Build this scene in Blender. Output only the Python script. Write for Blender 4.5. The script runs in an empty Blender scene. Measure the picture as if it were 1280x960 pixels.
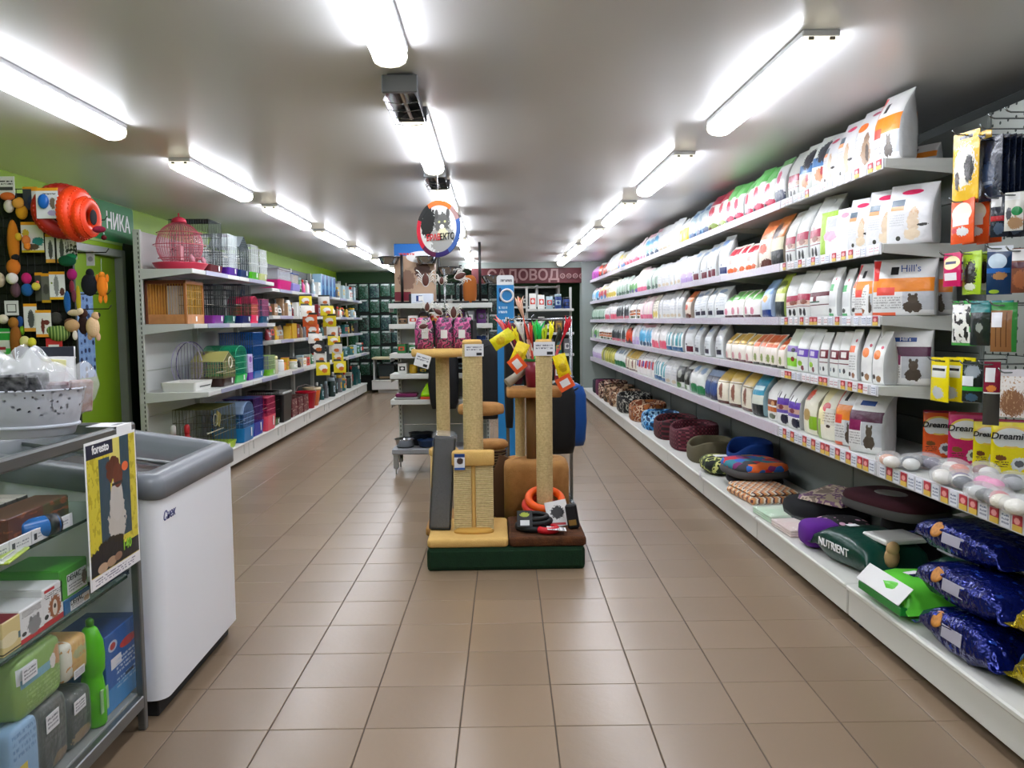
import bpy, math, random
from mathutils import Vector, Matrix
random.seed(7)
SC = bpy.context.scene
COL = SC.collection
# ---------------------------------------------------------------- camera
PX, CAMH = 1043.2, 1.2741
PITCH, YAW, ROLL = .075695, .0212, -.0105103
_f0 = Vector((math.sin(YAW), math.cos(YAW), 0)); _r0 = Vector((math.cos(YAW), -math.sin(YAW), 0)); _u0 = Vector((0, 0, 1))
FW = _f0*math.cos(PITCH) - _u0*math.sin(PITCH); _up = _u0*math.cos(PITCH) + _f0*math.sin(PITCH)
RT = _r0*math.cos(ROLL) + _up*math.sin(ROLL); UP = -_r0*math.sin(ROLL) + _up*math.cos(ROLL)
EYE = Vector((0, 0, CAMH))
cd = bpy.data.cameras.new('camera'); cam = bpy.data.objects.new('camera', cd); COL.objects.link(cam)
cd.sensor_width = 36; cd.lens = 36*PX/1280; cd.clip_start = .02; cd.clip_end = 100
m3 = Matrix((RT, UP, -FW)).transposed()
cam.matrix_world = Matrix.Translation(EYE) @ m3.to_4x4()
SC.camera = cam
# ---------------------------------------------------------------- world, exposure
w = bpy.data.worlds.new('world'); SC.world = w; w.use_nodes = True
w.node_tree.nodes['Background'].inputs[0].default_value = (.8, .85, .9, 1)
w.node_tree.nodes['Background'].inputs[1].default_value = .05
vs = SC.view_settings
vs.view_transform = 'Standard'; vs.look = 'None'; vs.gamma = 1; vs.use_curve_mapping = False
vs.exposure = 0.0
LAMP = 26.5                      # emission of the ceiling lamps' diffusers
SC.cycles.max_bounces = 6; SC.cycles.diffuse_bounces = 4; SC.cycles.glossy_bounces = 3
SC.cycles.transparent_max_bounces = 12; SC.cycles.transmission_bounces = 6
SC.cycles.use_denoising = True
SC.cycles.caustics_reflective = False; SC.cycles.caustics_refractive = False

# ---------------------------------------------------------------- pixel helpers (direction only, the plane gives the distance)
def ray(x, y): return FW + RT*((x-640)/PX) - UP*((y-480)/PX)
def at(x, y, ax, v):
    d = ray(x, y); t = (v-EYE[ax])/d[ax]; return EYE + d*t
def onX(x, y, v): return at(x, y, 0, v)
def onY(x, y, v): return at(x, y, 1, v)
def onZ(x, y, v=0): return at(x, y, 2, v)

# ---------------------------------------------------------------- colours and materials
def lin(c):
    if isinstance(c, str):
        c = c.lstrip('#'); c = [int(c[i:i+2], 16)/255 for i in (0, 2, 4)]
        return tuple(v/12.92 if v <= .04045 else ((v+.055)/1.055)**2.4 for v in c)
    return tuple(c)
MC = {}
def mat(name, col='cccccc', rough=.5, metal=0, emit=0, alpha=1, coat=0, bump=0, bscale=60, trans=0, var=0, noise=0, nscale=8, ncol=None, ior=1.45, spec=.5):
    if name in MC: return MC[name]
    m = bpy.data.materials.new(name); m.use_nodes = True; MC[name] = m
    nt = m.node_tree; b = nt.nodes['Principled BSDF']; c = lin(col)
    b.inputs['Base Color'].default_value = (*c, 1); b.inputs['Roughness'].default_value = rough
    b.inputs['Metallic'].default_value = metal; b.inputs['Alpha'].default_value = alpha
    b.inputs['Coat Weight'].default_value = coat; b.inputs['Transmission Weight'].default_value = trans; b.inputs['IOR'].default_value = ior
    b.inputs['Specular IOR Level'].default_value = spec
    if emit:
        b.inputs['Emission Color'].default_value = (*c, 1); b.inputs['Emission Strength'].default_value = emit
    L = nt.links; src = None
    if noise or bump or var:
        tc = nt.nodes.new('ShaderNodeTexCoord')
    if noise:
        n = nt.nodes.new('ShaderNodeTexNoise'); n.inputs['Scale'].default_value = nscale; n.inputs['Detail'].default_value = 4
        L.new(tc.outputs['Object'], n.inputs['Vector'])
        mr = nt.nodes.new('ShaderNodeMapRange'); mr.inputs[1].default_value = .35; mr.inputs[2].default_value = .65; mr.inputs[3].default_value = 0; mr.inputs[4].default_value = noise
        L.new(n.outputs['Fac'], mr.inputs[0])
        mx = nt.nodes.new('ShaderNodeMix'); mx.data_type = 'RGBA'
        mx.inputs[6].default_value = (*c, 1); mx.inputs[7].default_value = (*(lin(ncol) if ncol else tuple(v*.4 for v in c)), 1)
        L.new(mr.outputs[0], mx.inputs[0]); src = mx.outputs[2]
    if var:
        oi = nt.nodes.new('ShaderNodeObjectInfo'); hs = nt.nodes.new('ShaderNodeHueSaturation')
        mr = nt.nodes.new('ShaderNodeMapRange'); mr.inputs[3].default_value = 1-var; mr.inputs[4].default_value = 1+var
        L.new(oi.outputs['Random'], mr.inputs[0]); L.new(mr.outputs[0], hs.inputs['Value'])
        if src: L.new(src, hs.inputs['Color'])
        else: hs.inputs['Color'].default_value = (*c, 1)
        src = hs.outputs[0]
    if src: L.new(src, b.inputs['Base Color'])
    if bump:
        n = nt.nodes.new('ShaderNodeTexNoise'); n.inputs['Scale'].default_value = bscale; n.inputs['Detail'].default_value = 3
        L.new(tc.outputs['Object'], n.inputs['Vector'])
        bp = nt.nodes.new('ShaderNodeBump'); bp.inputs['Strength'].default_value = bump; bp.inputs['Distance'].default_value = .01
        L.new(n.outputs['Fac'], bp.inputs['Height']); L.new(bp.outputs[0], b.inputs['Normal'])
    return m

def pmat(name, base, layers=(), rough=.35, metal=0, side=None, crinkle=.25, coat=0, alpha=1, emit=0):
    """printed packaging: flat shapes of colour in the thing's own width (x) and height (z), 0..1"""
    if name in MC: return MC[name]
    m = bpy.data.materials.new(name); m.use_nodes = True; MC[name] = m
    nt = m.node_tree; N = nt.nodes; L = nt.links; b = N['Principled BSDF']
    b.inputs['Roughness'].default_value = rough; b.inputs['Metallic'].default_value = metal; b.inputs['Coat Weight'].default_value = coat; b.inputs['Alpha'].default_value = alpha
    tc = N.new('ShaderNodeTexCoord'); g = tc.outputs['Generated']
    sp = N.new('ShaderNodeSeparateXYZ'); L.new(g, sp.inputs[0]); X, Z = sp.outputs[0], sp.outputs[2]
    warp = None
    def math_(op, a, bb=None, c=None):
        n = N.new('ShaderNodeMath'); n.operation = op
        for i, v in enumerate((a, bb, c)):
            if v is None: continue
            if isinstance(v, (int, float)): n.inputs[i].default_value = v
            else: L.new(v, n.inputs[i])
        return n.outputs[0]
    cur = None
    def mix(fac, col):
        nonlocal cur
        n = N.new('ShaderNodeMix'); n.data_type = 'RGBA'; L.new(fac, n.inputs[0])
        if cur is None: n.inputs[6].default_value = (*lin(base), 1)
        else: L.new(cur, n.inputs[6])
        n.inputs[7].default_value = (*lin(col), 1); cur = n.outputs[2]
    def rect(x0, x1, z0, z1, xx=X, zz=Z):
        if x0 <= 0 and x1 >= 1: return math_('COMPARE', zz, (z0+z1)/2, (z1-z0)/2)
        a = math_('COMPARE', xx, (x0+x1)/2, (x1-x0)/2); c = math_('COMPARE', zz, (z0+z1)/2, (z1-z0)/2)
        return math_('MULTIPLY', a, c)
    def ell(cx, cz, rx, rz, wob=0):
        nonlocal warp
        v = N.new('ShaderNodeVectorMath'); v.operation = 'MULTIPLY_ADD'; L.new(g, v.inputs[0])
        v.inputs[1].default_value = (1/rx, 0, 1/rz); v.inputs[2].default_value = (-cx/rx, 0, -cz/rz)
        l = N.new('ShaderNodeVectorMath'); l.operation = 'LENGTH'; L.new(v.outputs[0], l.inputs[0]); d = l.outputs['Value']
        if wob:
            if warp is None:
                n = N.new('ShaderNodeTexNoise'); n.inputs['Scale'].default_value = 17; n.inputs['Detail'].default_value = 4; L.new(g, n.inputs['Vector']); warp = n.outputs['Fac']
            d = math_('ADD', d, math_('MULTIPLY_ADD', warp, wob*2, -wob))
        return math_('LESS_THAN', d, 1.0)
    for ly in layers:
        k = ly[0]
        if k == 'r': mix(rect(*ly[1:5]), ly[5])
        elif k == 'e': mix(ell(*ly[1:5]), ly[5])
        elif k == 'b': mix(ell(*ly[1:5], wob=.6), ly[5])
        elif k == 'n':
            n = N.new('ShaderNodeTexNoise'); n.inputs['Scale'].default_value = ly[1]; n.inputs['Detail'].default_value = 2; L.new(g, n.inputs['Vector'])
            mix(math_('GREATER_THAN', n.outputs['Fac'], ly[2]), ly[3])
        elif k == 't':      # lines of small print
            x0, x1, z0, z1, col, rows = ly[1:7]
            s = math_('FRACT', math_('MULTIPLY', math_('SUBTRACT', Z, z0), rows/(z1-z0)))
            n = N.new('ShaderNodeTexNoise'); n.inputs['Scale'].default_value = 1; n.inputs['Detail'].default_value = 0
            v = N.new('ShaderNodeVectorMath'); v.operation = 'MULTIPLY'; L.new(g, v.inputs[0]); v.inputs[1].default_value = (34/(x1-x0)*.6, 0, rows/(z1-z0)); L.new(v.outputs[0], n.inputs['Vector'])
            mk = math_('MULTIPLY', math_('MULTIPLY', math_('GREATER_THAN', n.outputs['Fac'], .46), math_('COMPARE', s, .5, .27)), rect(x0, x1, z0, z1)); mix(mk, col)
    if side:
        ab = N.new('ShaderNodeSeparateXYZ'); L.new(tc.outputs['Normal'], ab.inputs[0])
        mix(math_('GREATER_THAN', math_('ABSOLUTE', ab.outputs[0]), .72), side)
    if cur is None: b.inputs['Base Color'].default_value = (*lin(base), 1)
    else: L.new(cur, b.inputs['Base Color'])
    if emit:
        b.inputs['Emission Strength'].default_value = emit
        if cur is None: b.inputs['Emission Color'].default_value = (*lin(base), 1)
        else: L.new(cur, b.inputs['Emission Color'])
    if crinkle:
        n = N.new('ShaderNodeTexNoise'); n.inputs['Scale'].default_value = 26; n.inputs['Detail'].default_value = 2; L.new(tc.outputs['Object'], n.inputs['Vector'])
        bp = N.new('ShaderNodeBump'); bp.inputs['Strength'].default_value = crinkle; bp.inputs['Distance'].default_value = .02
        L.new(n.outputs['Fac'], bp.inputs['Height']); L.new(bp.outputs[0], b.inputs['Normal'])
    return m

# ---------------------------------------------------------------- mesh builder
class MB:
    def __init__(s): s.v = []; s.f = []; s.sm = []
    def add(s, vs, fs, smooth=False):
        o = len(s.v); s.v += [tuple(p) for p in vs]; s.f += [tuple(i+o for i in f) for f in fs]; s.sm += [smooth]*len(fs); return s
    def box(s, x0, x1, y0, y1, z0, z1, M=None):
        vs = [(x, y, z) for x in (x0, x1) for y in (y0, y1) for z in (z0, z1)]
        if M is not None: vs = [M @ Vector(p) for p in vs]
        return s.add(vs, [(0, 1, 3, 2), (4, 6, 7, 5), (0, 4, 5, 1), (2, 3, 7, 6), (0, 2, 6, 4), (1, 5, 7, 3)])
    def bbox(s, x0, x1, y0, y1, z0, z1, b=.004, M=None):
        """box with chamfered edges"""
        b = min(b, (x1-x0)*.45, (y1-y0)*.45, (z1-z0)*.45); vs = []; fs = []
        c = ((x0+x1)/2, (y0+y1)/2, (z0+z1)/2); h = ((x1-x0)/2, (y1-y0)/2, (z1-z0)/2); idx = {}
        for sx in (-1, 1):
            for sy in (-1, 1):
                for sz in (-1, 1):
                    for a in range(3):
                        sg = (sx, sy, sz); p = [c[i]+sg[i]*(h[i]-(0 if i == a else b)) for i in range(3)]
                        idx[(sx, sy, sz, a)] = len(vs); vs.append(p)
        S = (-1, 1)
        for a in range(3):
            u, v = [i for i in range(3) if i != a]
            for sg in S:
                q = []
                for (p, r) in ((-1, -1), (1, -1), (1, 1), (-1, 1)):
                    k = [0, 0, 0]; k[a] = sg; k[u] = p; k[v] = r; q.append(idx[(*k, a)])
                if (sg > 0) == (a == 1): q.reverse()
                fs.append(tuple(q))
        for a in range(3):
            u, v = [i for i in range(3) if i != a]
            for p in S:
                for r in S:
                    k0 = [0, 0, 0]; k1 = [0, 0, 0]; k0[a] = -1; k1[a] = 1
                    for k in (k0, k1): k[u] = p; k[v] = r
                    fs.append((idx[(*k0, u)], idx[(*k1, u)], idx[(*k1, v)], idx[(*k0, v)]))
        for sx in S:
            for sy in S:
                for sz in S: fs.append(tuple(idx[(sx, sy, sz, a)] for a in range(3)))
        if M is not None: vs = [M @ Vector(p) for p in vs]
        return s.add(vs, fs)
    def rings(s, R, closed=True, cap=True, smooth=True):
        """R: list of rings (lists of points, same length)"""
        n = len(R[0]); vs = [p for r in R for p in r]; fs = []
        for i in range(len(R)-1):
            for j in range(n if closed else n-1):
                k = (j+1) % n; fs.append((i*n+j, i*n+k, (i+1)*n+k, (i+1)*n+j))
        s.add(vs, fs, smooth)
        if cap:
            o = len(s.v)-len(vs); s.f += [tuple(o+i for i in reversed(range(n))), tuple(o+(len(R)-1)*n+i for i in range(n))]; s.sm += [False, False]
        return s
    def tube(s, pts, r, n=5, closed=False, smooth=True):
        pts = [Vector(p) for p in pts]; R = []; m = len(pts); prev = None
        for i, p in enumerate(pts):
            if closed: t = pts[(i+1) % m]-pts[i-1]
            else: t = pts[min(i+1, m-1)]-pts[max(i-1, 0)]
            t.normalize()
            if prev is None:
                a = Vector((0, 0, 1)) if abs(t.z) < .9 else Vector((1, 0, 0)); u = t.cross(a).normalized()
            else:
                u = prev-t*prev.dot(t)
                if u.length < 1e-6: u = t.orthogonal()
                u.normalize()
            prev = u; v = t.cross(u); rr = r[i] if isinstance(r, (list, tuple)) else r
            R.append([p+u*(math.cos(2*math.pi*k/n)*rr)+v*(math.sin(2*math.pi*k/n)*rr) for k in range(n)])
        if closed: R.append(R[0]); return s.rings(R, cap=False, smooth=smooth)
        return s.rings(R, smooth=smooth)
    def rod(s, a, b, r, n=4): return s.tube([a, b], r, n, smooth=n > 4)
    def lathe(s, prof, n=20, c=(0, 0, 0), sx=1, sy=1, cap=True, smooth=True, M=None):
        R = [[(c[0]+r*sx*math.cos(2*math.pi*k/n), c[1]+r*sy*math.sin(2*math.pi*k/n), c[2]+z) for k in range(n)] for r, z in prof]
        if M is not None: R = [[M @ Vector(p) for p in r] for r in R]
        return s.rings(R, cap=cap, smooth=smooth)
    def ell(s, c, r, n=12, m=8, M=None, pw=1):
        def sg(v): return math.copysign(abs(v)**pw, v)
        R = []
        for i in range(m+1):
            a = -math.pi/2+math.pi*i/m; q = max(math.cos(a), .02)
            R.append([(c[0]+r[0]*sg(q)*sg(math.cos(2*math.pi*k/n)), c[1]+r[1]*sg(q)*sg(math.sin(2*math.pi*k/n)), c[2]+r[2]*sg(math.sin(a))) for k in range(n)])
        if M is not None: R = [[M @ Vector(p) for p in q] for q in R]
        return s.rings(R)
    def torus(s, c, R, r, n=28, k=8, M=None):
        pts = [(c[0]+R*math.cos(2*math.pi*i/n), c[1]+R*math.sin(2*math.pi*i/n), c[2]) for i in range(n)]
        if M is not None: pts = [M @ Vector(p) for p in pts]
        return s.tube(pts, r, k, closed=True)
    def prism(s, poly, y0, y1, M=None):
        """poly in (x,z), extruded along y"""
        n = len(poly); vs = [(x, y0, z) for x, z in poly]+[(x, y1, z) for x, z in poly]
        if M is not None: vs = [M @ Vector(p) for p in vs]
        return s.add(vs, [tuple(range(n)), tuple(reversed(range(n, 2*n)))]+[(i, n+i, n+(i+1) % n, (i+1) % n) for i in range(n)])
    def mesh(s, name, mt, smooth=None):
        me = bpy.data.meshes.new(name); me.from_pydata(s.v, [], s.f)
        me.polygons.foreach_set('use_smooth', s.sm if smooth is None else [smooth]*len(s.f))
        if mt is not None: me.materials.append(mt)
        me.update(); return me
    def obj(s, name, mt, parent=None, loc=(0, 0, 0), rz=0, smooth=None):
        return link(name, s.mesh(name, mt, smooth), parent, loc, rz)

def link(name, data, parent=None, loc=(0, 0, 0), rz=0):
    o = bpy.data.objects.new(name, data); COL.objects.link(o); o.location = loc; o.rotation_euler = (0, 0, rz)
    if parent is not None: o.parent = parent
    return o
def tag(o, label, cat, group=None, kind=None):
    o['label'] = label; o['category'] = cat
    if group: o['group'] = group
    if kind: o['kind'] = kind
    return o
def thing(name, label, cat, loc=(0, 0, 0), rz=0, group=None): return tag(link(name, None, None, loc, rz), label, cat, group)
def struct(o): o['kind'] = 'structure'; return o
def RZ(a): return Matrix.Rotation(a, 4, 'Z')
def XF(loc=(0, 0, 0), rx=0, ry=0, rz=0): return Matrix.Translation(loc) @ Matrix.Rotation(rz, 4, 'Z') @ Matrix.Rotation(ry, 4, 'Y') @ Matrix.Rotation(rx, 4, 'X')
def copy_tree(o, parent=None):
    c = o.copy(); COL.objects.link(c); c.parent = parent
    for ch in list(o.children): copy_tree(ch, c)
    return c
MESH = {}
def cached(key, fn):
    if key not in MESH: MESH[key] = fn()
    return MESH[key]
def text(name, s, mt, parent, size=.1, loc=(0, 0, 0), rot=(math.pi/2, 0, 0), depth=.0006, align='CENTER', shear=0, sx=1, bold=0):
    c = bpy.data.curves.new(name, 'FONT'); c.body = s; c.size = size; c.align_x = align; c.align_y = 'CENTER'; c.extrude = depth; c.shear = shear; c.offset = bold; c.resolution_u = 3
    o = bpy.data.objects.new(name, c); COL.objects.link(o)
    me = bpy.data.meshes.new_from_object(o); bpy.data.objects.remove(o); bpy.data.curves.remove(c)
    me.materials.clear(); me.materials.append(mt); me.name = name
    n = link(name, me, parent, loc); n.rotation_euler = rot; n.scale = (sx, 1, 1); return n
# ================================================================ the room
ZC, XL, XR, YB, YF = 2.215, -2.95, 2.22, 15.9, -1.3
PHI = .01493          # the tile grid is turned a little against the walls
TS = .300
M_tile = mat('floor_tile', '87745f', rough=.27, spec=.55, var=.06, noise=.35, nscale=240, ncol='8a7461', bump=.05, bscale=40)
M_grout = mat('grout', '4a4038', rough=.8)
fl = struct(MB().box(-3.6, 2.4, YF-.1, YB+.4, -.12, -.0035).obj('floor', M_grout))
def tile_mesh():
    h = TS/2-.0016; return MB().bbox(-h, h, -h, h, -.02, 0, b=.0016).mesh('tile', M_tile)
tm = tile_mesh()
X0T, Y0T = -2.53052*TS, 8.46097*TS
far = MB(); cs, sn = math.cos(PHI), math.sin(PHI)
for j in range(-14, 46):
    for i in range(-9, 10):
        a, bq = X0T+(i+.5)*TS, Y0T+(j+.5)*TS; x, y = a*cs+bq*sn, -a*sn+bq*cs
        if not (-2.95 < x < 2.2 and -1.3 < y < 15.9): continue
        seen = -2.3 < x < 1.75 and y > 1.9 and abs(x-.02*y) < y*.64
        if seen and y < 7.0: link('tile', tm, fl, (x, y, 0), -PHI)
        else:
            h = TS/2-.0016; far.bbox(-h, h, -h, h, -.02, 0, b=.0016, M=XF((x, y, 0), rz=-PHI))
o = far.obj('tile_field', M_tile, fl); o['kind'] = 'stuff'
M_ceil = mat('ceiling_paint', 'd2d2d2', rough=.3, spec=.5)
struct(MB().box(-3.6, 2.4, YF-.1, YB+.4, ZC, ZC+.12).obj('ceiling', M_ceil))
M_green = mat('green_paint', '7fa01e', rough=.5)
M_wgrey = mat('grey_wall_paint', '9aa09c', rough=.6)
M_white = mat('white_paint', 'd8d8d2', rough=.4)
# left wall with the doorway cut out
DY0, DY1, DZ = 5.3, onX(158, 450, -2.95).y, 1.86
wl = MB().box(XL-.12, XL, YF, DY0, 0, ZC).box(XL-.12, XL, DY1, YB, 0, ZC).box(XL-.12, XL, DY0, DY1, DZ, ZC)
struct(wl.obj('wall_left', M_green))
struct(MB().box(XR, XR+.12, YF, YB, 0, ZC).obj('wall_right', mat('dark_gap_wall', '343a38', rough=.7)))  # whole wall coloured dark to give the dark gap above the panels
M_dkgreen = mat('dark_green_paint', '2c4a2a', rough=.6)
struct(MB().box(-3.6, 2.2, YB, YB+.12, 0, ZC).obj('wall_back', M_dkgreen))
struct(MB().box(-3.6, 2.2, YF-.12, YF, 0, ZC).obj('wall_front', mat('front_wall', 'b8b8b0', rough=.6)))
# door frame
M_alu = mat('grey_frame', '9a9e9c', rough=.4, metal=.3)
d = struct(link('door_1', None))
MB().bbox(XL-.1, XL+.03, DY1-.06, DY1, 0, DZ, b=.006).obj('jamb', M_alu, d)
MB().bbox(XL-.1, XL+.03, DY0, DY0+.06, 0, DZ, b=.006).obj('jamb', M_alu, d)
MB().bbox(XL-.1, XL+.03, DY0+.06, DY1-.06, DZ-.06, DZ, b=.006).obj('head', M_alu, d)
MB().bbox(XL-.07, XL-.03, DY0+.06, DY1-.06, .01, DZ-.06, b=.004).obj('leaf', mat('green_door', '6f9018', rough=.5), d)
MB().bbox(XL-.03, XL-.026, DY0+.2, DY1-.2, .3, DZ-.25, b=.002).obj('panel', mat('green_door', '6f9018'), d)
M_gap = mat('gap_shade', '10221f', rough=.5)
struct(MB().bbox(XL+.002, XL+.02, DY1+.01, 6.95, 0, 1.92, b=.004).obj('gap_shade_strip', M_gap))  # added dark strip painting the shade of the gap before the cage shelves
# ================================================================ ceiling lamps
M_diff = mat('lamp_diffuser', 'f4f7ff', rough=.4, emit=LAMP)
M_lbase = mat('lamp_base', 'd8dade', rough=.4)
M_cap = mat('lamp_cap', 'f0ead6', rough=.4, emit=2.0)
M_clip = mat('lamp_clip', '8a8880', rough=.4, metal=.4)
def lamp(x, y0, L, where):
    t = thing('ceiling_light', 'white strip light '+where, 'light', (x, y0, ZC), 0, 'strip lights on the ceiling')
    MB().bbox(-.062, .062, 0, L, -.022, 0, b=.003).obj('base', M_lbase, t)
    prof = [(-.056, -.022), (-.058, -.040), (-.050, -.058), (-.030, -.069), (0, -.073), (.030, -.069), (.050, -.058), (.058, -.040), (.056, -.022)]
    R = [[(p[0], y, p[1]) for p in prof] for y in (.012, L-.012)]
    MB().rings(R, smooth=True).obj('diffuser', M_diff, t)
    for y in (.0, L-.012):
        MB().prism([(p[0]*1.03, p[1]*1.02) for p in prof], y, y+.012).obj('end_cap', M_cap, t)
    for sx in (-.035, .035): MB().bbox(sx-.009, sx+.009, -.006, .004, -.034, -.024, b=.001).obj('clip', M_clip, t)
ORD = ['first', 'second', 'third', 'fourth', 'fifth', 'sixth', 'seventh', 'eighth', 'ninth', 'tenth', 'eleventh', 'twelfth']
for k, y in enumerate((-.9, .93, 2.79, 4.75, 6.67, 8.52, 10.33, 12.19)): lamp(1.086, y, 1.25, 'over the bag shelves, %s of its row from the front wall' % ORD[k])
for k, y in enumerate((-.1, 1.69, 3.80, 5.70, 7.55, 9.4, 11.25, 13.1)): lamp(-.343, y, 1.25, 'in the heater row, %s from the front wall' % ORD[k])
for k, y in enumerate((.95, 2.81, 4.85, 6.72, 8.54, 10.45, 12.34, 14.2)): lamp(-1.79+.01*k, y, 1.25, 'over the cage shelves, %s of its row from the front wall' % ORD[k])
# infrared heater with a mirror reflector
M_steel = mat('bright_steel', 'b8bcc0', rough=.22, metal=1)
M_mirror = mat('heater_reflector', '8f9098', rough=.12, metal=1)
M_black = mat('black_plastic', '0b0c0d', rough=.4)
def heater(x, y, where):
    t = thing('ceiling_heater', where, 'heater', (x, y, ZC))
    MB().bbox(-.068, .068, -.004, .02, -.075, -.01, b=.003).bbox(-.068, .068, .46, .476, -.075, -.01, b=.003).bbox(-.05, .05, .02, .46, -.03, 0, b=.003).obj('housing', mat('heater_housing', '7a7e84', rough=.35, metal=.6), t)
    R = []
    for yy in (.02, .46):
        R.append([(-.066+.132*i/10, yy, -.035-.045*(1-((i-5)/5)**2)*0 - .05*math.sin(math.pi*i/10)*.0 - .06*((i-5)/5)**2) for i in range(11)])
    MB().rings(R, closed=False, cap=False).obj('reflector', M_mirror, t)
    MB().rod((0, .02, -.062), (0, .46, -.062), .008, 8).obj('element', mat('heater_element', 'c8b8b0', rough=.3), t)
    g = MB()
    for i in range(4): g.tube([(-.066, .06+.12*i, -.095), (0, .06+.12*i, -.104), (.066, .06+.12*i, -.095)], .0014, 4)
    g.rod((-.066, .02, -.095), (-.066, .46, -.095), .002); g.rod((.066, .02, -.095), (.066, .46, -.095), .002)
    g.obj('grille', M_steel, t)
heater(-.345, 3.24, 'silver mirror strip heater between two lamps of the middle row')
heater(-.345, 5.12, 'small silver strip heater behind the round cat sign')
# ================================================================ right wall shelving
XS, XBK, XBASE = 1.575, 1.99, 1.457
J0, UW = 3.36, 1.197
SHZ = [1.907, 1.568, 1.277, .991, .680]
SNAME = ['top shelf', 'second shelf', 'third shelf', 'fourth shelf', 'lowest bag shelf']
M_shelf = mat('shelf_enamel', 'c4c6c2', rough=.38)
M_panel = mat('back_panel', '747b78', rough=.5)  # light grey panel darkened, shade behind the bags put into its colour
M_kick = mat('kick_plate', 'd2d2cc', rough=.42)
M_rail = pmat('rail_print', 'd9d7de', [('n', 60, .52, 'b9b7cc'), ('n', 45, .6, 'c98fa0'), ('n', 80, .62, '8f8fa8')], rough=.3, crinkle=0)
M_rail2 = mat('rail_plastic', 'd6d6dc', rough=.25)
def dots_mat():
    m = mat('perforated_panel', 'a9aeaa', rough=.5); nt = m.node_tree; N = nt.nodes; L = nt.links
    tc = N.new('ShaderNodeTexCoord'); v = N.new('ShaderNodeVectorMath'); v.operation = 'MULTIPLY'; v.inputs[1].default_value = (0, 1/.05, 1/.05); L.new(tc.outputs['Object'], v.inputs[0])
    f = N.new('ShaderNodeVectorMath'); f.operation = 'FRACTION'; L.new(v.outputs[0], f.inputs[0])
    d = N.new('ShaderNodeVectorMath'); d.operation = 'DISTANCE'; L.new(f.outputs[0], d.inputs[0]); d.inputs[1].default_value = (0, .5, .5)
    c = N.new('ShaderNodeMath'); c.operation = 'LESS_THAN'; L.new(d.outputs['Value'], c.inputs[0]); c.inputs[1].default_value = .13
    x = N.new('ShaderNodeMix'); x.data_type = 'RGBA'; x.inputs[6].default_value = (*lin('a9aeaa'), 1); x.inputs[7].default_value = (*lin('26302e'), 1)
    L.new(c.outputs[0], x.inputs[0]); L.new(x.outputs[2], N['Principled BSDF'].inputs['Base Color']); return m
M_peg = dots_mat()
M_tagw = pmat('price_tag_white', 'dfe2ec', [('t', .1, .9, .15, .85, '5b6a8c', 3)], rough=.4, crinkle=0)
M_tagr = pmat('price_tag_red', 'd8b64a', [('r', 0, 1, .38, 1, 'b02436'), ('b', .5, .62, .3, .2, 'e8a0a0')], rough=.4, crinkle=0)
M_tagg = pmat('price_tag_pale', 'e6e6ea', [('t', .1, .9, .2, .8, 'b05a6a', 2)], rough=.4, crinkle=0)
def tag_mesh(mt): return cached(('tag', mt.name), lambda: MB().bbox(-.022, .022, -.0012, .0012, -.019, .019, b=.0008).mesh('price_tag', mt))
def shelf_mesh(depth, L, lip=.035):
    def f():
        return MB().bbox(0, depth, .004, L-.004, -.022, 0, b=.003).bbox(-.004, .012, .004, L-.004, -lip, .001, b=.003).mesh('shelf', M_shelf)
    return cached(('shelf', depth, L, lip), f)
def bracket_mesh(depth, sgn=1):
    def f():
        return MB().prism([(.0, -.036), (.0, -.001), (depth, -.001), (depth, -.075)], 0, .004).box(.03, depth*.97, -.002, .006, -.034, -.031).mesh('bracket', M_shelf)
    return cached(('bracket', depth), f)
def right_unit(y0, shelves, peg, where, dx=0, tags=()):
    t = thing('shelving_unit', where, 'shelf', (dx, y0, 0), 0, 'shop shelving along the grey wall')
    L = UW
    for yy in (0.001, L-.013): MB().bbox(XBK-.006, XBK+.012, yy, yy+.012, .02, 2.08, b=.002).obj('upright', M_panel, t)
    n = 6; z0 = .16
    for k in range(n):
        za, zb = z0+(2.08-z0)*k/n, z0+(2.08-z0)*(k+1)/n
        link('back_panel', cached(('bp', peg, k), lambda: MB().bbox(XBK, XBK+.012, .014, L-.014, za+.0015, zb-.0015, b=.002).mesh('back_panel', M_peg if peg else M_panel)), t)
    link('base_deck', cached('deck', lambda: MB().bbox(XBASE-.012, XBK, .004, L-.004, .148, .172, b=.006).mesh('base_deck', M_kick)), t)
    link('kick_plate', cached('kick', lambda: MB().bbox(XBASE, XBASE+.014, .006, L-.006, .04, .148, b=.004).mesh('kick_plate', M_kick)), t)
    for yy in (.03, L-.03): link('foot', cached('foot', lambda: MB().lathe([(.022, 0), (.022, .008), (.008, .012), (.008, .05)], 10).mesh('foot', M_black)), t, (XBASE+.06, yy, 0))
    for s in shelves:
        sh = link('shelf', shelf_mesh(XBK-XS, L), t, (XS, 0, SHZ[s]))
        link('bracket', bracket_mesh(XBK-XS), sh, (0, 0, 0)); link('bracket', bracket_mesh(XBK-XS), sh, (0, L-.006, 0))
        hz = .045 if s < 4 else .062
        r = link('price_rail', cached(('rail', hz, bool(tags)), lambda: MB().bbox(-.006, -.001, .004, L-.004, -hz+.003, .003, b=.001).mesh('price_rail', M_rail2 if tags else M_rail)), t, (XS-.004, 0, SHZ[s]))
        if tags:
            q = random.Random(s*31+int(y0*10)); yy = .035
            while yy < L-.03:
                mt = q.choice(tags) if s < 4 else tags[int(yy*20) % 2]; g = link('price_tag', tag_mesh(mt), r, (-.0085, yy, -hz/2+.003), -math.pi/2)
                if s == 4: g.scale = (1.05, 1, 1.35)
                yy += q.choice((.05, .055, .075)) if s < 4 else .058
    return t
T2 = [M_tagw, M_tagr]
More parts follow.
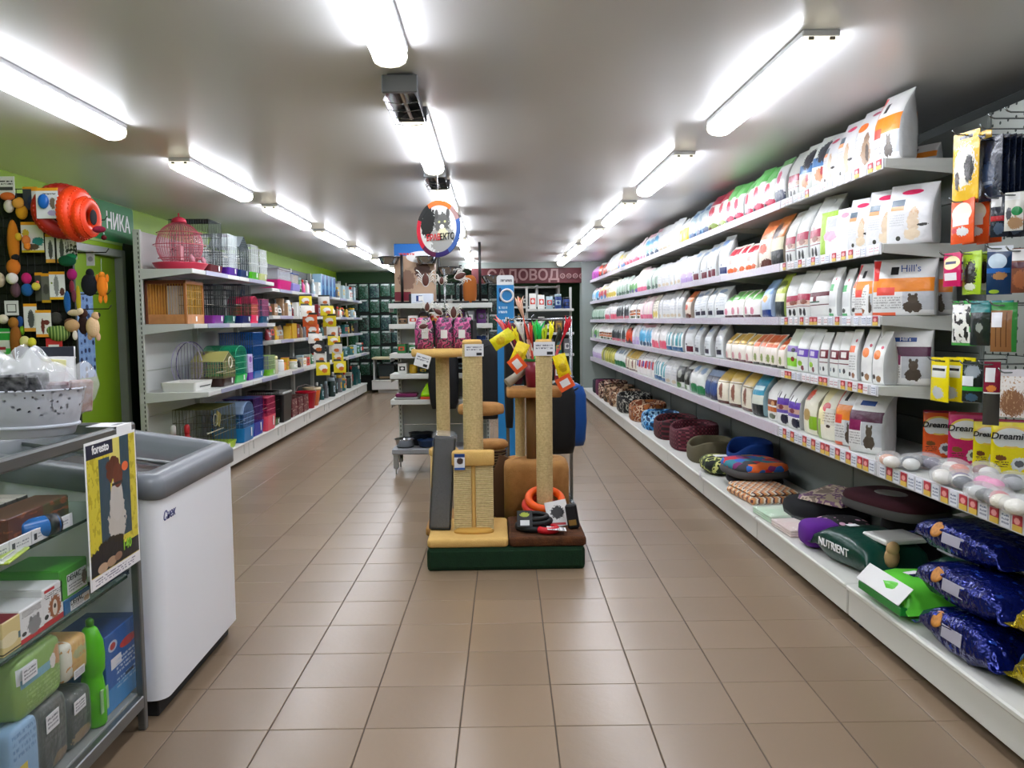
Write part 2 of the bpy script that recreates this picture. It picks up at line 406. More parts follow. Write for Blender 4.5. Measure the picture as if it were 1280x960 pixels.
right_unit(J0-UW, [4], True, 'shelving bay with perforated panel, hooks and one long shelf', tags=T2)
right_unit(J0, range(5), False, 'shelving bay of five bag shelves beside the hook display', tags=[M_tagw, M_tagr, M_tagg, M_tagg])
for k in range(1, 9):
    right_unit(J0+UW*k, range(5), False, '%s bay of bag shelves counted from the hook display' % ORD[k], dx=0)

# ---------------------------------------------------------------- pouches of pet food
def pouch_mesh(w, h, d, mt, curl=0, puff=1.0, name='pet_food_bag'):
    def f():
        T = [0, .015, .06, .18, .36, .56, .72, .83, .90, .96, 1.0]
        D = [.82, .94, 1.0, 1.05*puff, 1.08*puff, .98, .76, .5, .26, .10, .05]
        Wd = [.955, .985, .995, .99, .985, .98, .985, .99, .995, 1, 1]
        R = []; n = 16
        for t, dd, ww in zip(T, D, Wd):
            ring = []; hy, hx = d/2*dd, w/2*ww; off = curl*h*max(0, t-.45)**2*2.2
            for k in range(n):
                a = 2*math.pi*(k+.5)/n; c, s = math.cos(a), math.sin(a)
                e = .42 if t < .7 else .55
                ring.append((hx*math.copysign(abs(c)**e, c), off+hy*math.copysign(abs(s)**e, s), t*h - max(0, t-.6)*abs(curl)*h*.35))
            R.append(ring)
        return MB().rings(R).mesh(name, mt)
    return cached(('pouch', round(w, 3), round(h, 3), round(d, 3), mt.name, curl, puff, name), f)
SIL = 'a9abac'
DS = {}
def D(k, desc, base, layers, **kw): DS[k] = (desc, pmat('bag_'+k, base, layers, **{**dict(side=SIL, rough=.3), **kw}))
W_ = 'd6d6d6'
D('hill_or', 'white pouch with orange band and cat picture', W_, [('r', 0, 1, .42, .66, 'e8861c'), ('r', 0, .12, .62, .98, 'cf2b2b'), ('r', .1, .38, .36, .5, 'e2483a'), ('r', .3, .42, .72, .86, '15181c'), ('r', .5, 1, .1, .42, 'b9bcc2'), ('b', .66, .16, .14, .1, '4a4038'), ('e', .66, .29, .08, .07, '54493f'), ('e', .61, .36, .025, .03, '4a4038'), ('e', .71, .36, .025, .03, '4a4038'), ('t', .05, .48, .12, .34, '9a9a9a', 5), ('r', 0, .4, 0, .06, 'e0603a')])
D('hill_pur', 'white pouch with plum band and cat picture', W_, [('r', 0, 1, .48, .64, '4b1238'), ('r', 0, .42, .34, .5, '7d1450'), ('r', .28, .7, .72, .79, '1c4488'), ('r', .44, 1, .12, .48, 'b4b7bd'), ('b', .66, .18, .15, .1, '4a4038'), ('e', .66, .33, .09, .08, '54493f'), ('e', .6, .41, .028, .035, '4a4038'), ('e', .72, .41, .028, .035, '4a4038'), ('t', .05, .42, .12, .32, '9a9a9a', 5), ('r', 0, .1, 0, .07, 'd86030')])
D('kitten', 'white pouch with pink emblem and ginger kitten', 'cfcfd2', [('e', .5, .86, .22, .045, 'd0265a'), ('r', .12, .4, .62, .74, '5b6b78'), ('r', .12, .4, .56, .63, 'e89a6a'), ('b', .62, .5, .09, .1, 'c4a284'), ('b', .6, .34, .12, .18, 'cbb59c'), ('b', .58, .16, .17, .09, 'd2bfa6'), ('b', .8, .3, .1, .025, '2a2624'), ('t', .1, .42, .3, .5, 'b4b6ba', 5), ('e', .3, .1, .05, .04, '3a3a34')])
D('tabby', 'white pouch with orange spot and tabby cat', 'cfcfd2', [('e', .3, .72, .24, .07, 'e8722a'), ('b', .62, .5, .11, .1, '8a705c'), ('b', .6, .28, .2, .2, '9a8068'), ('b', .66, .28, .07, .14, '4c3e34'), ('t', .08, .4, .3, .56, 'b4b6ba', 6), ('e', .6, .9, .16, .03, 'b02a5a')])
D('burg', 'grey and white pouch with burgundy band', 'd9dbda', [('r', 0, 1, .36, .5, 'a81e44'), ('r', 0, 1, .27, .36, 'd8b8a8'), ('b', .6, .33, .24, .05, '8a4a3a'), ('r', 0, 1, .225, .24, '8a1a36'), ('b', .38, .11, .1, .08, '2c2c2e'), ('b', .66, .1, .09, .08, '2c2c2e')])
D('maroon', 'white pouch with dark maroon label band', 'dededd', [('r', 0, 1, .43, .52, '5c1222'), ('r', .3, .45, .3, .45, '6c1526'), ('r', 0, 1, .24, .26, '5c1222'), ('r', 0, .6, .3, .33, '2f5a4a')])
D('whgreen', 'white pouch with small green label', 'e6e7e7', [('r', .1, .6, .52, .66, '20a050'), ('e', .6, .76, .07, .03, 'c0264a'), ('r', .1, .9, .2, .5, 'd6d8da'), ('b', .3, .12, .2, .05, '4a4a44'), ('r', 0, .7, 0, .06, '2aa055')])
D('whorange', 'white pouch with small orange label', 'e6e6e6', [('r', .12, .75, .55, .68, 'e86a2c'), ('e', .7, .78, .1, .03, 'c4264c'), ('t', .12, .85, .2, .5, 'a9a9a9', 6), ('b', .25, .12, .14, .05, '2c2420'), ('b', .65, .1, .16, .05, '8a5a3c')])
D('orspot', 'white pouch with orange disc and small animals', 'e6e6e6', [('e', .45, .56, .3, .09, 'ee8030'), ('e', .75, .7, .1, .03, 'c4264c'), ('b', .25, .14, .14, .05, '2c2420'), ('b', .65, .11, .2, .06, '9a7048')])
D('miniburg', 'silver white pouch with row of maroon squares', 'dcdedc', [('r', 0, 1, .4, .6, '6a1228'), ('r', .3, .75, .44, .56, 'e8e4e2'), ('r', 0, 1, .3, .32, '6a1228'), ('r', .2, .3, .12, .2, '3a6a7a'), ('b', .6, .16, .1, .05, '3a3a3c')])
D('purple', 'silver white pouch with purple label', 'dcdfde', [('r', 0, 1, .36, .54, '6a4ab4'), ('r', .3, .7, .4, .5, 'd8d4ea'), ('e', .4, .2, .2, .06, '98c83a'), ('b', .6, .1, .12, .06, '7a3a44')])
D('purband', 'white pouch with violet band and two small cats', 'e3e5e4', [('r', 0, 1, .42, .56, '5b34a4'), ('r', 0, 1, .32, .42, 'c8a494'), ('b', .5, .37, .2, .05, '7a3038'), ('r', 0, 1, .25, .32, '6a55b0'), ('e', .3, .62, .05, .07, '3a3a3c'), ('e', .7, .58, .05, .07, '3a3a3c'), ('b', .75, .13, .3, .1, '23263a')])
D('lilgreen', 'pale lime pouch with lilac stripe', 'd8e2d2', [('r', 0, 1, .45, .6, '8a70c0'), ('r', 0, 1, .1, .3, '8ccf40'), ('e', .7, .28, .15, .06, '8a2a2a'), ('e', .7, .5, .18, .05, '2a2a30')])
D('greentop', 'white pouch with green top and red fruit', 'e4e6e2', [('r', 0, 1, .68, 1, '63b060'), ('b', .35, .74, .35, .14, '7cc478'), ('b', .4, .45, .18, .15, 'd8405a'), ('b', .6, .1, .5, .1, 'c02a50'), ('e', .2, .06, .2, .06, '3a2030')])
D('redtop', 'white pouch with red top and green foot', 'e8e4de', [('r', 0, 1, .72, 1, 'b83a50'), ('b', .4, .55, .25, .14, 'd04058'), ('b', .5, .1, .45, .11, '8aa040'), ('b', .3, .07, .15, .06, '5a3020')])
D('blue', 'pale blue pouch with deep blue foot', 'b7cbd6', [('r', 0, 1, 0, .2, '2878b0'), ('b', .5, .82, .3, .08, '4a76a8'), ('b', .6, .12, .3, .1, '1c4a80'), ('b', .4, .45, .3, .2, 'dfe6ea')])
D('yelfoot', 'white pouch with yellow foot', 'e6e8ea', [('r', 0, 1, 0, .55, 'e0c23a'), ('b', .5, .3, .2, .1, '8a7420')])
D('navyfoot', 'white pouch with dark navy foot', 'e2e2e6', [('b', .5, .1, .55, .22, '1e2a4e'), ('b', .4, .6, .16, .14, 'd05a80'), ('r', 0, 1, .85, 1, '6ea86a')])
D('bluepic', 'white pouch with blue wave and animal picture', 'dfe4e0', [('r', 0, 1, .4, .58, '4f82bc'), ('b', .6, .68, .3, .2, '3a3c44'), ('b', .5, .24, .22, .12, 'cf8a5a'), ('b', .65, .3, .1, .08, 'b03a3a')])
D('silver', 'tall silver white pouch with dark square label', 'd3d7da', [('r', .3, .85, .1, .24, '25223a'), ('e', .35, .29, .05, .03, '2c2c30'), ('b', .4, .85, .3, .06, '8fa8c8'), ('t', .15, .85, .35, .7, 'b9bfc6', 4)])
D('silmar', 'silver white pouch with maroon corner label', 'd3d7da', [('r', .3, .9, .05, .24, '6e1a2e'), ('b', .4, .85, .3, .06, '9ab0cc'), ('e', .3, .3, .06, .03, '2c2c30')])
D('silnavy', 'silver white pouch with navy corner label', 'd8dce0', [('r', .25, .9, .06, .22, '1c2a66'), ('b', .4, .82, .3, .08, '7f9cc8'), ('e', .4, .28, .05, .03, '3c4c80')])
D('lilac', 'white pouch with lilac foot', 'e0e0e6', [('r', 0, 1, 0, .22, 'b79fcf'), ('b', .5, .28, .4, .1, 'c8b6da')])
D('white', 'plain white pouch with faint print', 'd0d1d2', [('t', .15, .85, .3, .7, 'b8bcc2', 4), ('b', .5, .12, .3, .06, 'c8b8a0')])
D('cream', 'cream pouch with yellow foot', 'e8e2d2', [('b', .5, .2, .4, .14, 'd8c25a'), ('t', .15, .85, .4, .8, 'a8a090', 4)])
D('pink', 'pink and cream pouch', 'e6cdd2', [('r', 0, 1, 0, .2, 'd86a8a'), ('r', 0, .4, .2, 1, 'e6e0d0')])
D('pinkfoot', 'white pouch with pink red foot', 'e8e6e6', [('b', .5, .12, .6, .22, 'e0607a')])
D('skyblue', 'white pouch with sky blue swirl', 'dfe4ea', [('b', .45, .45, .4, .3, '4fa4cf'), ('b', .6, .1, .3, .1, '2a4a6a'), ('r', 0, 1, .85, 1, 'd8a8b4')])
D('magenta', 'magenta pouch', 'c85ac0', [('r', 0, 1, .6, 1, 'd8b0dc'), ('b', .5, .3, .2, .2, '8a2a8a')])
D('orangeblob', 'dark pouch with orange red disc', '3a3040', [('b', .5, .5, .5, .35, 'e04a24'), ('r', 0, 1, .85, 1, 'b8c8c0')])
D('greenpic', 'white pouch with leafy green picture', 'dfe4da', [('b', .5, .3, .4, .3, '5a9a50'), ('b', .4, .15, .2, .1, '6a4aa0')])
D('palegreen', 'pale grey green pouch', 'c6d4ca', [('b', .5, .4, .3, .3, '9ab8a4'), ('b', .5, .12, .4, .1, '4a6a5a')])
D('multi', 'small pouch with mixed bright picture', 'd6d6d0', [('b', .5, .35, .35, .25, 'c8505a'), ('b', .3, .15, .3, .12, '4a8ac0'), ('b', .7, .7, .3, .15, 'd8c060')])
D('darkpic', 'small grey pouch with dark picture', 'c2c8c8', [('b', .5, .35, .4, .3, '3a4044'), ('b', .5, .1, .4, .08, 'c86a7a')])
D('gold', 'cream and gold pouch with brown strip', 'e6dfcc', [('r', 0, 1, .62, 1, 'd9b85c'), ('r', 0, 1, .57, .6, '8a7a40'), ('b', .45, .35, .14, .22, '8a5a48'), ('r', 0, 1, 0, .08, '5a2a20')])
D('sachred', 'small white sachet with red top', 'ece6de', [('r', .15, .9, .66, .92, 'c22a3c'), ('b', .5, .12, .4, .1, 'd8683a'), ('b', .5, .45, .2, .1, 'd8b0a8')], side='e0d8d0')
D('sachgreen', 'small white sachet with green top', 'ece8e6', [('r', .1, .9, .66, .98, '62a84e'), ('b', .3, .25, .2, .14, 'd88aa0'), ('r', 0, 1, 0, .1, '4a2430')], side='d8d8d0')
D('sachgold', 'small white sachet with golden top', 'ece6dc', [('r', .1, .9, .6, .98, 'd8b04a'), ('r', 0, 1, .62, .66, '8a7430'), ('b', .35, .2, .2, .14, 'c88a90'), ('r', 0, 1, 0, .08, '5a1a26')], side='d8d2c4')
D('sachor', 'small white sachet with orange top', 'ece2d8', [('r', .1, .9, .6, .98, 'dd6a36'), ('r', .1, .9, .7, .76, 'e8a070'), ('b', .5, .25, .2, .12, '8a9a50'), ('r', 0, 1, 0, .08, '2a2a20')], side='d8d2c4')
D('orblack', 'orange pouch with black foot', 'd8d2b4', [('r', 0, 1, .55, 1, 'c8783a'), ('b', .4, .7, .3, .16, '3a2c24'), ('r', 0, 1, 0, .3, '22262a')], side='7a6a58')
D('orfade', 'cream orange pouch with dog picture', 'e2d6c8', [('r', 0, 1, .6, 1, 'd87a44'), ('b', .4, .4, .3, .1, 'c84a28'), ('b', .6, .08, .4, .1, '5a2c20')], side='9a8a80')
D('limeblack', 'lime and black pouch', 'e0e2b8', [('r', 0, 1, .55, 1, 'b6c840'), ('b', .5, .75, .4, .1, '6a7a20'), ('r', 0, 1, 0, .36, '1e2a2c')], side='8a9a4a')
D('blueyel', 'blue and white pouch with yellow dot', 'b8cbe4', [('b', .5, .5, .24, .1, 'e8a83a'), ('r', 0, 1, .6, 1, '86a6d0'), ('r', 0, 1, 0, .2, '1c3a80')], side='8a9ab8')
D('teal', 'teal white and black pouch', 'dfe4d8', [('r', 0, 1, .5, 1, '1f8fb0'), ('r', .1, .9, .62, .72, 'bfe4ea'), ('r', 0, 1, 0, .28, '182226')], side='8aa8b0')
D('brownband', 'white pouch with brown and orange bands', 'e4e4e2', [('r', 0, 1, .34, .46, '7a3a1e'), ('r', 0, 1, .2, .3, 'c8682a'), ('e', .7, .38, .16, .05, 'c89a6a'), ('b', .6, .1, .3, .06, '4a5a3a')])
D('creamred', 'cream pouch with round red seal', 'e9e4d4', [('r', 0, .5, .3, 1, 'efe4b4'), ('e', .5, .64, .2, .085, 'd0202c'), ('r', .5, 1, .3, .62, 'd8d4ca'), ('t', .4, .95, .35, .55, 'a89a88', 4), ('b', .7, .28, .1, .03, '3a2a24'), ('r', 0, .3, 0, .4, '9ab85a')])
D('rcgreen', 'cream pouch with lime foot panel', 'e4e0cc', [('r', .55, 1, .1, .34, '8ab82c'), ('b', .3, .7, .2, .1, 'd04a30'), ('b', .4, .35, .25, .1, 'b89a60')], side='8a8468')
D('oliv', 'olive and gold gusseted pouch', '9aa03a', [('b', .5, .5, .3, .3, 'd4cc6a'), ('r', 0, 1, .85, 1, '3a3c20')])
D('navyball', 'navy pouch with round picture', '1a2344', [('b', .5, .4, .4, .25, '34508a'), ('r', 0, 1, .8, 1, '8aa0c0')])
D('greenwhite', 'white pouch with dark green wave foot', 'e2e6e4', [('b', .5, .08, .6, .22, '1f7a4a'), ('b', .5, .75, .25, .1, '88a4c4')])
D('blackwhite', 'white pouch with black picture panel', 'd8dcd8', [('r', .1, 1, .2, .75, '2c302e'), ('b', .5, .5, .25, .14, 'a0a49c'), ('b', .3, .1, .4, .1, '4a7a3a')])
D('tealfoot', 'white pouch with teal stripes and blue foot', 'e0e6e6', [('r', .15, .35, .2, .7, '3f9aa8'), ('r', .6, .85, .2, .7, '3f9aa8'), ('r', 0, 1, 0, .16, '1c5a8a')])
D('redblue', 'white pouch with red and blue marks', 'e6e4e2', [('r', .1, .45, .35, .6, '2a3aa0'), ('r', .55, .9, .3, .62, 'c02a3c'), ('t', .1, .9, .7, .85, 'a8a8b0', 2)])
D('limeflat', 'flat white pouch with lime green side', 'e9e9ee', [('r', 0, .24, 0, 1, '9cc43c'), ('r', 0, .6, .88, 1, '9cc43c'), ('r', .26, .6, .62, .82, 'c0c2c8'), ('b', .4, .42, .22, .12, 'e0a8c0'), ('e', .85, .85, .12, .06, 'e49ab0')], side='e4e4e8')

def yat(px, x=1.60): return onX(px, 401, x).y
BAGN = [0]
def bag_at(x, y, z, rot, w, h, d, key, label, group=None, curl=0, sx=1):
    de, mt = DS[key]
    o = link('pet_food_bag', pouch_mesh(w, h, d, mt, curl), None, (x, y, z), math.radians(rot)); BAGN[0] += 1
    return tag(o, label, 'pet food', group)
USED = {}
def run(s, p0, p1, n, key, h, curl=.12, rot=-84, d=None, w=None, extra=''):
    """n look-alike pouches on shelf s between two columns of the photograph (nearer edge first)"""
    y0, y1 = yat(p0), yat(p1); step = (y1-y0)/n; w = w or min(.2, step*.9); d = d or min(.12, w*.6)
    de, mt = DS[key]; lab = '%s on %s%s' % (de, SNAME[s], extra)
    k = USED.get(lab, 0); USED[lab] = k+1
    if k: lab += ', %s cluster' % ORD[k]
    off = 0
    hm = {(x): x for x in (1,)}
    for i in range(n):
        r = random.Random(BAGN[0]*7+1); sc = 1
        o = bag_at(XS+.02+d/2+off+r.uniform(0, .012), y0+step*(i+.5), SHZ[s]+.001, rot+r.uniform(-9, 7), w, h, d, key, lab, lab+' group' if n > 1 else None, curl)
        o.scale = (r.uniform(.92, 1), r.uniform(.85, 1.1), r.uniform(.9, 1.0)); o.rotation_euler.y = r.uniform(-.03, .03)
def one(s, px, py, key, rot, w, h, d, label, curl=.1, x=None):
    p = onZ(px, py, SHZ[s]) if x is None else onX(px, py, x)
    return bag_at(p.x, p.y, SHZ[s]+.001, rot, w, h, d, key, label, None, curl)
# --- top shelf
B = {}
B['o1'] = bag_at(1.66, 3.46, SHZ[0]+.001, -82, .19, .285, .1, 'hill_or', 'tall white pouch with orange band at the end of the top shelf', None, .12)
bag_at(1.66, 3.66, SHZ[0]+.001, -84, .19, .27, .09, 'tabby', 'white pouch with orange spot and tabby cat on the top shelf', None, .12)
bag_at(1.655, 3.85, SHZ[0]+.001, -82, .16, .26, .09, 'kitten', 'white pouch with pink emblem beside the tabby pouch, top shelf', None, .12)
bag_at(1.65, 4.02, SHZ[0]+.001, -86, .16, .24, .09, 'kitten', 'white kitten pouch beside the blue wave pouches on the top shelf', None, .12)
bag_at(1.86, 3.62, SHZ[0]+.001, -60, .16, .1, .06, 'hill_or', 'low slumped pouch with orange band lying behind on the top shelf', None, .0)
run(0, 1030, 995, 2, 'bluepic', .26)
run(0, 995, 979, 1, 'burg', .265)
run(0, 979, 966, 1, 'navyfoot', .25)
run(0, 966, 905, 5, 'greentop', .27)
run(0, 905, 884, 2, 'redtop', .27)
run(0, 884, 860, 3, 'blue', .265, curl=.2)
run(0, 860, 846, 2, 'yelfoot', .22)
run(0, 846, 822, 4, 'white', .26)
run(0, 822, 806, 3, 'skyblue', .26)
run(0, 806, 797, 2, 'pink', .27)
run(0, 797, 782, 4, 'pinkfoot', .23)
run(0, 782, 772, 3, 'multi', .22)
run(0, 772, 758, 5, 'white', .26)
run(0, 758, 749, 4, 'orangeblob', .22)
run(0, 749, 738, 5, 'magenta', .22)
# --- second shelf
bag_at(1.73, 3.43, SHZ[1]+.001, -52, .2, .25, .1, 'kitten', 'large white kitten pouch at the end of the second shelf', None, .08)
bag_at(1.685, 3.56, SHZ[1]+.001, -60, .18, .245, .08, 'kitten', 'white kitten pouch tucked behind the large one, second shelf', None, .06)
bag_at(1.645, 3.70, SHZ[1]+.001, -66, .15, .23, .07, 'kitten', 'smaller white kitten pouch beside the lime sided pouch', None, .06)
bag_at(1.60, 3.90, SHZ[1]+.001, -78, .225, .2, .03, 'limeflat', 'flat white pouch with lime green side standing on the second shelf', None, 0)
bag_at(1.67, 4.12, SHZ[1]+.001, -74, .17, .31, .12, 'burg', 'burgundy banded pouch beside the lime sided pouch', None, .12)
run(1, 1026, 977, 3, 'burg', .30, curl=.14)
run(1, 977, 961, 1, 'orblack', .31, d=.11)
run(1, 961, 946, 1, 'orfade', .30, d=.11)
run(1, 946, 908, 5, 'sachred', .2, curl=.25)
run(1, 908, 895, 1, 'silnavy', .29, d=.11)
run(1, 895, 882, 2, 'silmar', .27, d=.1)
run(1, 882, 864, 2, 'silmar', .26, d=.1)
run(1, 864, 851, 2, 'lilac', .25)
run(1, 851, 822, 6, 'white', .25)
run(1, 822, 809, 3, 'palegreen', .25)
run(1, 809, 797, 3, 'pink', .27)
run(1, 797, 786, 3, 'greenpic', .22)
run(1, 786, 770, 5, 'palegreen', .24)
run(1, 770, 758, 4, 'cream', .25)
run(1, 758, 748, 4, 'multi', .24)
run(1, 748, 737, 5, 'skyblue', .22)
# --- third shelf
B['o3'] = bag_at(1.70, 3.43, SHZ[2]+.001, -38, .25, .235, .09, 'hill_or', 'wide white pouch with orange band at the end of the third shelf', None, .06)
bag_at(1.83, 3.44, SHZ[2]+.001, -40, .16, .225, .08, 'hill_or', 'second orange banded pouch peeking out behind the wide one', None, .06)
bag_at(1.645, 3.62, SHZ[2]+.001, -70, .14, .23, .07, 'hill_or', 'narrow orange banded pouch with red corner on the third shelf', None, .06)
run(2, 1082, 1060, 1, 'whorange', .235, curl=.08)
run(2, 1060, 1035, 2, 'whgreen', .235, curl=.08)
run(2, 1035, 1009, 1, 'maroon', .235, curl=.08, w=.19)
run(2, 1009, 979, 2, 'burg', .25, curl=.08)
run(2, 979, 963, 1, 'limeblack', .25, d=.11)
run(2, 963, 948, 1, 'blueyel', .24, d=.11)
run(2, 948, 905, 5, 'sachgreen', .185, curl=.3)
run(2, 905, 882, 2, 'silver', .25, d=.11)
run(2, 882, 866, 2, 'silver', .24, d=.11)
run(2, 866, 853, 1, 'orfade', .25)
run(2, 853, 822, 6, 'white', .255)
run(2, 822, 814, 2, 'cream', .25)
run(2, 814, 799, 4, 'pink', .255)
run(2, 799, 786, 3, 'brownband', .24)
run(2, 786, 770, 5, 'darkpic', .25)
run(2, 770, 755, 6, 'pinkfoot', .24)
run(2, 755, 737, 7, 'palegreen', .22)
# --- fourth shelf
B['p4'] = bag_at(1.71, 3.42, SHZ[3]+.001, -36, .205, .25, .085, 'hill_pur', 'white pouch with plum band at the end of the fourth shelf', None, .05)
run(3, 1108, 1073, 2, 'orspot', .245, curl=.06)
run(3, 1073, 1060, 1, 'whorange', .24, curl=.06)
run(3, 1060, 1024, 3, 'miniburg', .235, curl=.06)
run(3, 1024, 996, 2, 'purple', .235, curl=.06)
run(3, 996, 981, 1, 'lilgreen', .245, curl=.06)
run(3, 981, 940, 5, 'sachor', .2, curl=.3)
run(3, 940, 905, 4, 'sachgold', .2, curl=.3)
run(3, 905, 866, 3, 'silver', .255, d=.11)
run(3, 866, 853, 1, 'silmar', .255, d=.11)
run(3, 853, 832, 3, 'tealfoot', .25)
run(3, 832, 814, 4, 'pinkfoot', .25)
run(3, 814, 800, 4, 'skyblue', .25)
run(3, 800, 790, 3, 'lilac', .25)
run(3, 790, 782, 2, 'orangeblob', .22)
run(3, 782, 765, 6, 'darkpic', .25)
run(3, 765, 748, 6, 'brownband', .24)
run(3, 748, 737, 5, 'greenpic', .24)
# --- lowest shelf
B['p5'] = bag_at(1.655, 3.60, SHZ[4]+.001, -64, .19, .30, .11, 'hill_pur', 'curled white pouch with plum band beside the bagged toys', None, .3)
B['o5'] = bag_at(1.66, 3.80, SHZ[4]+.001, -72, .17, .30, .1, 'hill_or', 'curled white pouch with orange band on the lowest bag shelf', None, .3)
run(4, 1044, 1022, 1, 'creamred', .27, curl=.1)
run(4, 1026, 1001, 1, 'rcgreen', .30, curl=.4)
run(4, 1001, 972, 2, 'purband', .29, curl=.25)
run(4, 972, 957, 1, 'brownband', .31, curl=.4)
run(4, 957, 938, 1, 'teal', .27, d=.12)
run(4, 938, 897, 3, 'gold', .30, curl=.35)
run(4, 897, 880, 2, 'navyball', .22)
run(4, 880, 862, 2, 'greenwhite', .28, curl=.35)
run(4, 862, 845, 2, 'blackwhite', .27, curl=.3)
run(4, 845, 832, 2, 'white', .28, curl=.4)
run(4, 832, 816, 3, 'tealfoot', .27, curl=.35)
run(4, 816, 796, 5, 'redblue', .27, curl=.3)
run(4, 796, 781, 4, 'gold', .26, curl=.3)
run(4, 781, 768, 4, 'greenwhite', .27, curl=.3)
run(4, 768, 752, 6, 'oliv', .25, curl=.3)
run(4, 752, 737, 7, 'lilac', .25, curl=.3)
M_wht = mat('white_print', 'efeff0', rough=.4); M_blk = mat('black_print', '101114', rough=.4)
text('lettering', '/d', M_wht, B['p4'], .05, (-.055, -.05, .105), shear=.1)
text('lettering', "Hill's", mat('blue_print', '1c4488', rough=.4), B['o3'], .04, (.03, -.044, .19))
text('lettering', "Hill's", M_wht, B['p4'], .022, (0, -.040, .189))
# ================================================================ patterned cloth
def pat(name, cols, kind='noise', scale=10, rough=.85):
    if name in MC: return MC[name]
    m = bpy.data.materials.new(name); m.use_nodes = True; MC[name] = m
    nt = m.node_tree; N = nt.nodes; L = nt.links; b = N['Principled BSDF']; b.inputs['Roughness'].default_value = rough
    tc = N.new('ShaderNodeTexCoord'); co = tc.outputs['Object']
    rp = N.new('ShaderNodeValToRGB'); rp.color_ramp.interpolation = 'CONSTANT'
    lo, hi = (.36, .64) if kind == 'noise' else (0, 1)
    while len(rp.color_ramp.elements) < len(cols): rp.color_ramp.elements.new(.5)
    for i, c in enumerate(cols):
        rp.color_ramp.elements[i].position = 0 if i == 0 else lo+(hi-lo)*i/len(cols); rp.color_ramp.elements[i].color = (*lin(c), 1)
    def mth(op, a, bb):
        n = N.new('ShaderNodeMath'); n.operation = op
        for i, v in enumerate((a, bb)):
            if isinstance(v, (int, float)): n.inputs[i].default_value = v
            elif v is not None: L.new(v, n.inputs[i])
        return n.outputs[0]
    if kind == 'noise':
        n = N.new('ShaderNodeTexNoise'); n.inputs['Scale'].default_value = scale; n.inputs['Detail'].default_value = 2; L.new(co, n.inputs['Vector']); f = n.outputs['Fac']
    elif kind == 'cells':
        n = N.new('ShaderNodeTexVoronoi'); n.inputs['Scale'].default_value = scale; L.new(co, n.inputs['Vector'])
        s = N.new('ShaderNodeSeparateColor'); L.new(n.outputs['Color'], s.inputs[0]); f = s.outputs[0]
    elif kind == 'dots':
        n = N.new('ShaderNodeTexVoronoi'); n.inputs['Scale'].default_value = scale; n.inputs['Randomness'].default_value = .3; L.new(co, n.inputs['Vector']); f = n.outputs['Distance']
    else:
        s = N.new('ShaderNodeSeparateXYZ'); L.new(co, s.inputs[0]); X, Y, Z = s.outputs
        if kind == 'plaid':
            a = mth('FRACT', mth('MULTIPLY', mth('ADD', X, Y), scale), None); c = mth('FRACT', mth('MULTIPLY', Z, scale), None)
            f = mth('MULTIPLY', mth('ADD', mth('GREATER_THAN', a, .6), mth('GREATER_THAN', c, .6)), .45)
        elif kind == 'stripes':
            f = mth('FRACT', mth('MULTIPLY', mth('ADD', X, mth('MULTIPLY', Y, .6)), scale), None)
        elif kind == 'rings':
            f = mth('FRACT', mth('MULTIPLY', Z, scale), None)
        else:   # zigzag
            t = mth('PINGPONG', mth('MULTIPLY', Y, scale*1.4), 1.0); f = mth('FRACT', mth('ADD', mth('MULTIPLY', X, scale), mth('MULTIPLY', t, .8)), None)
    L.new(f, rp.inputs[0]); L.new(rp.outputs[0], b.inputs['Base Color']); return m
# ---------------------------------------------------------------- hanging packs
def hang_mesh(w, h, d, mt, hole=True, name='treat_pack'):
    def f():
        m = MB(); nx, nz = 6, 8; F = []; Bk = []
        for j in range(nz+1):
            t = j/nz; z = -h*t
            bulge = 0 if t < .12 or t > .97 else math.sin(math.pi*min(1, (t-.12)/.85))**.6
            F.append([((i/nx-.5)*w, -.0015-d/2*bulge*(math.sin(math.pi*i/nx)**.5 if 0 < i < nx else 0), z) for i in range(nx+1)])
            Bk.append([((i/nx-.5)*w, .0015+d/2*bulge*(math.sin(math.pi*i/nx)**.5 if 0 < i < nx else 0), z) for i in range(nx+1)])
        m.rings(F, closed=False, cap=False); k = len(m.f)
        m.rings([list(reversed(r)) for r in Bk], closed=False, cap=False)
        # rim
        e = [F[0][i] for i in range(nx+1)]; eb = [Bk[0][i] for i in range(nx+1)]
        m.rings([e, eb], closed=False, cap=False); m.rings([F[-1][::-1], Bk[-1][::-1]], closed=False, cap=False)
        m.rings([[r[0] for r in F][::-1], [r[0] for r in Bk][::-1]], closed=False, cap=False); m.rings([[r[-1] for r in F], [r[-1] for r in Bk]], closed=False, cap=False)
        return m.mesh(name, mt)
    return cached(('hang', round(w, 3), round(h, 3), d, mt.name, name), f)
PK = {}
def PKD(k, desc, base, layers, **kw): PK[k] = (desc, pmat('pack_'+k, base, layers, **{**dict(rough=.25, crinkle=.2), **kw}))
PKD('yelblack', 'yellow treat pack with white dog', 'e0b32a', [('b', .5, .5, .42, .32, 'd8d4c8'), ('b', .7, .45, .16, .2, '201c1c'), ('b', .25, .3, .1, .14, '403028'), ('r', .25, .75, .9, .95, '2a2210')])
PKD('navy', 'dark navy treat pack', '141c30', [('b', .5, .4, .3, .2, '2a3850'), ('r', .3, .7, .25, .3, '6a7484')])
PKD('orange', 'orange cat treat pack', 'e0531f', [('e', .5, .68, .42, .24, 'e8e2cc'), ('r', .15, .85, .4, .66, 'e6e2da'), ('r', .1, .6, .24, .36, 'd03a3a'), ('b', .6, .26, .26, .1, 'd8d8d6')])
PKD('darkred', 'black treat pack with red ribbon and paper label', '1c2230', [('r', 0, .6, .72, .95, 'dcdcdc'), ('r', 0, 1, .38, .5, 'b0202c'), ('b', .5, .2, .3, .14, '4a5a70')])
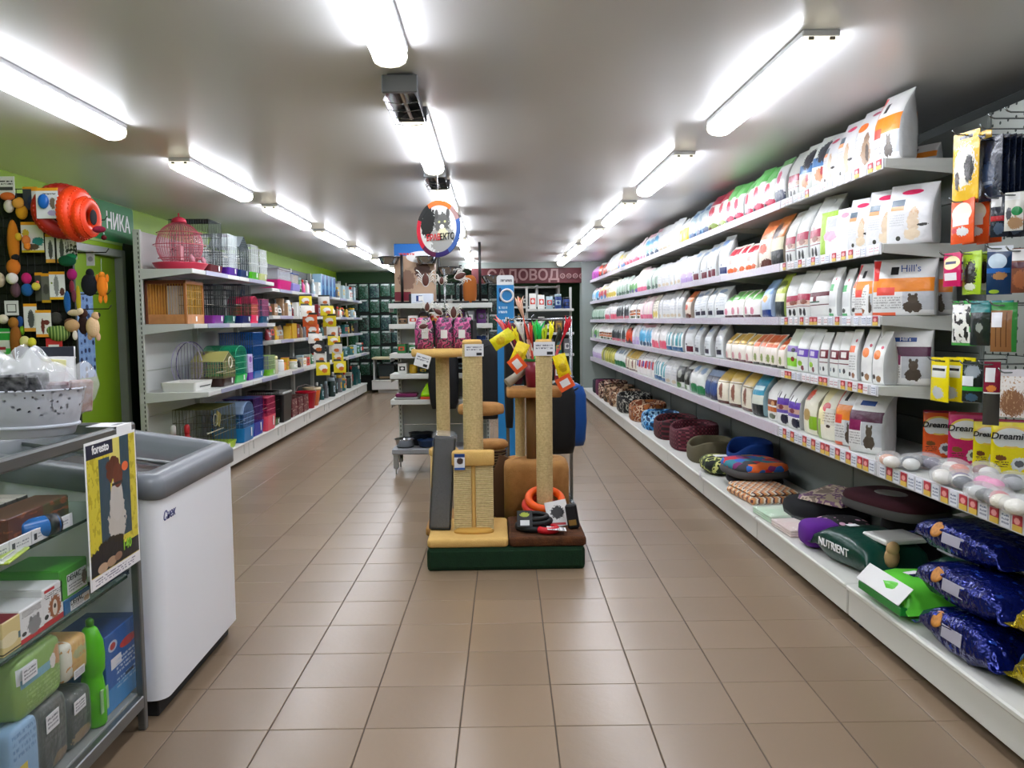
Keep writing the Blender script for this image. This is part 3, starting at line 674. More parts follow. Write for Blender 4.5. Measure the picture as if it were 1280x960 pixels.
PKD('whgreen', 'white treat pack with green badge', 'd6d4cc', [('e', .68, .5, .28, .12, '1f8a4a'), ('r', 0, .8, .8, .98, 'e6e6e6'), ('b', .6, .2, .4, .16, 'b08a68'), ('b', .25, .45, .16, .16, '4a4a52')])
PKD('magenta', 'magenta cat treat pack', 'c8185f', [('e', .5, .7, .46, .2, 'e6d8a8'), ('r', .2, .8, .66, .74, '2c2c58'), ('r', .15, .85, .18, .4, 'e4e2e8')])
PKD('lime', 'lime green treat pack with dark window', '9cc024', [('b', .5, .45, .34, .34, '22241e'), ('b', .5, .18, .3, .08, 'd8dcc8')])
PKD('bluew', 'blue and white treat pack', '14365e', [('r', 0, 1, .88, 1, 'dfe6ee'), ('e', .4, .68, .36, .16, 'c8dcec'), ('r', 0, .9, .44, .54, '1c62b4'), ('b', .5, .38, .28, .08, 'b08050'), ('e', .3, .06, .2, .04, 'a4c83a')])
PKD('jerky', 'brown jerky pack with pale label', '6e3e2c', [('r', 0, 1, .72, .98, 'd8d6d6'), ('r', 0, 1, .55, .68, '4a1a2a'), ('b', .5, .3, .4, .2, '9a5a3a')])
PKD('rabbit', 'green and white pack with black pattern', 'e4e4de', [('r', 0, 1, .92, 1, '2a9a3c'), ('r', .8, 1, .3, .95, '3aa84a'), ('n', 5, .55, '26282a'), ('r', .05, .5, .74, .9, 'e8e8ee'), ('r', 0, 1, 0, .06, '4aa04a')])
PKD('teal', 'dark pack with teal header', '14201f', [('r', 0, 1, .74, 1, '1c7476'), ('b', .6, .4, .16, .1, '8a9088')])
PKD('sticks', 'pack of brown chew sticks with price label', '8a5e38', [('r', 0, 1, .84, 1, '2a8a34'), ('r', .82, 1, 0, 1, '2a7a30'), ('r', .2, .24, .1, .8, '5a3820'), ('r', .4, .44, .1, .8, '5a3820'), ('r', .6, .64, .1, .8, '5a3820'), ('r', .02, .45, .5, .8, 'e6e6ee')])
PKD('yellow', 'yellow cat treat pack', 'e6d40e', [('r', .1, .9, .55, .82, 'dcdcd4'), ('r', .15, .85, .7, .76, '202028'), ('b', .5, .2, .3, .14, 'c4c8c8'), ('r', .2, .8, .9, .94, '4a4408')])
PKD('greenblk', 'dark pack with white label and green stripe', '18221f', [('b', .5, .75, .4, .16, '8a949c'), ('r', 0, .6, .4, .64, 'e2e4ea'), ('r', 0, 1, .28, .38, '3aaa34'), ('b', .5, .12, .3, .1, '3a5a70')])
PKD('burg', 'long burgundy pack with dark window', '3a3834', [('r', 0, 1, .52, 1, '7a1230'), ('r', .1, .7, .68, .9, 'e6e6ea'), ('b', .5, .58, .3, .05, 'd8803a'), ('r', 0, 1, .5, .52, 'e0e0e0')])
PKD('nut', 'white pack of mixed brown treats', 'dcd6d2', [('b', .5, .3, .5, .28, '8a6248'), ('n', 12, .6, 'b08a6a'), ('r', 0, 1, .86, 1, 'c8c4c8')])
M_wire = mat('chrome_wire', '8a8e90', rough=.25, metal=1)
HOOKN = {}
PEG = [o for o in bpy.data.objects if o.name == 'shelving_unit'][0]
def hang(px, pt, pb, key, n, sp, wpx, rot=-82, xf=1.73, extra=''):
    a, b = onX(px, pt, xf), onX(px, pb, xf); h = a.z-b.z; w = wpx*a.y*a.y/(PX*xf) if rot < -70 else wpx*a.y/PX*1.05
    desc, mt = PK[key]; lab = desc+' hung on the perforated panel'+extra
    hk = link('hook', cached('hook', lambda: MB().tube([(.29, 0, 0), (0, 0, 0), (-.012, 0, .004), (-.022, 0, .016)], .0028, 5).tube([(.29, 0, -.02), (.29, 0, .02)], .004, 5).mesh('hook', M_wire)), PEG, (xf-.03, a.y-(J0-UW), a.z-.010))
    hk.scale.x = (XBK-(xf-.03))/.29
    for i in range(n):
        r = random.Random(i+int(px)); o = link('treat_pack', hang_mesh(w, h, .022, mt), None, (xf+sp*i, a.y+r.uniform(-.004, .004), a.z), math.radians(rot+r.uniform(-7, 7)))
        tag(o, lab, 'pet treats', lab+' series' if n > 1 else None)
    return o, w, h
hang(1208, 165, 250, 'yelblack', 2, .055, 25)
hang(1240, 171, 250, 'navy', 9, .022, 24, xf=1.775)
hang(1204, 249, 304, 'orange', 3, .05, 24)
hang(1250, 244, 296, 'darkred', 2, .06, 19, rot=-45)
hang(1269, 240, 288, 'whgreen', 1, .05, 20, rot=-50)
hang(1191, 316, 358, 'magenta', 2, .05, 19)
hang(1216, 314, 368, 'lime', 2, .055, 22, xf=1.76)
hang(1251, 307, 368, 'bluew', 1, .06, 27, rot=-35)
hang(1277, 310, 366, 'jerky', 1, .06, 20, rot=-45)
hang(1206, 376, 432, 'rabbit', 1, .06, 25)
hang(1226, 376, 432, 'teal', 3, .04, 22)
hang(1256, 378, 440, 'sticks', 1, .06, 28, rot=-40)
hang(1176, 447, 502, 'yellow', 3, .05, 20)
hang(1217, 452, 503, 'greenblk', 1, .06, 23, rot=-45)
hang(1241, 452, 532, 'burg', 1, .06, 18, rot=-45)
hang(1267, 462, 522, 'nut', 2, .05, 28, rot=-40)
for px, py in ((1258, 148), (1247, 161), (1279, 140)):      # empty hooks near the top of the panel
    a = onX(px, py, 1.74); hk = link('hook', MESH['hook'], PEG, (1.70, a.y-(J0-UW), a.z))
# big stand-up treat pouches on the long shelf
def treat(px0, px1, pt, pb, key, col, word, lab, rot=-28, wd=None):
    b = onZ((px0+px1)/2, pb, SHZ[4]); h = (pb-pt)*b.y/PX*1.02; w = wd or (px1-px0)*b.y/PX*1.12
    mt = pmat('treat_'+key, col, [('r', 0, 1, .95, 1, '8a1430'), ('e', .5, .68, .46, .2, 'e8c24a'), ('e', .5, .68, .41, .165, 'd9d9d6'), ('e', .25, .64, .2, .14, 'd9d9d6'), ('e', .75, .64, .2, .14, 'd9d9d6'), ('b', .72, .2, .2, .12, 'd2d4d4'), ('b', .72, .2, .12, .06, '5a5c60'), ('b', .25, .3, .14, .05, '7a4a20'), ('t', .1, .45, .12, .24, '503018', 3)], rough=.25)
    o = tag(link('treat_pouch', pouch_mesh(w, h, .05, mt, 0, name='treat_pouch'), None, (b.x, b.y, SHZ[4]+.001), math.radians(rot)), lab, 'pet treats')
    text('lettering', word, M_blk, o, w*.26, (0, -.0275, h*.7), shear=.15, depth=.0008, bold=.0008)
treat(1156, 1190, 513, 571, 'or', 'e0561c', 'Dreamies', 'orange stand-up treat pouch on the long shelf against the panel')
treat(1188, 1226, 515, 581, 'mg', 'b8105a', 'Dreamies', 'magenta stand-up treat pouch between orange and yellow pouches')
treat(1224, 1244, 524, 584, 'ye', 'e8d60c', 'Dreamies', 'narrow yellow treat pouch beside the magenta pouch', wd=.105)
treat(1242, 1282, 524, 592, 'y2', 'e8d60c', 'Dreamies', 'wide yellow treat pouch standing under the brown treat packs')
# soft toys wrapped in clear film on the long shelf
M_film = mat('clear_film', 'f4f6f8', rough=.12, alpha=.26, spec=.8)
def film_toy(px, py, cols, lab, s=.04, L=.13):
    p = onZ(px, py, SHZ[4]+.02); t = thing('wrapped_toy', lab, 'pet toy', (p.x, p.y, SHZ[4]+.002), random.uniform(-.5, .5))
    m = MB().ell((0, 0, s*.72), (s*1.05, L*.62, s*.74), 14, 8, pw=.8)
    m.v = [(x*(1+.12*math.sin(31*y+17*z)), y, z*(1+.08*math.sin(40*x+23*y))) for x, y, z in m.v]; m.obj('film', M_film, t)
    n = len(cols)
    for i, c in enumerate(cols):
        y = (i-(n-1)/2)*L*.8/n
        MB().ell((0, y, s*.62), (s*.8, L*.5/n+.006, s*.56), 12, 7).obj('plush_ball', mat('plush_'+c, c, rough=.95, bump=.4, bscale=180), t)
film_toy(1112, 578, ['e8e2da', 'd89a7a'], 'white and orange soft toy in film by the plum pouch')
film_toy(1138, 581, ['dcdcd8', '303a4c'], 'white and navy soft toy in clear film below the orange pouch')
film_toy(1160, 580, ['4a3a5e', '222a3a'], 'dark purple soft toy in clear film behind the navy one')
film_toy(1178, 598, ['e8e4dc', 'e6e0d8'], 'plain white soft toy in clear film at the shelf edge')
film_toy(1194, 588, ['d86a4a', 'e0d8d0'], 'coral and white soft toy in clear film below the magenta pouch')
film_toy(1232, 592, ['d8d2cc', '7a4030'], 'white and brown soft toy in clear film below the yellow pouch')
film_toy(1202, 603, ['2c3448', 'e6e2da', '5a3a78'], 'navy white and purple soft toy in clear film')
film_toy(1236, 607, ['e87ab0', 'e87ab0'], 'bright pink soft toy in clear film')
film_toy(1266, 605, ['8a8c90', '3a3c40'], 'grey and black soft toy in clear film')
film_toy(1228, 620, ['22242a', 'c8c8c8'], 'black and white soft toy in clear film at the shelf edge')
film_toy(1250, 627, ['e4dcc8', 'c04a50'], 'cream and red soft toy in clear film at the shelf edge')
film_toy(1270, 636, ['ece8dc'], 'round white fluffy ball in clear film at the shelf edge', L=.09)
# ---------------------------------------------------------------- goods lying on the bottom deck
ZD = .173
def pillow(L, w, h, mt, name='pet_food_sack', seal=.03, n=20):
    """a filled sack lying down: long axis y, seal flaps at both ends"""
    R = []; ys = [-L/2-seal, -L/2, -L/2+.02, -L/2+.08, -L*.2, 0, L*.2, L/2-.08, L/2-.02, L/2, L/2+seal]
    hs = [.02, .05, .5, .86, 1, 1.03, 1, .86, .5, .05, .02]; ws = [.97, .97, .95, .97, 1, 1.01, 1, .97, .95, .97, .97]
    rr = random.Random(int(L*1000+w*777))
    for y, a, b in zip(ys, hs, ws):
        ring = []
        for k in range(n):
            t = 2*math.pi*(k+.5)/n; c, s = math.cos(t), math.sin(t); jx, jz = rr.uniform(-.006, .006), rr.uniform(-.006, .006)
            ring.append((w/2*b*math.copysign(abs(c)**.5, c)+jx, y, max(.001, h/2*(.62 if a < .1 else 1)+h/2*a*math.copysign(abs(s)**.6, s)+(jz if a > .3 else 0))))
        R.append(ring)
    return MB().rings(R)
M_navyfoil = pmat('navy_foil', '0c1a66', [('e', .5, .22, .14, .09, 'd08a3a'), ('n', 9, .68, '2a4ab0')], rough=.16, metal=.55, crinkle=.9)
M_greenfoil = mat('dark_green_film', '0b3a30', rough=.28, bump=.5, bscale=14)
M_limefoil = mat('lime_film', '5fc83c', rough=.25, bump=.5, bscale=14)
M_goldfoil = mat('gold_foil', 'c8b414', rough=.14, metal=.7, bump=1.0, bscale=22)
M_label = pmat('paper_label', 'e4e4e8', [('t', .1, .9, .15, .85, '6a6a74', 3)], rough=.5, crinkle=0)
M_greylab = mat('grey_window', 'a8a6b4', rough=.4); M_bis = mat('biscuit_print', 'c88434', rough=.5, noise=.6, nscale=60); M_emb = mat('emblem_blue', '2c5a9c', rough=.4)
def navy_sack(x, y, z, L, w, h, rz, lab):
    t = thing('pet_food_sack', lab, 'pet food', (x, y, z), rz, None)
    pillow(L, w, h, M_navyfoil).obj('sack', M_navyfoil, t)
    f = -w/2-.008
    MB().lathe([(.030, 0), (.030, .002), (.02, .003)], 16, M=XF((f+.016, L*.2, h*.72), ry=-1.0)).obj('biscuit_print', M_bis, t)
    MB().bbox(f+.001, f+.004, -.06, L*.12, h*.3, h*.62, b=.001, M=XF(ry=.10)).obj('window', M_greylab, t)
    MB().torus((0, 0, 0), .028, .004, 18, 6, M=XF((0, -L/2-.006, h*.5), rx=math.pi/2)).bbox(-.012, .012, -.004, .002, -.018, .018, b=.002, M=XF((0, -L/2-.008, h*.5))).obj('emblem', M_emb, t)
    MB().bbox(-.03, .03, -.02, .02, 0, .002, b=.001, M=XF((.0, L*.3, h+.004), rz=.4)).obj('price_label', M_label, t)
navy_sack(1.585, 2.60, ZD, .40, .25, .135, .04, 'navy foil food sack at the bottom of the stack')
navy_sack(1.63, 2.66, ZD+.137, .46, .27, .125, .06, 'navy foil food sack in the middle of the stack')
navy_sack(1.70, 2.80, ZD+.264, .46, .27, .115, .10, 'navy foil food sack on top of the stack')
for z, lab in ((ZD, 'gold foil sack on the bottom deck beside the navy sacks'), (ZD+.15, 'gold foil sack stacked on another beside the navy sacks')):
    o = pillow(.36, .3, .14, None).obj('pet_food_sack', M_goldfoil, None, (1.66, 2.18, z), .05); tag(o, lab, 'pet food')
t = thing('pet_food_sack', 'lime green food sack with white header on the deck', 'pet food', (1.585, 3.05, ZD), .02)
pillow(.34, .27, .13, None, seal=.02).obj('sack', M_limefoil, t)
MB().bbox(-.0015, .0015, -.165, .165, -.02, .06, b=.001, M=XF((-.142, 0, .085), ry=.75)).obj('header', mat('white_card', 'dcdcdc', rough=.5), t)
MB().bbox(-.148, -.12, -.165, .165, .03, .062, b=.003).obj('green_edge', mat('mid_green', '1f8a34', rough=.3), t)
MB().lathe([(.022, 0), (.022, .003)], 14, M=XF((-.128, .06, .095), ry=-.8)).obj('emblem', mat('yellow_dot', 'b8b030'), t)
MB().bbox(-.04, .02, -.03, .03, .134, .136, b=.001, M=XF(rz=.3)).obj('price_label', M_label, t)
t = thing('pet_food_sack', 'dark green food sack with puppy picture lying on the deck', 'pet food', (1.66, 3.63, ZD), .16)
pillow(.44, .31, .15, None).obj('sack', M_greenfoil, t)
MB().bbox(-.05, .15, -.2, -.03, .135, .158, b=.006).obj('white_panel', mat('white_film', 'd4d4d0', rough=.3), t)
MB().ell((-.03, -.215, .09), (.035, .02, .05), 12, 8).ell((-.03, -.22, .13), (.03, .02, .03), 12, 8).obj('puppy_print', mat('puppy', 'b89468', rough=.6), t)
text('lettering', 'NUTRIENT', M_wht, t, .05, (-.158, .02, .08), rot=(math.pi/2, 0, -math.pi/2), depth=.002)
MB().bbox(-.05, 0, .06, .1, .156, .158, b=.001).obj('price_label', M_label, t)
t = thing('pet_food_sack', 'dark green food sack half hidden behind the navy sacks', 'pet food', (1.86, 3.14, ZD), .0)
pillow(.34, .22, .16, None).obj('sack', M_greenfoil, t); MB().bbox(-.08, .08, .02, .14, .158, .168, b=.004).obj('grey_panel', M_greylab, t)
# cushions and beds
def cushion(name, lab, x, y, z, rx, ry, rz_, mt, rot=0, pw=.6):
    o = MB().ell((0, 0, rz_), (rx, ry, rz_), 24, 10, pw=pw).obj(name, mt, None, (x, y, z), rot); return tag(o, lab, 'pet cushion')
def bed(lab, x, y, w, l, h, mt, inner, rot=0, cut=.0, pw=.7):
    t = thing('pet_bed', lab, 'pet bed', (x, y, ZD), rot); n = 32; R = []
    for (s, z) in ((.94, 0), (1, .02), (1.02, h*.5), (1.0, h*.92), (.95, h), (.88, h*.95), (.84, h*.6), (.82, h*.35)):
        ring = []
        for k in range(n):
            a = 2*math.pi*k/n; c, q = math.cos(a), math.sin(a); drop = 1-cut*max(0, -c)**2 if z > h*.3 else 1
            ring.append((w/2*s*math.copysign(abs(c)**pw, c), l/2*s*math.copysign(abs(q)**pw, q), z*drop))
        R.append(ring)
    MB().rings(R, cap=False).obj('wall', mt, t)
    MB().ell((0, 0, h*.2), (w*.42, l*.42, h*.22), 20, 6, pw=.8).obj('cushion', inner, t)
    return t
cushion('pet_cushion', 'violet bolster cushion end beside the dark green sack', 1.56, 3.93, ZD, .09, .09, .065, mat('violet_cloth', '5a1a86', rough=.9))
M_dots = pat('bone_print', ['e4d880', 'd8a8c0', '1c1a1e', '1c1a1e', '1c1a1e'], 'dots', 22)
t = thing('pet_cushion', 'black dotted cushion with bright pink rim', 'pet cushion', (1.70, 4.0, ZD))
MB().ell((0, 0, .05), (.15, .14, .05), 24, 8, pw=.7).obj('rim', mat('pink_cloth', 'd8185a', rough=.9), t); MB().ell((0, 0, .085), (.125, .115, .035), 20, 8, pw=.7).obj('top', M_dots, t)
t = thing('pet_cushion', 'thick maroon cushion with grey side lying at the back', 'pet cushion', (1.82, 3.72, ZD+.2), .3)
MB().ell((0, 0, .035), (.155, .25, .035), 24, 8, pw=.6).obj('side', mat('grey_cloth', '4c4a4a', rough=.9), t); MB().ell((0, 0, .066), (.15, .245, .035), 24, 8, pw=.6).obj('top', mat('maroon_cloth', '3a0c1c', rough=.9), t)
MB().ell((-.02, 0, .099), (.06, .09, .006), 16, 6).obj('label_patch', mat('grey_patch', '8a8a88', rough=.6), t)
cushion('pet_cushion', 'folded blanket propping up the maroon cushion', 1.905, 3.74, ZD, .075, .2, .1, mat('dark_blanket', '1c1a20', rough=.95))
o = MB().prism([(-.13, 0), (.13, 0), (.13, .05), (-.12, .02)], -.14, .14).obj('pet_mat', pat('mat_print', ['b8a890', '7a5a78', 'c8b8a4', '8a7a70'], 'noise', 14), None, (1.80, 4.32, ZD+.135), .5); tag(o, 'beige and purple printed mat on the black cushion', 'pet mat')
cushion('pet_cushion', 'flat black round cushion on the deck', 1.78, 4.42, ZD, .2, .2, .066, mat('black_cloth', '0c0d12', rough=.95))
o = MB().bbox(-.16, .16, -.2, .2, 0, .045, b=.015).bbox(-.15, .15, -.18, .2, .045, .07, b=.012).obj('pet_mat', pat('zigzag_cloth', ['c89a6a', 'e0d8c8', '5a3a3c', 'd8905a'], 'zigzag', 22), None, (1.645, 5.03, ZD), .1); tag(o, 'zigzag striped mat under the multicoloured cushion', 'pet mat')
M_film2 = mat('clear_film2', 'e8f0ea', rough=.08, alpha=.12, spec=.8)
for k, (x, y, c, lab) in enumerate(((1.565, 4.52, 'b8d8b8', 'pale green pads in clear wrap on the deck'), (1.57, 4.22, 'd8c0bc', 'pale pink and white pads in clear wrap on the deck'))):
    t = thing('wrapped_mat', lab, 'pet mat', (x, y, ZD), .05)
    for i in range(3): MB().bbox(-.1, .1, -.13, .13, .012*i+.002, .012*i+.013, b=.004).obj('pad', mat('pad_'+c, c, rough=.8, noise=.5, nscale=12, ncol='e6e2dc'), t)
    MB().ell((0, 0, .028), (.125, .16, .03), 18, 6, pw=.55).obj('film', M_film2, t)
t = thing('pet_cushion', 'multicoloured round cushion with dark grey side', 'pet cushion', (1.70, 5.40, ZD+.066), .1)
MB().ell((0, 0, .04), (.19, .24, .04), 24, 8, pw=.6).obj('side', mat('grey_cloth', '4c4a4a'), t)
MB().ell((0, 0, .075), (.185, .235, .04), 24, 8, pw=.6).obj('top', pat('patch_cloth', ['c02838', '2a62b8', 'e8a81c', '7a2a6a', '2a7a8a', 'e0682a', '3a3a40'], 'cells', 14), t)
cushion('pet_cushion', 'dark folded cushion under the multicoloured one', 1.72, 5.45, ZD, .17, .18, .034, mat('dark_blanket', '1c1a20'))
t = thing('pet_cushion', 'green camouflage cushion in clear wrap with hanging tag', 'pet cushion', (1.62, 5.90, ZD))
MB().ell((0, 0, .06), (.14, .2, .06), 24, 8, pw=.7).obj('cushion', pat('camo_green', ['1c2a14', 'c8cc7a', '3a4a1e', '0e1410'], 'noise', 12), t)
MB().bbox(-.175, -.172, -.12, -.08, -.03, .03, b=.001).obj('hang_tag', M_label, t); MB().bbox(-.05, .05, -.04, .04, .118, .121, b=.001).obj('price_label', M_label, t)
bed('olive plush pet bed with rolled wall behind the camouflage cushion', 1.68, 6.42, .34, .4, .17, mat('olive_cloth', '5a5440', rough=.95), mat('olive_in', '6a6450', rough=.95), cut=.3)
bed('royal blue pet bed with high back', 1.80, 5.82, .28, .42, .24, mat('blue_cloth', '0c3a86', rough=.95), mat('blue_in', '0a2a5a', rough=.95), cut=.35)
M_in = mat('bed_lining', '2a1c22', rough=.95)
bed('maroon checked pet bed', 1.70, 7.05, .38, .5, .22, pat('plaid_maroon', ['5a1226', '3a0a18', '7a3a44'], 'plaid', 30), M_in, cut=.2)
bed('dark red plaid pet bed beside the maroon one', 1.69, 7.72, .38, .5, .20, pat('plaid_dark', ['20060c', '5a1420', '0c0608'], 'plaid', 22), M_in, cut=.2)
bed('blue camouflage pet bed', 1.68, 8.38, .36, .52, .17, pat('camo_blue', ['0c2a4a', '2a7ab8', '9ac8e0', '123a64'], 'noise', 12), M_in, cut=.2)
bed('orange and brown patterned pet bed', 1.68, 9.1, .38, .55, .2, pat('orange_print', ['9a5a28', '5a2418', 'c8a888', '7a3a1c'], 'noise', 14), M_in, cut=.2)
bed('black and white patterned pet bed', 1.68, 9.95, .40, .62, .22, pat('bw_print', ['0c0c0c', '141414', '9a988e', '1c1c1c'], 'noise', 18), M_in, cut=.1)
for k, (y, c) in enumerate(((10.65, 'brown floral pet bed beside the black patterned one'), (11.2, 'brown floral pet bed in the middle of three'), (11.75, 'brown floral pet bed beside the plum box bed'))):
    bed(c, 1.68, y, .4, .46, .2+.02*k, pat('floral%d' % k, [['3a2018', '9a7a5a', '6a3a2a', 'c8b498'], ['2a2a1c', '8a6a4a', '4a2a1c', 'b89a7a'], ['4a2a20', 'd8c0a8', '7a4a3a', '2a1a14']][k], 'noise', 16), M_in, cut=.15)
bed('plum box shaped pet bed at the far end', 1.68, 12.2, .36, .36, .22, mat('plum_cloth', '5a2040', rough=.95), M_in, pw=.35)
bed('dark grey pet bed at the far end of the deck', 1.68, 12.62, .36, .4, .2, mat('slate_cloth', '20242c', rough=.95), M_in)
# ================================================================ glass counter
CX0, CX1, CY0, CY1, CZ = -1.60, -1.11, 1.45, 2.585, .975
M_glass = mat('glass', '6a8078', rough=.03, alpha=.06, spec=.6)
M_alu2 = mat('counter_aluminium', '7c7f80', rough=.32, metal=.8)
M_edge = mat('glass_edge', '16382e', rough=.2)
ct = thing('glass_counter', 'grey framed glass display counter in front of the freezer', 'counter', (0, 0, 0))
fr = .024
for x in (CX0, CX1-fr):
    for y in (CY0, CY1-fr): MB().bbox(x, x+fr, y, y+fr, 0, CZ-.03, b=.003).obj('post', M_alu2, ct)
for x in (CX0, CX1-fr):
    MB().bbox(x, x+fr, CY0+fr, CY1-fr, .075, .115, b=.003).obj('bottom_rail', M_alu2, ct)
    MB().bbox(x, x+fr+.002, CY0, CY1, CZ-.035, CZ, b=.006).obj('top_rail', M_alu2, ct)
for y in (CY0, CY1-fr):
    MB().bbox(CX0+fr, CX1-fr, y, y+fr, CZ-.035, CZ, b=.006).obj('top_rail', M_alu2, ct); MB().bbox(CX0+fr, CX1-fr, y, y+fr, .075, .115, b=.003).obj('bottom_rail', M_alu2, ct)
MB().bbox(CX0+.02, CX1-.02, CY0+.02, CY1-.02, .10, .122, b=.003).obj('bottom_board', mat('counter_board', '8a8d8c', rough=.5), ct)
MB().bbox(CX1-.008, CX1-.004, CY0+fr, CY1-fr, .115, CZ-.035, b=.001).obj('front_pane', M_glass, ct)
MB().bbox(CX0+fr, CX1-fr, CY1-.012, CY1-.008, .115, CZ-.035, b=.001).obj('side_pane', M_glass, ct)
MB().bbox(CX0+fr, CX1-fr, CY0+fr, CY1-fr, CZ-.012, CZ-.006, b=.001).obj('top_pane', M_glass, ct)
for z in (.500, .735):
    MB().bbox(CX0+fr, CX1-.035, CY0+fr, CY1-fr, z-.007, z, b=.001).obj('shelf_pane', mat('shelf_glass', '9ab8ae', rough=.05, alpha=.35), ct)
    MB().bbox(CX1-.036, CX1-.034, CY0+fr, CY1-fr, z-.008, z, b=.0005).obj('shelf_edge', M_edge, ct)
r = MB().bbox(CX1-.034, CX1-.030, 1.75, 2.24, .737, .772, b=.001).obj('price_rail', M_rail2, ct)
M_tagk = pmat('price_tag_plain', 'dedfe2', [('r', .1, .25, .2, .7, '2a2e38'), ('t', .3, .9, .25, .7, '8a8c98', 2)], rough=.4, crinkle=0)
for k in range(5): link('price_tag', cached('tagk', lambda: MB().bbox(-.045, .045, -.001, .001, -.016, .016, b=.0006).mesh('price_tag', M_tagk)), r, (CX1-.0285, 1.80+.094*k, .756), math.pi/2)
M_paper = mat('white_paper', 'e4e5e6', rough=.6)
tk = thing('price_ticket', 'white paper price ticket taped over the counter corner', 'label', (CX1+.003, 2.50, CZ-.012))
MB().bbox(-.09, 0, -.05, .05, .013, .0145, b=.0005).bbox(-.001, .0005, -.05, .05, -.035, .0145, b=.0004).obj('paper', M_paper, tk)
MB().bbox(-.03, -.012, -.02, .03, .0146, .0150, b=.0001).obj('print', mat('grey_print', '8a8c94', rough=.6), tk)
# poster
M_post = pmat('poster_print', 'cfc03a', [('n', 14, .56, 'b0a020'), ('r', .22, .44, .22, .88, '2c4856'), ('r', .66, .86, .26, 1, '2c4856'), ('r', .44, .66, .75, 1, 'd8cc6a'),
    ('b', .55, .4, .17, .22, 'b9b4ac'), ('e', .56, .55, .13, .16, 'bdb8b2'), ('b', .5, .78, .14, .09, '5a2c1e'), ('e', .6, .72, .1, .09, '6a3424'), ('e', .76, .77, .07, .035, 'e0683a'), ('r', .47, .7, .655, .675, '2a2a2c'),
    ('b', .4, .2, .3, .1, '1c1c18'), ('r', 0, 1, .08, .2, '181d26'), ('b', .3, .2, .34, .06, '181d26'), ('r', 0, .52, .9, 1, '141f3a'), ('e', .22, .11, .1, .035, 'b89a80'), ('e', .4, .12, .1, .035, 'a88a70'), ('e', .54, .13, .08, .03, '8a6a58'), ('r', 0, 1, 0, .075, 'e6e4e8'), ('t', .06, .9, .005, .06, '8a8898', 3)], rough=.3, crinkle=.05)
pw_, ph_ = .32, .41
po = thing('poster', 'flea collar poster with spotted dog on yellow, taped to the counter', 'poster', (CX1+.0035, 2.41, .545), math.pi/2)
MB().bbox(-pw_/2, pw_/2, -.0006, .0006, 0, ph_, b=.0003).obj('border', M_paper, po)
MB().bbox(-pw_/2+.008, pw_/2-.008, -.0014, -.0004, .004, ph_-.008, b=.0003).obj('print', M_post, po)
text('lettering', 'foresto', M_wht, po, .034, (-.07, -.002, .385), bold=.0006)
text('lettering', '140', mat('lime_print', '8ac03a', rough=.5), po, .04, (.07, -.002, .075), bold=.001)
# boxes and packs inside, each fitted to what its front shows
def on_shelf(px0, px1, pt, z, xf):
    a = onX(px0, 750, xf).y; b = onX(px1, 750, xf).y; top = onX((px0+px1)/2, pt, xf).z; return a, b, top-z
def carton(lab, px0, px1, pt, z, mt, depth=.1, xf=-1.152, lid=None, words=(), flap=True, cat='box', name='carton'):
    a, b, h = on_shelf(px0, px1, pt, z, xf); w = b-a
    t = thing(name, lab, cat, (xf-depth/2, (a+b)/2, z+.001), math.pi/2)
    MB().bbox(-w/2, w/2, -depth/2, depth/2, 0, h, b=.002).obj('body', mt, t)
    if flap: MB().bbox(-w/2+.002, w/2-.002, -depth/2+.002, depth/2-.002, h, h+.0012, b=.0005).obj('flap', lid or M_paper, t)
    for s, c, size, x, zz in words: text('lettering', s, c, t, size*w, (x*w, -depth/2-.0006, zz*h), depth=.0004)
    return t, w, h
M_red = mat('red_print', 'c02030', rough=.5)
carton('white flea drops box with grey kitten picture', 23, 54, 757, .5, pmat('box_kitten', 'e8e8e8', [('r', 0, 1, 0, .16, 'c81f2c'), ('b', .58, .38, .28, .26, '8a8a8c'), ('e', .45, .6, .06, .08, '77777a'), ('e', .75, .6, .06, .08, '77777a'), ('e', .16, .28, .1, .06, '1a1a1c'), ('t', .1, .9, .74, .94, '4a4a50', 4)], crinkle=0), depth=.22)
carton('white flea drops box with beagle picture', 53, 79, 731, .5, pmat('box_beagle', 'e8e8e8', [('r', 0, 1, 0, .16, 'c81f2c'), ('b', .58, .42, .3, .28, '9a5a30'), ('e', .58, .4, .12, .2, 'e0d8cc'), ('e', .58, .44, .06, .06, '2a1c18'), ('e', .16, .28, .1, .06, '1a1a1c'), ('t', .1, .9, .7, .85, '4a4a50', 3), ('r', .1, .6, .88, .95, 'c81f2c')], crinkle=0), depth=.22)
carton('cream medicine box with dark red lid', 0, 24, 775, .5, pmat('box_cream', 'e0c98a', [('e', .4, .42, .5, .2, 'efe0b8'), ('r', 0, 1, .05, .1, '5a4a2a'), ('r', .85, 1, .3, .5, '4a6a70')], crinkle=0), lid=mat('dark_red_card', '7a1424', rough=.5), depth=.2)
_, w_, h_ = carton('blue and white drops box under a green one', 80, 113, 742, .5, pmat('box_blue', '1c6296', [('r', .22, .98, .06, .72, 'e4e6e8'), ('b', .86, .3, .12, .2, 'b89878'), ('t', .28, .75, .12, .4, '6a6c78', 3)], crinkle=0), depth=.16, words=[('DEHAC', M_blk, .15, -.02, .6)])
carton('green and white drops box on top of a blue one', 76, 111, 704, .5+h_+.002, pmat('box_green', '48a02c', [('r', .24, .96, .08, .74, 'e4e6e8'), ('b', .88, .4, .1, .24, '6a4a34'), ('t', .3, .78, .14, .42, '6a6c78', 3)], crinkle=0), depth=.16, words=[('DEHAC', M_blk, .15, 0, .6)], lid=mat('green_card', '3f9a24', rough=.5))
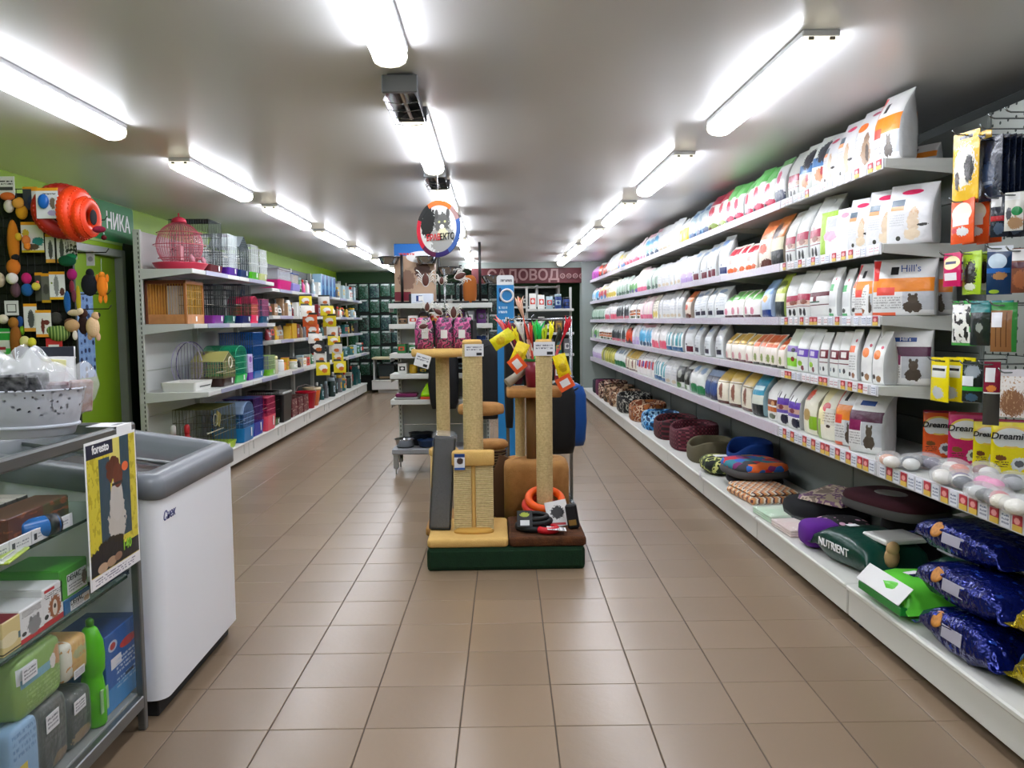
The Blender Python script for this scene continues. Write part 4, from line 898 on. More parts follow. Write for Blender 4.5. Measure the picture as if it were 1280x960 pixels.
carton('small navy box beside the poster foot', 128, 160, 728, .5, pmat('box_navy', '1c2a4a', [('r', .5, .9, .1, .4, 'd8dadc'), ('b', .4, .7, .2, .14, '6a8a4a')], crinkle=0), depth=.14, xf=-1.17)
carton('grey stacked cartons behind the poster', 108, 126, 738, .5, pmat('box_greys', '8a8c8a', [('r', 0, 1, .48, .52, '3a3c3c')], crinkle=0), depth=.12, xf=-1.2)
# top shelf of the counter: rows of small dark cartons, flat boxes, blue roll
for row, (zz, n, x, lab) in enumerate(((.737, 9, -1.30, 'small dark carton with pale lid in the front row, upper counter shelf'), (.737, 9, -1.40, 'small dark carton with pale lid in the rear row, upper counter shelf'))):
    for k in range(n):
        t = thing('small_carton', lab, 'box', (x, 1.80+.052*k, zz+.055*0+row*.0), math.pi/2, lab+'s')
        link('body', cached('smc', lambda: MB().bbox(-.023, .023, -.045, .045, 0, .085, b=.0015).mesh('body', pmat('smc_p', '2c2a28', [('r', .2, .8, .3, .8, '3a3632')], crinkle=0))), t)
        link('lid', cached('smcl', lambda: MB().bbox(-.022, .022, -.044, .044, .085, .0865, b=.0005).mesh('lid', mat('pale_lid', 'b8b4aa', rough=.6))), t)
carton('flat brown and red game box on the upper counter shelf', 15, 92, 632, .737, pmat('box_brown', '5a2a1c', [('r', .55, 1, 0, 1, '4a4420'), ('r', .72, .92, .1, .8, '2c2620'), ('n', 6, .58, '8a4a2a')], crinkle=0), depth=.09, xf=-1.165, lid=mat('brown_lid', '5a3a26', rough=.5))
t = thing('bag_roll', 'blue glossy roll of waste bags lying on the upper counter shelf', 'bag roll', (-1.158, onX(46, 665, -1.158).y, .7375+.028), 0)
MB().lathe([(.004, -.05), (.026, -.05), (.028, -.044), (.028, .044), (.026, .05), (.004, .05)], 18, M=XF(rx=math.pi/2, rz=-.5)).obj('roll', mat('blue_film', '1a66b0', rough=.2), t)
MB().lathe([(.0265, -.054), (.0265, -.045), (.0285, -.045), (.0285, -.02), (.028, -.02)], 18, M=XF(rx=math.pi/2, rz=-.5), cap=False).obj('end_wrap', mat('black_film', '14181c', rough=.3), t)
o = MB().bbox(-.05, .05, -.07, .07, 0, .006, b=.002).bbox(-.03, .03, -.05, .05, .006, .012, b=.002).obj('wrapped_card', pmat('lime_card', 'a8c03a', [('r', .3, .9, .3, .9, 'c8ccc0')], crinkle=.3), None, (-1.16, 1.925, .7375), .2); tag(o, 'lime green carded item lying on the upper counter shelf', 'card pack')
# bottom of the counter
carton('tall blue cat litter box with white side', 128, 171, 783, .123, pmat('box_litter', '1c5aa8', [('r', 0, 1, 0, .3, '3f8ac8'), ('e', .22, .82, .13, .07, 'b8c4dc'), ('e', .22, .82, .08, .045, 'c03a3a'), ('e', .68, .74, .26, .06, 'c8302c'), ('r', .15, .45, .52, .66, 'e4e4ea'), ('t', .3, .95, .4, .62, 'c8d4e8', 4), ('t', .3, .95, .22, .36, 'a8c0dc', 3), ('r', .55, .8, .3, .34, '10284a')], crinkle=.1), depth=.16, xf=-1.15, lid=mat('blue_card', '20407a', rough=.5))
MB().prism([(0, 0), (.08, .0), (.10, .06), (.01, .055)], 0, .1, M=XF((-1.26, 2.42, .123+.34))).obj('flap', M_paper, bpy.data.objects[[o.name for o in bpy.data.objects if o.get('label', '').startswith('tall blue cat')][0]]).matrix_parent_inverse = Matrix.Translation((1.23, -2.43, -.124)) @ Matrix.Identity(4)
gb = thing('spray_bottle', 'bright green plastic cleaner bottle in the counter', 'bottle', (-1.165, onX(117, 880, -1.165).y, .124))
MB().lathe([(.030, 0), (.036, .01), (.036, .10), (.030, .14), (.028, .15), (.036, .165), (.038, .21), (.034, .25), (.02, .285), (.012, .292)], 18, sy=.8).obj('body', mat('green_plastic', '5ac80c', rough=.2), gb)
MB().bbox(.030, .034, -.024, .024, .04, .11, b=.003).obj('label', mat('pale_green_label', '9ac88a', rough=.4), gb)
MB().lathe([(.011, .292), (.011, .31), (.004, .316)], 12).obj('cap', mat('green_cap', '3a8a10', rough=.3), gb)
def soft_pack(lab, px0, px1, pt, z, mt, depth=.12, xf=-1.15, label=None):
    a, b, h = on_shelf(px0, px1, pt, z, xf); w = b-a
    t = thing('wrapped_pack', lab, 'pack', (xf-depth/2, (a+b)/2, z+.001), math.pi/2)
    MB().ell((0, 0, h/2), (w/2, depth/2, h/2), 20, 10, pw=.28).obj('pack', mt, t)
    MB().ell((0, 0, h/2), (w/2+.003, depth/2+.004, h/2+.003), 16, 8, pw=.32).obj('film', M_film2, t)
    if label: MB().bbox(label[0]*w, label[1]*w, -depth/2-.006, -depth/2-.0045, label[2]*h, label[3]*h, b=.0005).obj('price_label', M_label, t)
    return h
hb = soft_pack('black bag of granules with price label under the green pack', 41, 79, 880, .123, pmat('pk_black', '25282a', [('t', .1, .95, .4, .95, '4a4c4c', 6), ('b', .7, .1, .3, .12, '8a6a48')], crinkle=.4), label=(-.36, .08, .62, .86))
soft_pack('black bag of granules with price label under the orange pack', 80, 110, 868, .123, pmat('pk_black2', '25282a', [('t', .1, .95, .4, .95, '4a4c4c', 6), ('b', .5, .16, .4, .12, '9a7a50')], crinkle=.4), label=(-.4, .1, .66, .9))
soft_pack('green wrapped nappy pack lying on a black bag', 14, 76, 812, .123+hb+.004, pmat('pk_green', '7fa83c', [('r', .05, .4, .6, .86, 'e4e6e8'), ('r', .1, .7, .52, .66, '6aa8c0'), ('b', .86, .66, .1, .16, 'c88a50'), ('t', .2, .95, .12, .46, '9ac060', 5), ('b', .76, .62, .06, .12, 'e8e0d8')], crinkle=.2), label=(-.42, -.12, .62, .86))
soft_pack('orange and cream wrapped pack lying on a black bag', 77, 108, 800, .123+hb+.004, pmat('pk_orange', 'd8a850', [('r', 0, .3, 0, 1, 'e0dccc'), ('b', .65, .6, .3, .14, 'a8a870'), ('n', 7, .6, 'c88a3c')], crinkle=.2), label=(-.25, .2, .02, .24))
soft_pack('pale blue pads stacked upright in the counter corner', -8, 22, 850, .123, pmat('pk_blue1', '8ab8dc', [('r', .3, .34, 0, 1, '6a9ac4'), ('r', .6, .64, 0, 1, '6a9ac4')], crinkle=.2), xf=-1.2)
soft_pack('pale blue pads pack with yellow picture', 2, 40, 912, .123, pmat('pk_blue2', '86b0d8', [('r', 0, .55, 0, .5, 'e0c81c'), ('b', .3, .25, .15, .12, 'a03a20'), ('t', .1, .9, .6, .95, '5a8ab8', 4)], crinkle=.2), xf=-1.145, depth=.05)
# ================================================================ chest freezer
FX0, FX1, FY0, FY1 = -1.74, -1.07, 2.625, 3.40
fz = thing('chest_freezer', 'white chest freezer with grey rim and sliding glass lid', 'freezer', (0, 0, 0))
M_fw = mat('freezer_white', 'eceff5', rough=.3); M_rim = mat('freezer_rim', '70757c', rough=.35)
SL = math.radians(8.5)
def rrect(x0, x1, y0, y1, r, n=5):
    P = []
    for cx, cy, a0 in ((x1-r, y1-r, 0), (x0+r, y1-r, 90), (x0+r, y0+r, 180), (x1-r, y0+r, 270)):
        for k in range(n+1):
            a = math.radians(a0+90*k/n); P.append((cx+r*math.cos(a), cy+r*math.sin(a)))
    return P
body = rrect(FX0, FX1, FY0, FY1, .045)
def zr(x, off): return .715+(FX1-x)*math.tan(SL)+off
MB().rings([[(x, y, z) for x, y in body] for z in (.065, .5)]+[[(x, y, zr(x, 0)) for x, y in body]], cap=False).obj('cabinet', M_fw, fz)
MB().bbox(FX0+.03, FX1-.035, FY0+.03, FY1-.03, .0, .066, b=.004).obj('plinth', mat('plinth_black', '15171a', rough=.6), fz)
R = []
inn = rrect(FX0+.06, FX1-.06, FY0+.06, FY1-.06, .03); inn2 = rrect(FX0+.05, FX1-.05, FY0+.05, FY1-.05, .035); out = rrect(FX0-.012, FX1+.012, FY0-.012, FY1+.012, .055); mid = rrect(FX0+.004, FX1-.004, FY0+.004, FY1-.004, .05)
for P, o_ in ((rrect(FX0, FX1, FY0, FY1, .045), .0), (out, .006), (out, .055), (mid, .075), (inn2, .078), (inn, .066), (inn, -.05)): R.append([(x, y, zr(x, o_)) for x, y in P])
MB().rings(R, cap=False).obj('rim', M_rim, fz)
for k, (ya, yb, dz) in enumerate(((FY0+.05, (FY0+FY1)/2+.03, .03), ((FY0+FY1)/2-.03, FY1-.05, .045))):
    g = [(x, y, zr(x, dz)) for x, y in ((FX0+.05, ya), (FX1-.05, ya), (FX1-.05, yb), (FX0+.05, yb))]
    ld = MB().add(g+[(x, y, z+.004) for x, y, z in g], [(3, 2, 1, 0), (4, 5, 6, 7), (0, 1, 5, 4), (1, 2, 6, 5), (2, 3, 7, 6), (3, 0, 4, 7)]).obj('glass_lid', M_glass, fz)
    for yy in (ya, yb):
        fmb = MB(); p = [(FX0+.05, yy, zr(FX0+.05, dz+.004)), (FX1-.05, yy, zr(FX1-.05, dz+.004))]; fmb.tube(p, .008, 6).obj('lid_frame', M_alu2, ld)
MB().bbox(FX0+.07, FX1-.07, FY0+.07, FY1-.07, .3, .32, b=.002).obj('inner_floor', mat('freezer_inner', 'c4c8cc', rough=.5), fz)
text('lettering', 'Снек', mat('blue_ink', '1c2a7a', rough=.5), fz, .042, (FX1+.0012, 2.715, .655), rot=(math.pi/2, 0, math.pi/2), shear=.35)
for k, (x, y, w, l, c, lab) in enumerate(((-1.45, 3.23, .4, .16, 'b02a3a', 'red frozen food carton inside the freezer under the glass'), (-1.42, 3.0, .4, .2, 'b8a890', 'beige frozen food carton inside the freezer'), (-1.24, 2.775, .2, .14, 'c88a80', 'pink frozen meat pack inside the freezer'))):
    t = thing('frozen_pack', lab, 'frozen food', (x, y, .321), .1*k); MB().bbox(-w/2, w/2, -l/2, l/2, 0, .33, b=.006).obj('body', mat('fz%d' % k, c, rough=.5), t); MB().bbox(-w/2+.03, w/2-.03, -l/2+.03, l/2-.03, .33, .333, b=.002).obj('label', mat('fzl%d' % k, 'd8c8c0', rough=.5), t)
# ================================================================ basket and bags on the counter
bk = thing('basket', 'white oval plastic basket with pierced rim on the counter', 'basket', (-1.265, 2.275, CZ+.001), .25)
M_bw = pmat('basket_plastic', 'c4c8d2', [], rough=.35, crinkle=0)
def holes():
    m = MC['basket_plastic']; nt = m.node_tree; N = nt.nodes; L = nt.links; b = N['Principled BSDF']
    tc = N.new('ShaderNodeTexCoord'); v = N.new('ShaderNodeTexVoronoi'); v.inputs['Scale'].default_value = 62; L.new(tc.outputs['Object'], v.inputs['Vector'])
    s = N.new('ShaderNodeSeparateXYZ'); L.new(tc.outputs['Object'], s.inputs[0])
    a = N.new('ShaderNodeMath'); a.operation = 'GREATER_THAN'; a.inputs[1].default_value = .26; L.new(v.outputs['Distance'], a.inputs[0])
    c = N.new('ShaderNodeMath'); c.operation = 'LESS_THAN'; c.inputs[1].default_value = .062; L.new(s.outputs[2], c.inputs[0])
    e = N.new('ShaderNodeMath'); e.operation = 'MAXIMUM'; L.new(a.outputs[0], e.inputs[0]); L.new(c.outputs[0], e.inputs[1]); L.new(e.outputs[0], b.inputs['Alpha'])
holes()
prof = [(.0, .002), (.088, .002), (.092, .006), (.098, .03), (.1, .032), (.112, .1), (.116, .125), (.119, .128), (.117, .131), (.112, .127), (.107, .098), (.092, .03), (.086, .008), (0, .007)]
MB().lathe(prof, 40, sx=1.25, sy=.95, cap=False).obj('wall', M_bw, bk)
MB().lathe([(.1005, .026), (.1035, .028), (.1035, .034), (.1005, .036)], 40, sx=1.25, sy=.95, cap=False).obj('band', mat('basket_band', 'bfc4ce', rough=.3), bk)
def crumple(name, lab, cat, loc, r, mt, core=None, rz=0, seed=1, tag_=True):
    t = thing(name, lab, cat, loc, rz); rr = random.Random(seed)
    m = MB().ell((0, 0, r[2]), r, 16, 10, pw=.75); ph = [rr.uniform(0, 6) for _ in range(6)]
    m.v = [(x*(1+.16*math.sin(45*z+ph[0]+20*y)), y*(1+.16*math.sin(38*x+ph[1])), z*(1+.12*math.sin(50*x+ph[2]+31*y))) for x, y, z in m.v]
    m.obj('film', mt, t)
    if core: 
        for i, (c, cc) in enumerate(core): MB().bbox(-c[0], c[0], -c[1], c[1], 0, c[2], b=.004, M=XF(c[3], rx=c[4], rz=c[5])).obj('content', mat('core_'+cc, cc, rough=.5, noise=.5, nscale=50, ncol='d0d0d4'), t)
    return t
crumple('bagged_treats', 'clear bag of dark sticks standing in the white basket', 'pet treats', (-1.25, 2.26, CZ+.04), (.085, .06, .095), M_film, [((.05, .006, .13, (-.02, -.03, .02), .5, .2), '2c2e34'), ((.05, .006, .12, (.03, -.01, .02), .4, -.3), '3a3c44'), ((.04, .006, .12, (.0, .02, .02), .3, .5), '25272c')], seed=3)
crumple('bagged_treats', 'clear bag of brown and pink treats in the white basket', 'pet treats', (-1.17, 2.33, CZ+.05), (.06, .05, .075), M_film, [((.03, .01, .1, (-.02, -.02, .0), .3, .2), '7a5a60'), ((.03, .01, .09, (.02, 0, .01), .2, .8), '9a6a58')], seed=5)
crumple('bagged_treats', 'orange and white label bag at the basket rim', 'pet treats', (-1.345, 2.2, CZ+.05), (.05, .05, .08), M_film, [((.03, .006, .11, (0, -.02, 0), .4, .4), 'd8803c'), ((.03, .006, .1, (.01, .01, 0), .3, -.4), 'd8d8d8')], seed=8)
crumple('plastic_bag', 'large crumpled clear bag heaped behind the white basket', 'bag', (-1.36, 2.42, CZ+.002), (.14, .09, .11), mat('cloudy_film', 'e8eaee', rough=.15, alpha=.45, spec=.8), [((.06, .006, .15, (-.06, 0, .01), .2, .2), 'b08a60')], seed=11)
sb = bag_at(-1.335, 2.515, CZ+.001, 25, .16, .235, .06, 'white', 'white printed pet food pouch with red seal behind the basket', None, .0)
MB().lathe([(.013, 0), (.013, .002)], 14, M=XF((.045, -.027, .15), rx=math.pi/2)).obj('seal', M_red, sb)
MB().bbox(-.03, .035, -.028, -.026, .17, .2, b=.001, M=XF(ry=.1)).obj('yellow_label', mat('pale_yellow', 'd8d49a', rough=.5), sb)
MB().bbox(-.075, .075, -.010, -.005, .205, .235, b=.001).obj('dark_header', mat('navy_header', '1c222e', rough=.4), sb)
for k in range(5): MB().ell((.072, -.015, .02+.022*k), (.008, .006, .008), 8, 5).obj('orange_print', mat('orange_print2', 'e0a020', rough=.5), sb)
# ================================================================ grid of hanging toys in front of the doorway
YT = 4.56
gr = thing('display_grid', 'dark wire grid stand full of hanging toys', 'display stand', (0, YT, 0))
M_dwire = mat('dark_wire', '20241f', rough=.4, metal=.5)
g = MB(); gx0, gx1, gz0, gz1 = -2.88, onY(93, 400, YT).x, .25, 2.0
for i in range(17): x = gx0+(gx1-gx0)*i/16; g.rod((x, 0, gz0), (x, 0, gz1), .0022)
for i in range(36): z = gz0+.05*i; g.rod((gx0, .004, z), (gx1, .004, z), .0022)
g.obj('wire_mesh', M_dwire, gr)
for x in (gx0, gx1): MB().bbox(x-.012, x+.012, -.012, .012, .03, gz1+.01, b=.003).obj('post', M_dwire, gr); MB().bbox(x-.02, x+.02, -.22, .22, 0, .03, b=.004).obj('foot', M_dwire, gr)
MB().bbox(gx0, gx1, .012, .02, .5, 1.98, b=.002).obj('back_board', mat('grid_back', '1a1f16', rough=.8), gr)
for z in (1.83, 1.66, 1.44, 1.36): MB().tube([(gx1-.02, -.015, z), (gx1+.2, -.03, z), (gx1+.215, -.03, z+.02)], .003, 5).obj('arm', M_dwire, gr)
PS = (YT-.06)/PX
def tp(px, py, dy=0): return onY(px, py, YT-.012-dy)
def card(lab, px0, px1, py0, py1, base, layers, head='e8a020', dy=0, rz=0, toy=None):
    a, b = tp(px0, py0, dy), tp(px1, py1, dy); w, h = (px1-px0)*PS, (py1-py0)*PS
    c = tp((px0+px1)/2, (py0+py1)/2, dy); t = thing('toy_card', lab, 'pet toy', (c.x, c.y, c.z-h/2), rz)
    MB().bbox(-w/2, w/2, -.001, .001, 0, h*.9, b=.0005).obj('backing', pmat('card_%s' % lab[:24], base, layers, rough=.4, crinkle=0), t)
    MB().bbox(-w/2, w/2, -.0012, .0012, h*.9, h, b=.0005).obj('header', mat('head_'+head, head, rough=.5), t)
    if toy: MB().ell((toy[0]*w, -.012, toy[1]*h), (toy[2]*w, .012, toy[3]*h), 12, 8).obj('toy', mat('toy_'+toy[4], toy[4], rough=.35), t)
def plush(lab, px, py, parts, dy=.02, rz=0, name='plush_toy', cat='pet toy', hangline=0):
    c = tp(px, py, dy); t = thing(name, lab, cat, (c.x, c.y, c.z), rz)
    for nm, col, cx, cz, rx, rzz in parts:
        MB().ell((cx*PS, -(.2*min(rx, rzz)*PS if nm in ('muzzle', 'eye', 'belly') else 0)*3, cz*PS), (rx*PS, min(rx, rzz)*PS*.8, rzz*PS), 14, 9).obj(nm, mat('fur_'+col, col, rough=.95, bump=.3, bscale=160), t)
    if hangline: MB().rod((0, 0, 0), (0, .0, hangline*PS), .0012).obj('string', M_wire, t)
    return t
card('white carded toy at the top of the grid', -6, 18, 221, 244, 'e2e2e0', [('r', .1, .9, .3, .5, '3a3c40'), ('t', .1, .9, .6, .9, '2a2a2c', 2)], head='e2e2e0')
card('white card with blue rubber whale', 46, 72, 236, 272, 'e4e6ea', [('b', .75, .55, .14, .2, '7a6a58'), ('b', .7, .2, .2, .1, 'b8a8d8'), ('t', .3, .9, .84, .94, '3a3c40', 1)], toy=(-.12, .55, .26, .24, '1c6ac8'), dy=.17)
card('dark card half hidden behind the whale card', 29, 47, 234, 262, '3a4048', [('b', .6, .4, .3, .3, '1c2c50')], dy=.02)
card('narrow white card behind the whale card', 40, 50, 236, 268, 'dcdce0', [('e', .5, .6, .3, .1, '5a6a80')], dy=.035)
card('white card with teal and yellow bird', 27, 54, 278, 315, 'e4e4e2', [('b', .75, .4, .26, .16, '2a8a8a'), ('b', .2, .7, .16, .14, 'd8b83a'), ('b', .45, .2, .35, .12, '5a4a3a'), ('r', 0, 1, 0, .08, 'd8c02a')], dy=.04)
card('white and orange card with grey comb', 57, 68, 293, 328, 'e0e0e2', [('b', .55, .5, .25, .36, '4a4c50'), ('r', 0, 1, 0, .14, 'e0a040')], dy=.04)
card('white and orange card with dark handle', 71, 82, 291, 328, 'e0e0e2', [('b', .5, .5, .18, .4, '5a3a3c'), ('r', 0, 1, 0, .14, 'e0a040')], dy=.05)
card('black and white carded toy beside the tyre rings', 82, 96, 300, 324, 'd8d8dc', [('n', 5, .5, '2a2a30')], head='d8d8dc', dy=.05)
card('white card with grey flea comb', 62, 81, 340, 374, 'e6e6e8', [('b', .45, .55, .16, .42, '8a8c90'), ('b', .8, .3, .16, .16, '5a2a2c'), ('e', .16, .66, .06, .04, '7a8a3a'), ('r', 0, 1, 0, .1, 'e8b420')], dy=.05)
card('grey backed card beside the flea comb card', 52, 63, 342, 378, '6a6a66', [('r', 0, 1, 0, .1, 'c89a20'), ('b', .5, .5, .3, .2, '4a4a48')], dy=.03)
card('orange topped card with comb edge on', 44, 53, 341, 376, '4a4a46', [('b', .5, .6, .3, .2, '3a3a3a')], dy=.02)
card('white price card with black frame', 6, 23, 376, 394, 'dcdcde', [('r', .15, .85, .2, .85, '4a4c50'), ('r', .22, .78, .3, .8, 'dcdcde')], head='dcdcde', dy=.04)
card('white and orange card with orange flower toy', 30, 46, 380, 414, 'dedede', [('b', .35, .45, .3, .2, 'f08a1c'), ('r', 0, 1, 0, .1, 'e8a82a'), ('b', .85, .35, .14, .1, '3a2a40')], dy=.05)
card('white card with red brown leash', 45, 64, 388, 421, 'e4e2e0', [('b', .45, .45, .12, .3, '6a2428'), ('b', .7, .6, .2, .1, '6a2428'), ('r', 0, 1, 0, .12, 'e89a30')], dy=.06)
card('green and white packet low on the grid', -4, 13, 411, 452, 'dcdcd8', [('r', 0, 1, .72, .96, '2aa044'), ('r', .1, 1, .4, .5, 'a02438'), ('r', .1, 1, .1, .32, '4ab05a')], head='2aa044', dy=.06)
card('green striped packet beside the brown plush', 8, 20, 428, 460, 'd6d8d4', [('r', 0, 1, .6, .85, '3aa84a'), ('b', .5, .25, .3, .12, '8a8a8a')], head='d6d8d4', dy=.07)
card('red and white packet near the counter bag', 58, 78, 423, 447, 'c02a34', [('r', .15, .8, .25, .75, 'e0e0e4')], head='c02a34', dy=.06)
card('small white tagged pouch hung over the doorway', 108, 118, 314, 332, 'c2c6cc', [('b', .5, .5, .3, .2, '8a8c96')], head='c2c6cc', dy=.0)
plush('long orange plush with white head high on the grid', 16, 290, [('body', 'c87818', 0, -12, 7, 27), ('head', 'd8d0c4', -3, 31, 6, 8), ('ear', 'd86a2a', -4, 43, 9, 5), ('muzzle', 'e0a040', 10, 34, 7, 6)], dy=.05)
plush('yellow plush duck beside the orange one', 27, 262, [('body', 'd89a1c', 0, -3, 7, 9), ('head', 'd8a42c', -2, 9, 5, 6)], dy=.04)
plush('mustard green plush parrot below the whale card', 53, 274, [('body', '9a8a1c', 0, -2, 6, 8), ('head', 'b0a028', 0, 9, 3, 4)], dy=.07)
plush('small yellow plush chick on the left of the grid', 23, 296, [('body', 'd8b02a', 0, 0, 4, 5), ('wing', 'e0803a', 9, -4, 5, 6), ('foot', 'f08a2a', 10, -11, 4, 5)], dy=.06)
plush('orange fox plush with white chin', 17, 338, [('head', 'c8701c', 0, 4, 8, 10), ('muzzle', 'e0dcd6', 0, -10, 7, 7), ('collar', '1c1a1a', 3, 16, 5, 4), ('body', '5a4048', 1, -24, 6, 9)], dy=.06)
plush('magenta knitted ball toy', 33, 348, [('ball', 'c0206a', 0, 0, 6, 7), ('tail', '1c5a9a', 0, -14, 7, 8), ('knot', 'd8c060', 0, -8, 2, 2)], dy=.05)
plush('yellow plush chick beside the magenta ball', 45, 358, [('body', 'd8cc4a', 0, 0, 5, 5), ('head', 'e0706a', 2, 5, 2, 2)], dy=.06)
plush('dark green plush frog under the tyre rings', 84, 326, [('body', '0e5a3a', 0, 0, 11, 7), ('head', '1a8a5a', 5, 5, 7, 4)], dy=.05)
plush('dark magenta knitted ball with ribbon tail', 90, 343, [('ball', 'a0186a', 0, 0, 6, 7), ('tail', '7a2438', -1, -15, 3, 8), ('tail', '6a3040', 1, -26, 3, 8)], dy=.06)
plush('long blue plush leg hanging low', 84, 378, [('leg', '1c5a9a', 0, 0, 4, 14)], dy=.05)
plush('olive plush snake hanging low', 98, 374, [('body', 'b0a01c', 0, 0, 3, 17)], dy=.05)
plush('black and white plush penguin near the doorway', 112, 356, [('body', '12161e', 0, 0, 10, 14), ('belly', '9aa0a4', 3, 0, 3, 7), ('head', '12161e', 1, 14, 5, 6)], dy=.02)
p = plush('orange rubber pig hanging on a string', 128, 360, [('body', 'e8821c', 0, 2, 6.5, 13), ('head', 'e88a20', 0, 16, 4, 4), ('leg', 'e8821c', -3, -13, 2.4, 6), ('leg', 'e8821c', 3.2, -13, 2.4, 6), ('arm', 'e8821c', -6, 12, 2, 5), ('arm', 'e8821c', 6.5, 12, 2, 5)], dy=.02, name='rubber_toy', hangline=36)
plush('cream plush lamb at the grid corner', 116, 407, [('body', 'd8b890', 0, -2, 8, 13), ('head', 'd8b088', 4, 12, 5, 5), ('ear', '1c1414', 8, 13, 2, 3), ('leg', 'd0a888', -4, -13, 3, 5), ('leg', 'd0a888', 6, -14, 3, 5)], dy=.04)
plush('dark brown plush bear behind the lamb', 104, 402, [('body', '2a1612', 0, -4, 6, 12), ('head', '3a2018', 0, 10, 6, 6)], dy=.02)
plush('tan lion plush with white muzzle', 90, 407, [('body', 'b89468', 0, 0, 9, 8), ('mane', '6a4a34', -2, 4, 7, 5), ('muzzle', 'e0d8cc', 4, -12, 3, 6)], dy=.06)
plush('cream plush bone above the lion', 93, 391, [('shaft', 'd0bc98', 0, 0, 9, 4), ('knob', 'dcc8a4', 7, 2, 4, 4)], dy=.05)
o = plush('green striped plush slug on the grid', 74, 417, [('body', '5a7a3a', 0, 0, 13, 10), ('head', '6a8a48', -9, 4, 6, 6)], dy=.05)
for ch in o.children:
    ch.data.materials.clear(); ch.data.materials.append(pat('slug_stripe', ['4a6a2c', '9ab060', '4a6a2c'], 'stripes', 60))
plush('grey plush mouse above the striped slug', 70, 398, [('body', '3a3a34', 0, 0, 7, 8)], dy=.03)
plush('long brown plush weasel', 20, 428, [('body', '8a5418', 0, 0, 7, 22), ('head', '9a6420', -2, 24, 6, 7)], dy=.07)
plush('pale yellow plush flower', 31, 427, [('flower', 'd8d088', 0, 0, 6, 7)], dy=.08)
plush('lemon plush flower beside the pale one', 40, 428, [('flower', 'd0cc3a', 0, 0, 5, 6)], dy=.08)
plush('cream plush ball on the left', 4, 399, [('ball', 'd8d0b8', 0, 0, 6, 6)], dy=.05)
plush('beige plush head at the grid edge', 0, 350, [('head', 'c8b89c', 0, 0, 6, 9)], dy=.05)
plush('blue plush fish behind the orange flower', 25, 402, [('body', '1c4a86', 0, 0, 4, 7), ('tail', '7ab020', 2, -11, 3, 6)], dy=.03)
def star(lab, px, py, r, col):
    c = tp(px, py, .09); t = thing('rubber_toy', lab, 'pet toy', (c.x, c.y, c.z))
    P = []
    for k in range(10):
        a = math.pi/2+math.pi*k/5; q = r*PS*(1 if k % 2 == 0 else .55); P.append((q*math.cos(a), q*math.sin(a)))
    MB().prism(P, -.016, .016).obj('star', mat('rub_'+col, col, rough=.4), t); MB().ell((0, -.012, 0), (r*PS*.4, .012, r*PS*.4), 10, 6).obj('face', mat('rub_'+col, col), t)
star('orange rubber star toy', 35, 449, 10, 'f0901c'); star('lime rubber star toy', 71, 450, 10, 'b8cc1c'); star('small yellow green rubber star', 49, 448, 6, 'b0b41c'); star('small brown rubber star', 57, 449, 5, '9a6a2c')
plush('pink plush pig head with white ears', 85, 449, [('head', 'e08a9a', 0, 0, 4.5, 4.5), ('ear', 'd8c8c8', -7, 2, 3, 1.6), ('ear', 'd8c8c8', 7, 2, 3, 1.6)], dy=.09)
# lime pull toy standing between the bags on the counter
# tyre rings
M_tyre = mat('red_rubber', 'e03c10', rough=.45); M_tyred = mat('dark_red_rubber', 'a81c0c', rough=.5)
def ring(lab, px, py, R_, r_, rz, mt, dy):
    c = tp(px, py, dy); t = thing('tyre_ring_toy', lab, 'pet toy', (c.x, c.y, c.z), rz)
    MB().torus((0, 0, 0), R_-r_, r_, 40, 12, M=XF(rx=math.pi/2)).obj('ring', mt, t)
    k = MB()
    for i in range(36):
        a = 2*math.pi*i/36
        for s in (-1, 0, 1):
            k.bbox(-.003, .0025, -.006, .006, -.006, .006, b=.0015, M=XF(rx=math.pi/2) @ XF(((R_-.002-abs(s)*r_*.22)*math.cos(a+s*.05), (R_-.002-abs(s)*r_*.22)*math.sin(a+s*.05), s*r_*.62), rz=a))
    k.obj('tread', mt, t); return t
ring('large bright red tyre ring toy, middle of three', 96, 268, .140, .046, 1.5, M_tyre, .19)
ring('small orange red tyre ring toy beside the sign', 108, 272, .105, .034, 1.5, M_tyre, .23)
ring('dark red tyre ring toy behind the others', 78, 264, .145, .042, .55, M_tyred, .075)
c = tp(76, 256, .17); t = thing('number_disc', 'white oval disc with green number three beside the tyre rings', 'sign', (c.x, c.y, c.z), .7)
MB().lathe([(.05, 0), (.05, .003)], 24, sx=.6, sy=1.0, M=XF(rx=math.pi/2)).obj('disc', M_paper, t); text('lettering', '3', mat('green_print', '1c7a3a', rough=.5), t, .075, (0, -.0045, 0), bold=.003)
plush('small black and white plush shoe toy on the tyre rings', 117, 276, [('body', '2a2c30', 0, 4, 4, 9), ('patch', 'c0c4cc', 0, 4, 2.5, 5), ('shoe', '7a1432', 6, -10, 8, 4)], dy=.24, hangline=14)
plush('tiny dark red ball on a thread below the sign', 130, 297, [('ball', '5a0c14', 0, 0, 3.4, 3)], dy=.1, name='rubber_toy', hangline=10)
# blue pad with dark spots leaning in the doorway
o = MB().bbox(-.16, .16, -.01, .01, 0, .62, b=.004).obj('pet_mat', pat('spotted_blue', ['0c1c40', '12264e', '6a8ab8', '7a98c0', '7a98c0'], 'dots', 16), None, (XL-.015, 6.1, onX(136, 470, XL+.06).z), math.pi/2); tag(o, 'pale blue pad with dark blue spots hung behind the toys', 'pet mat')
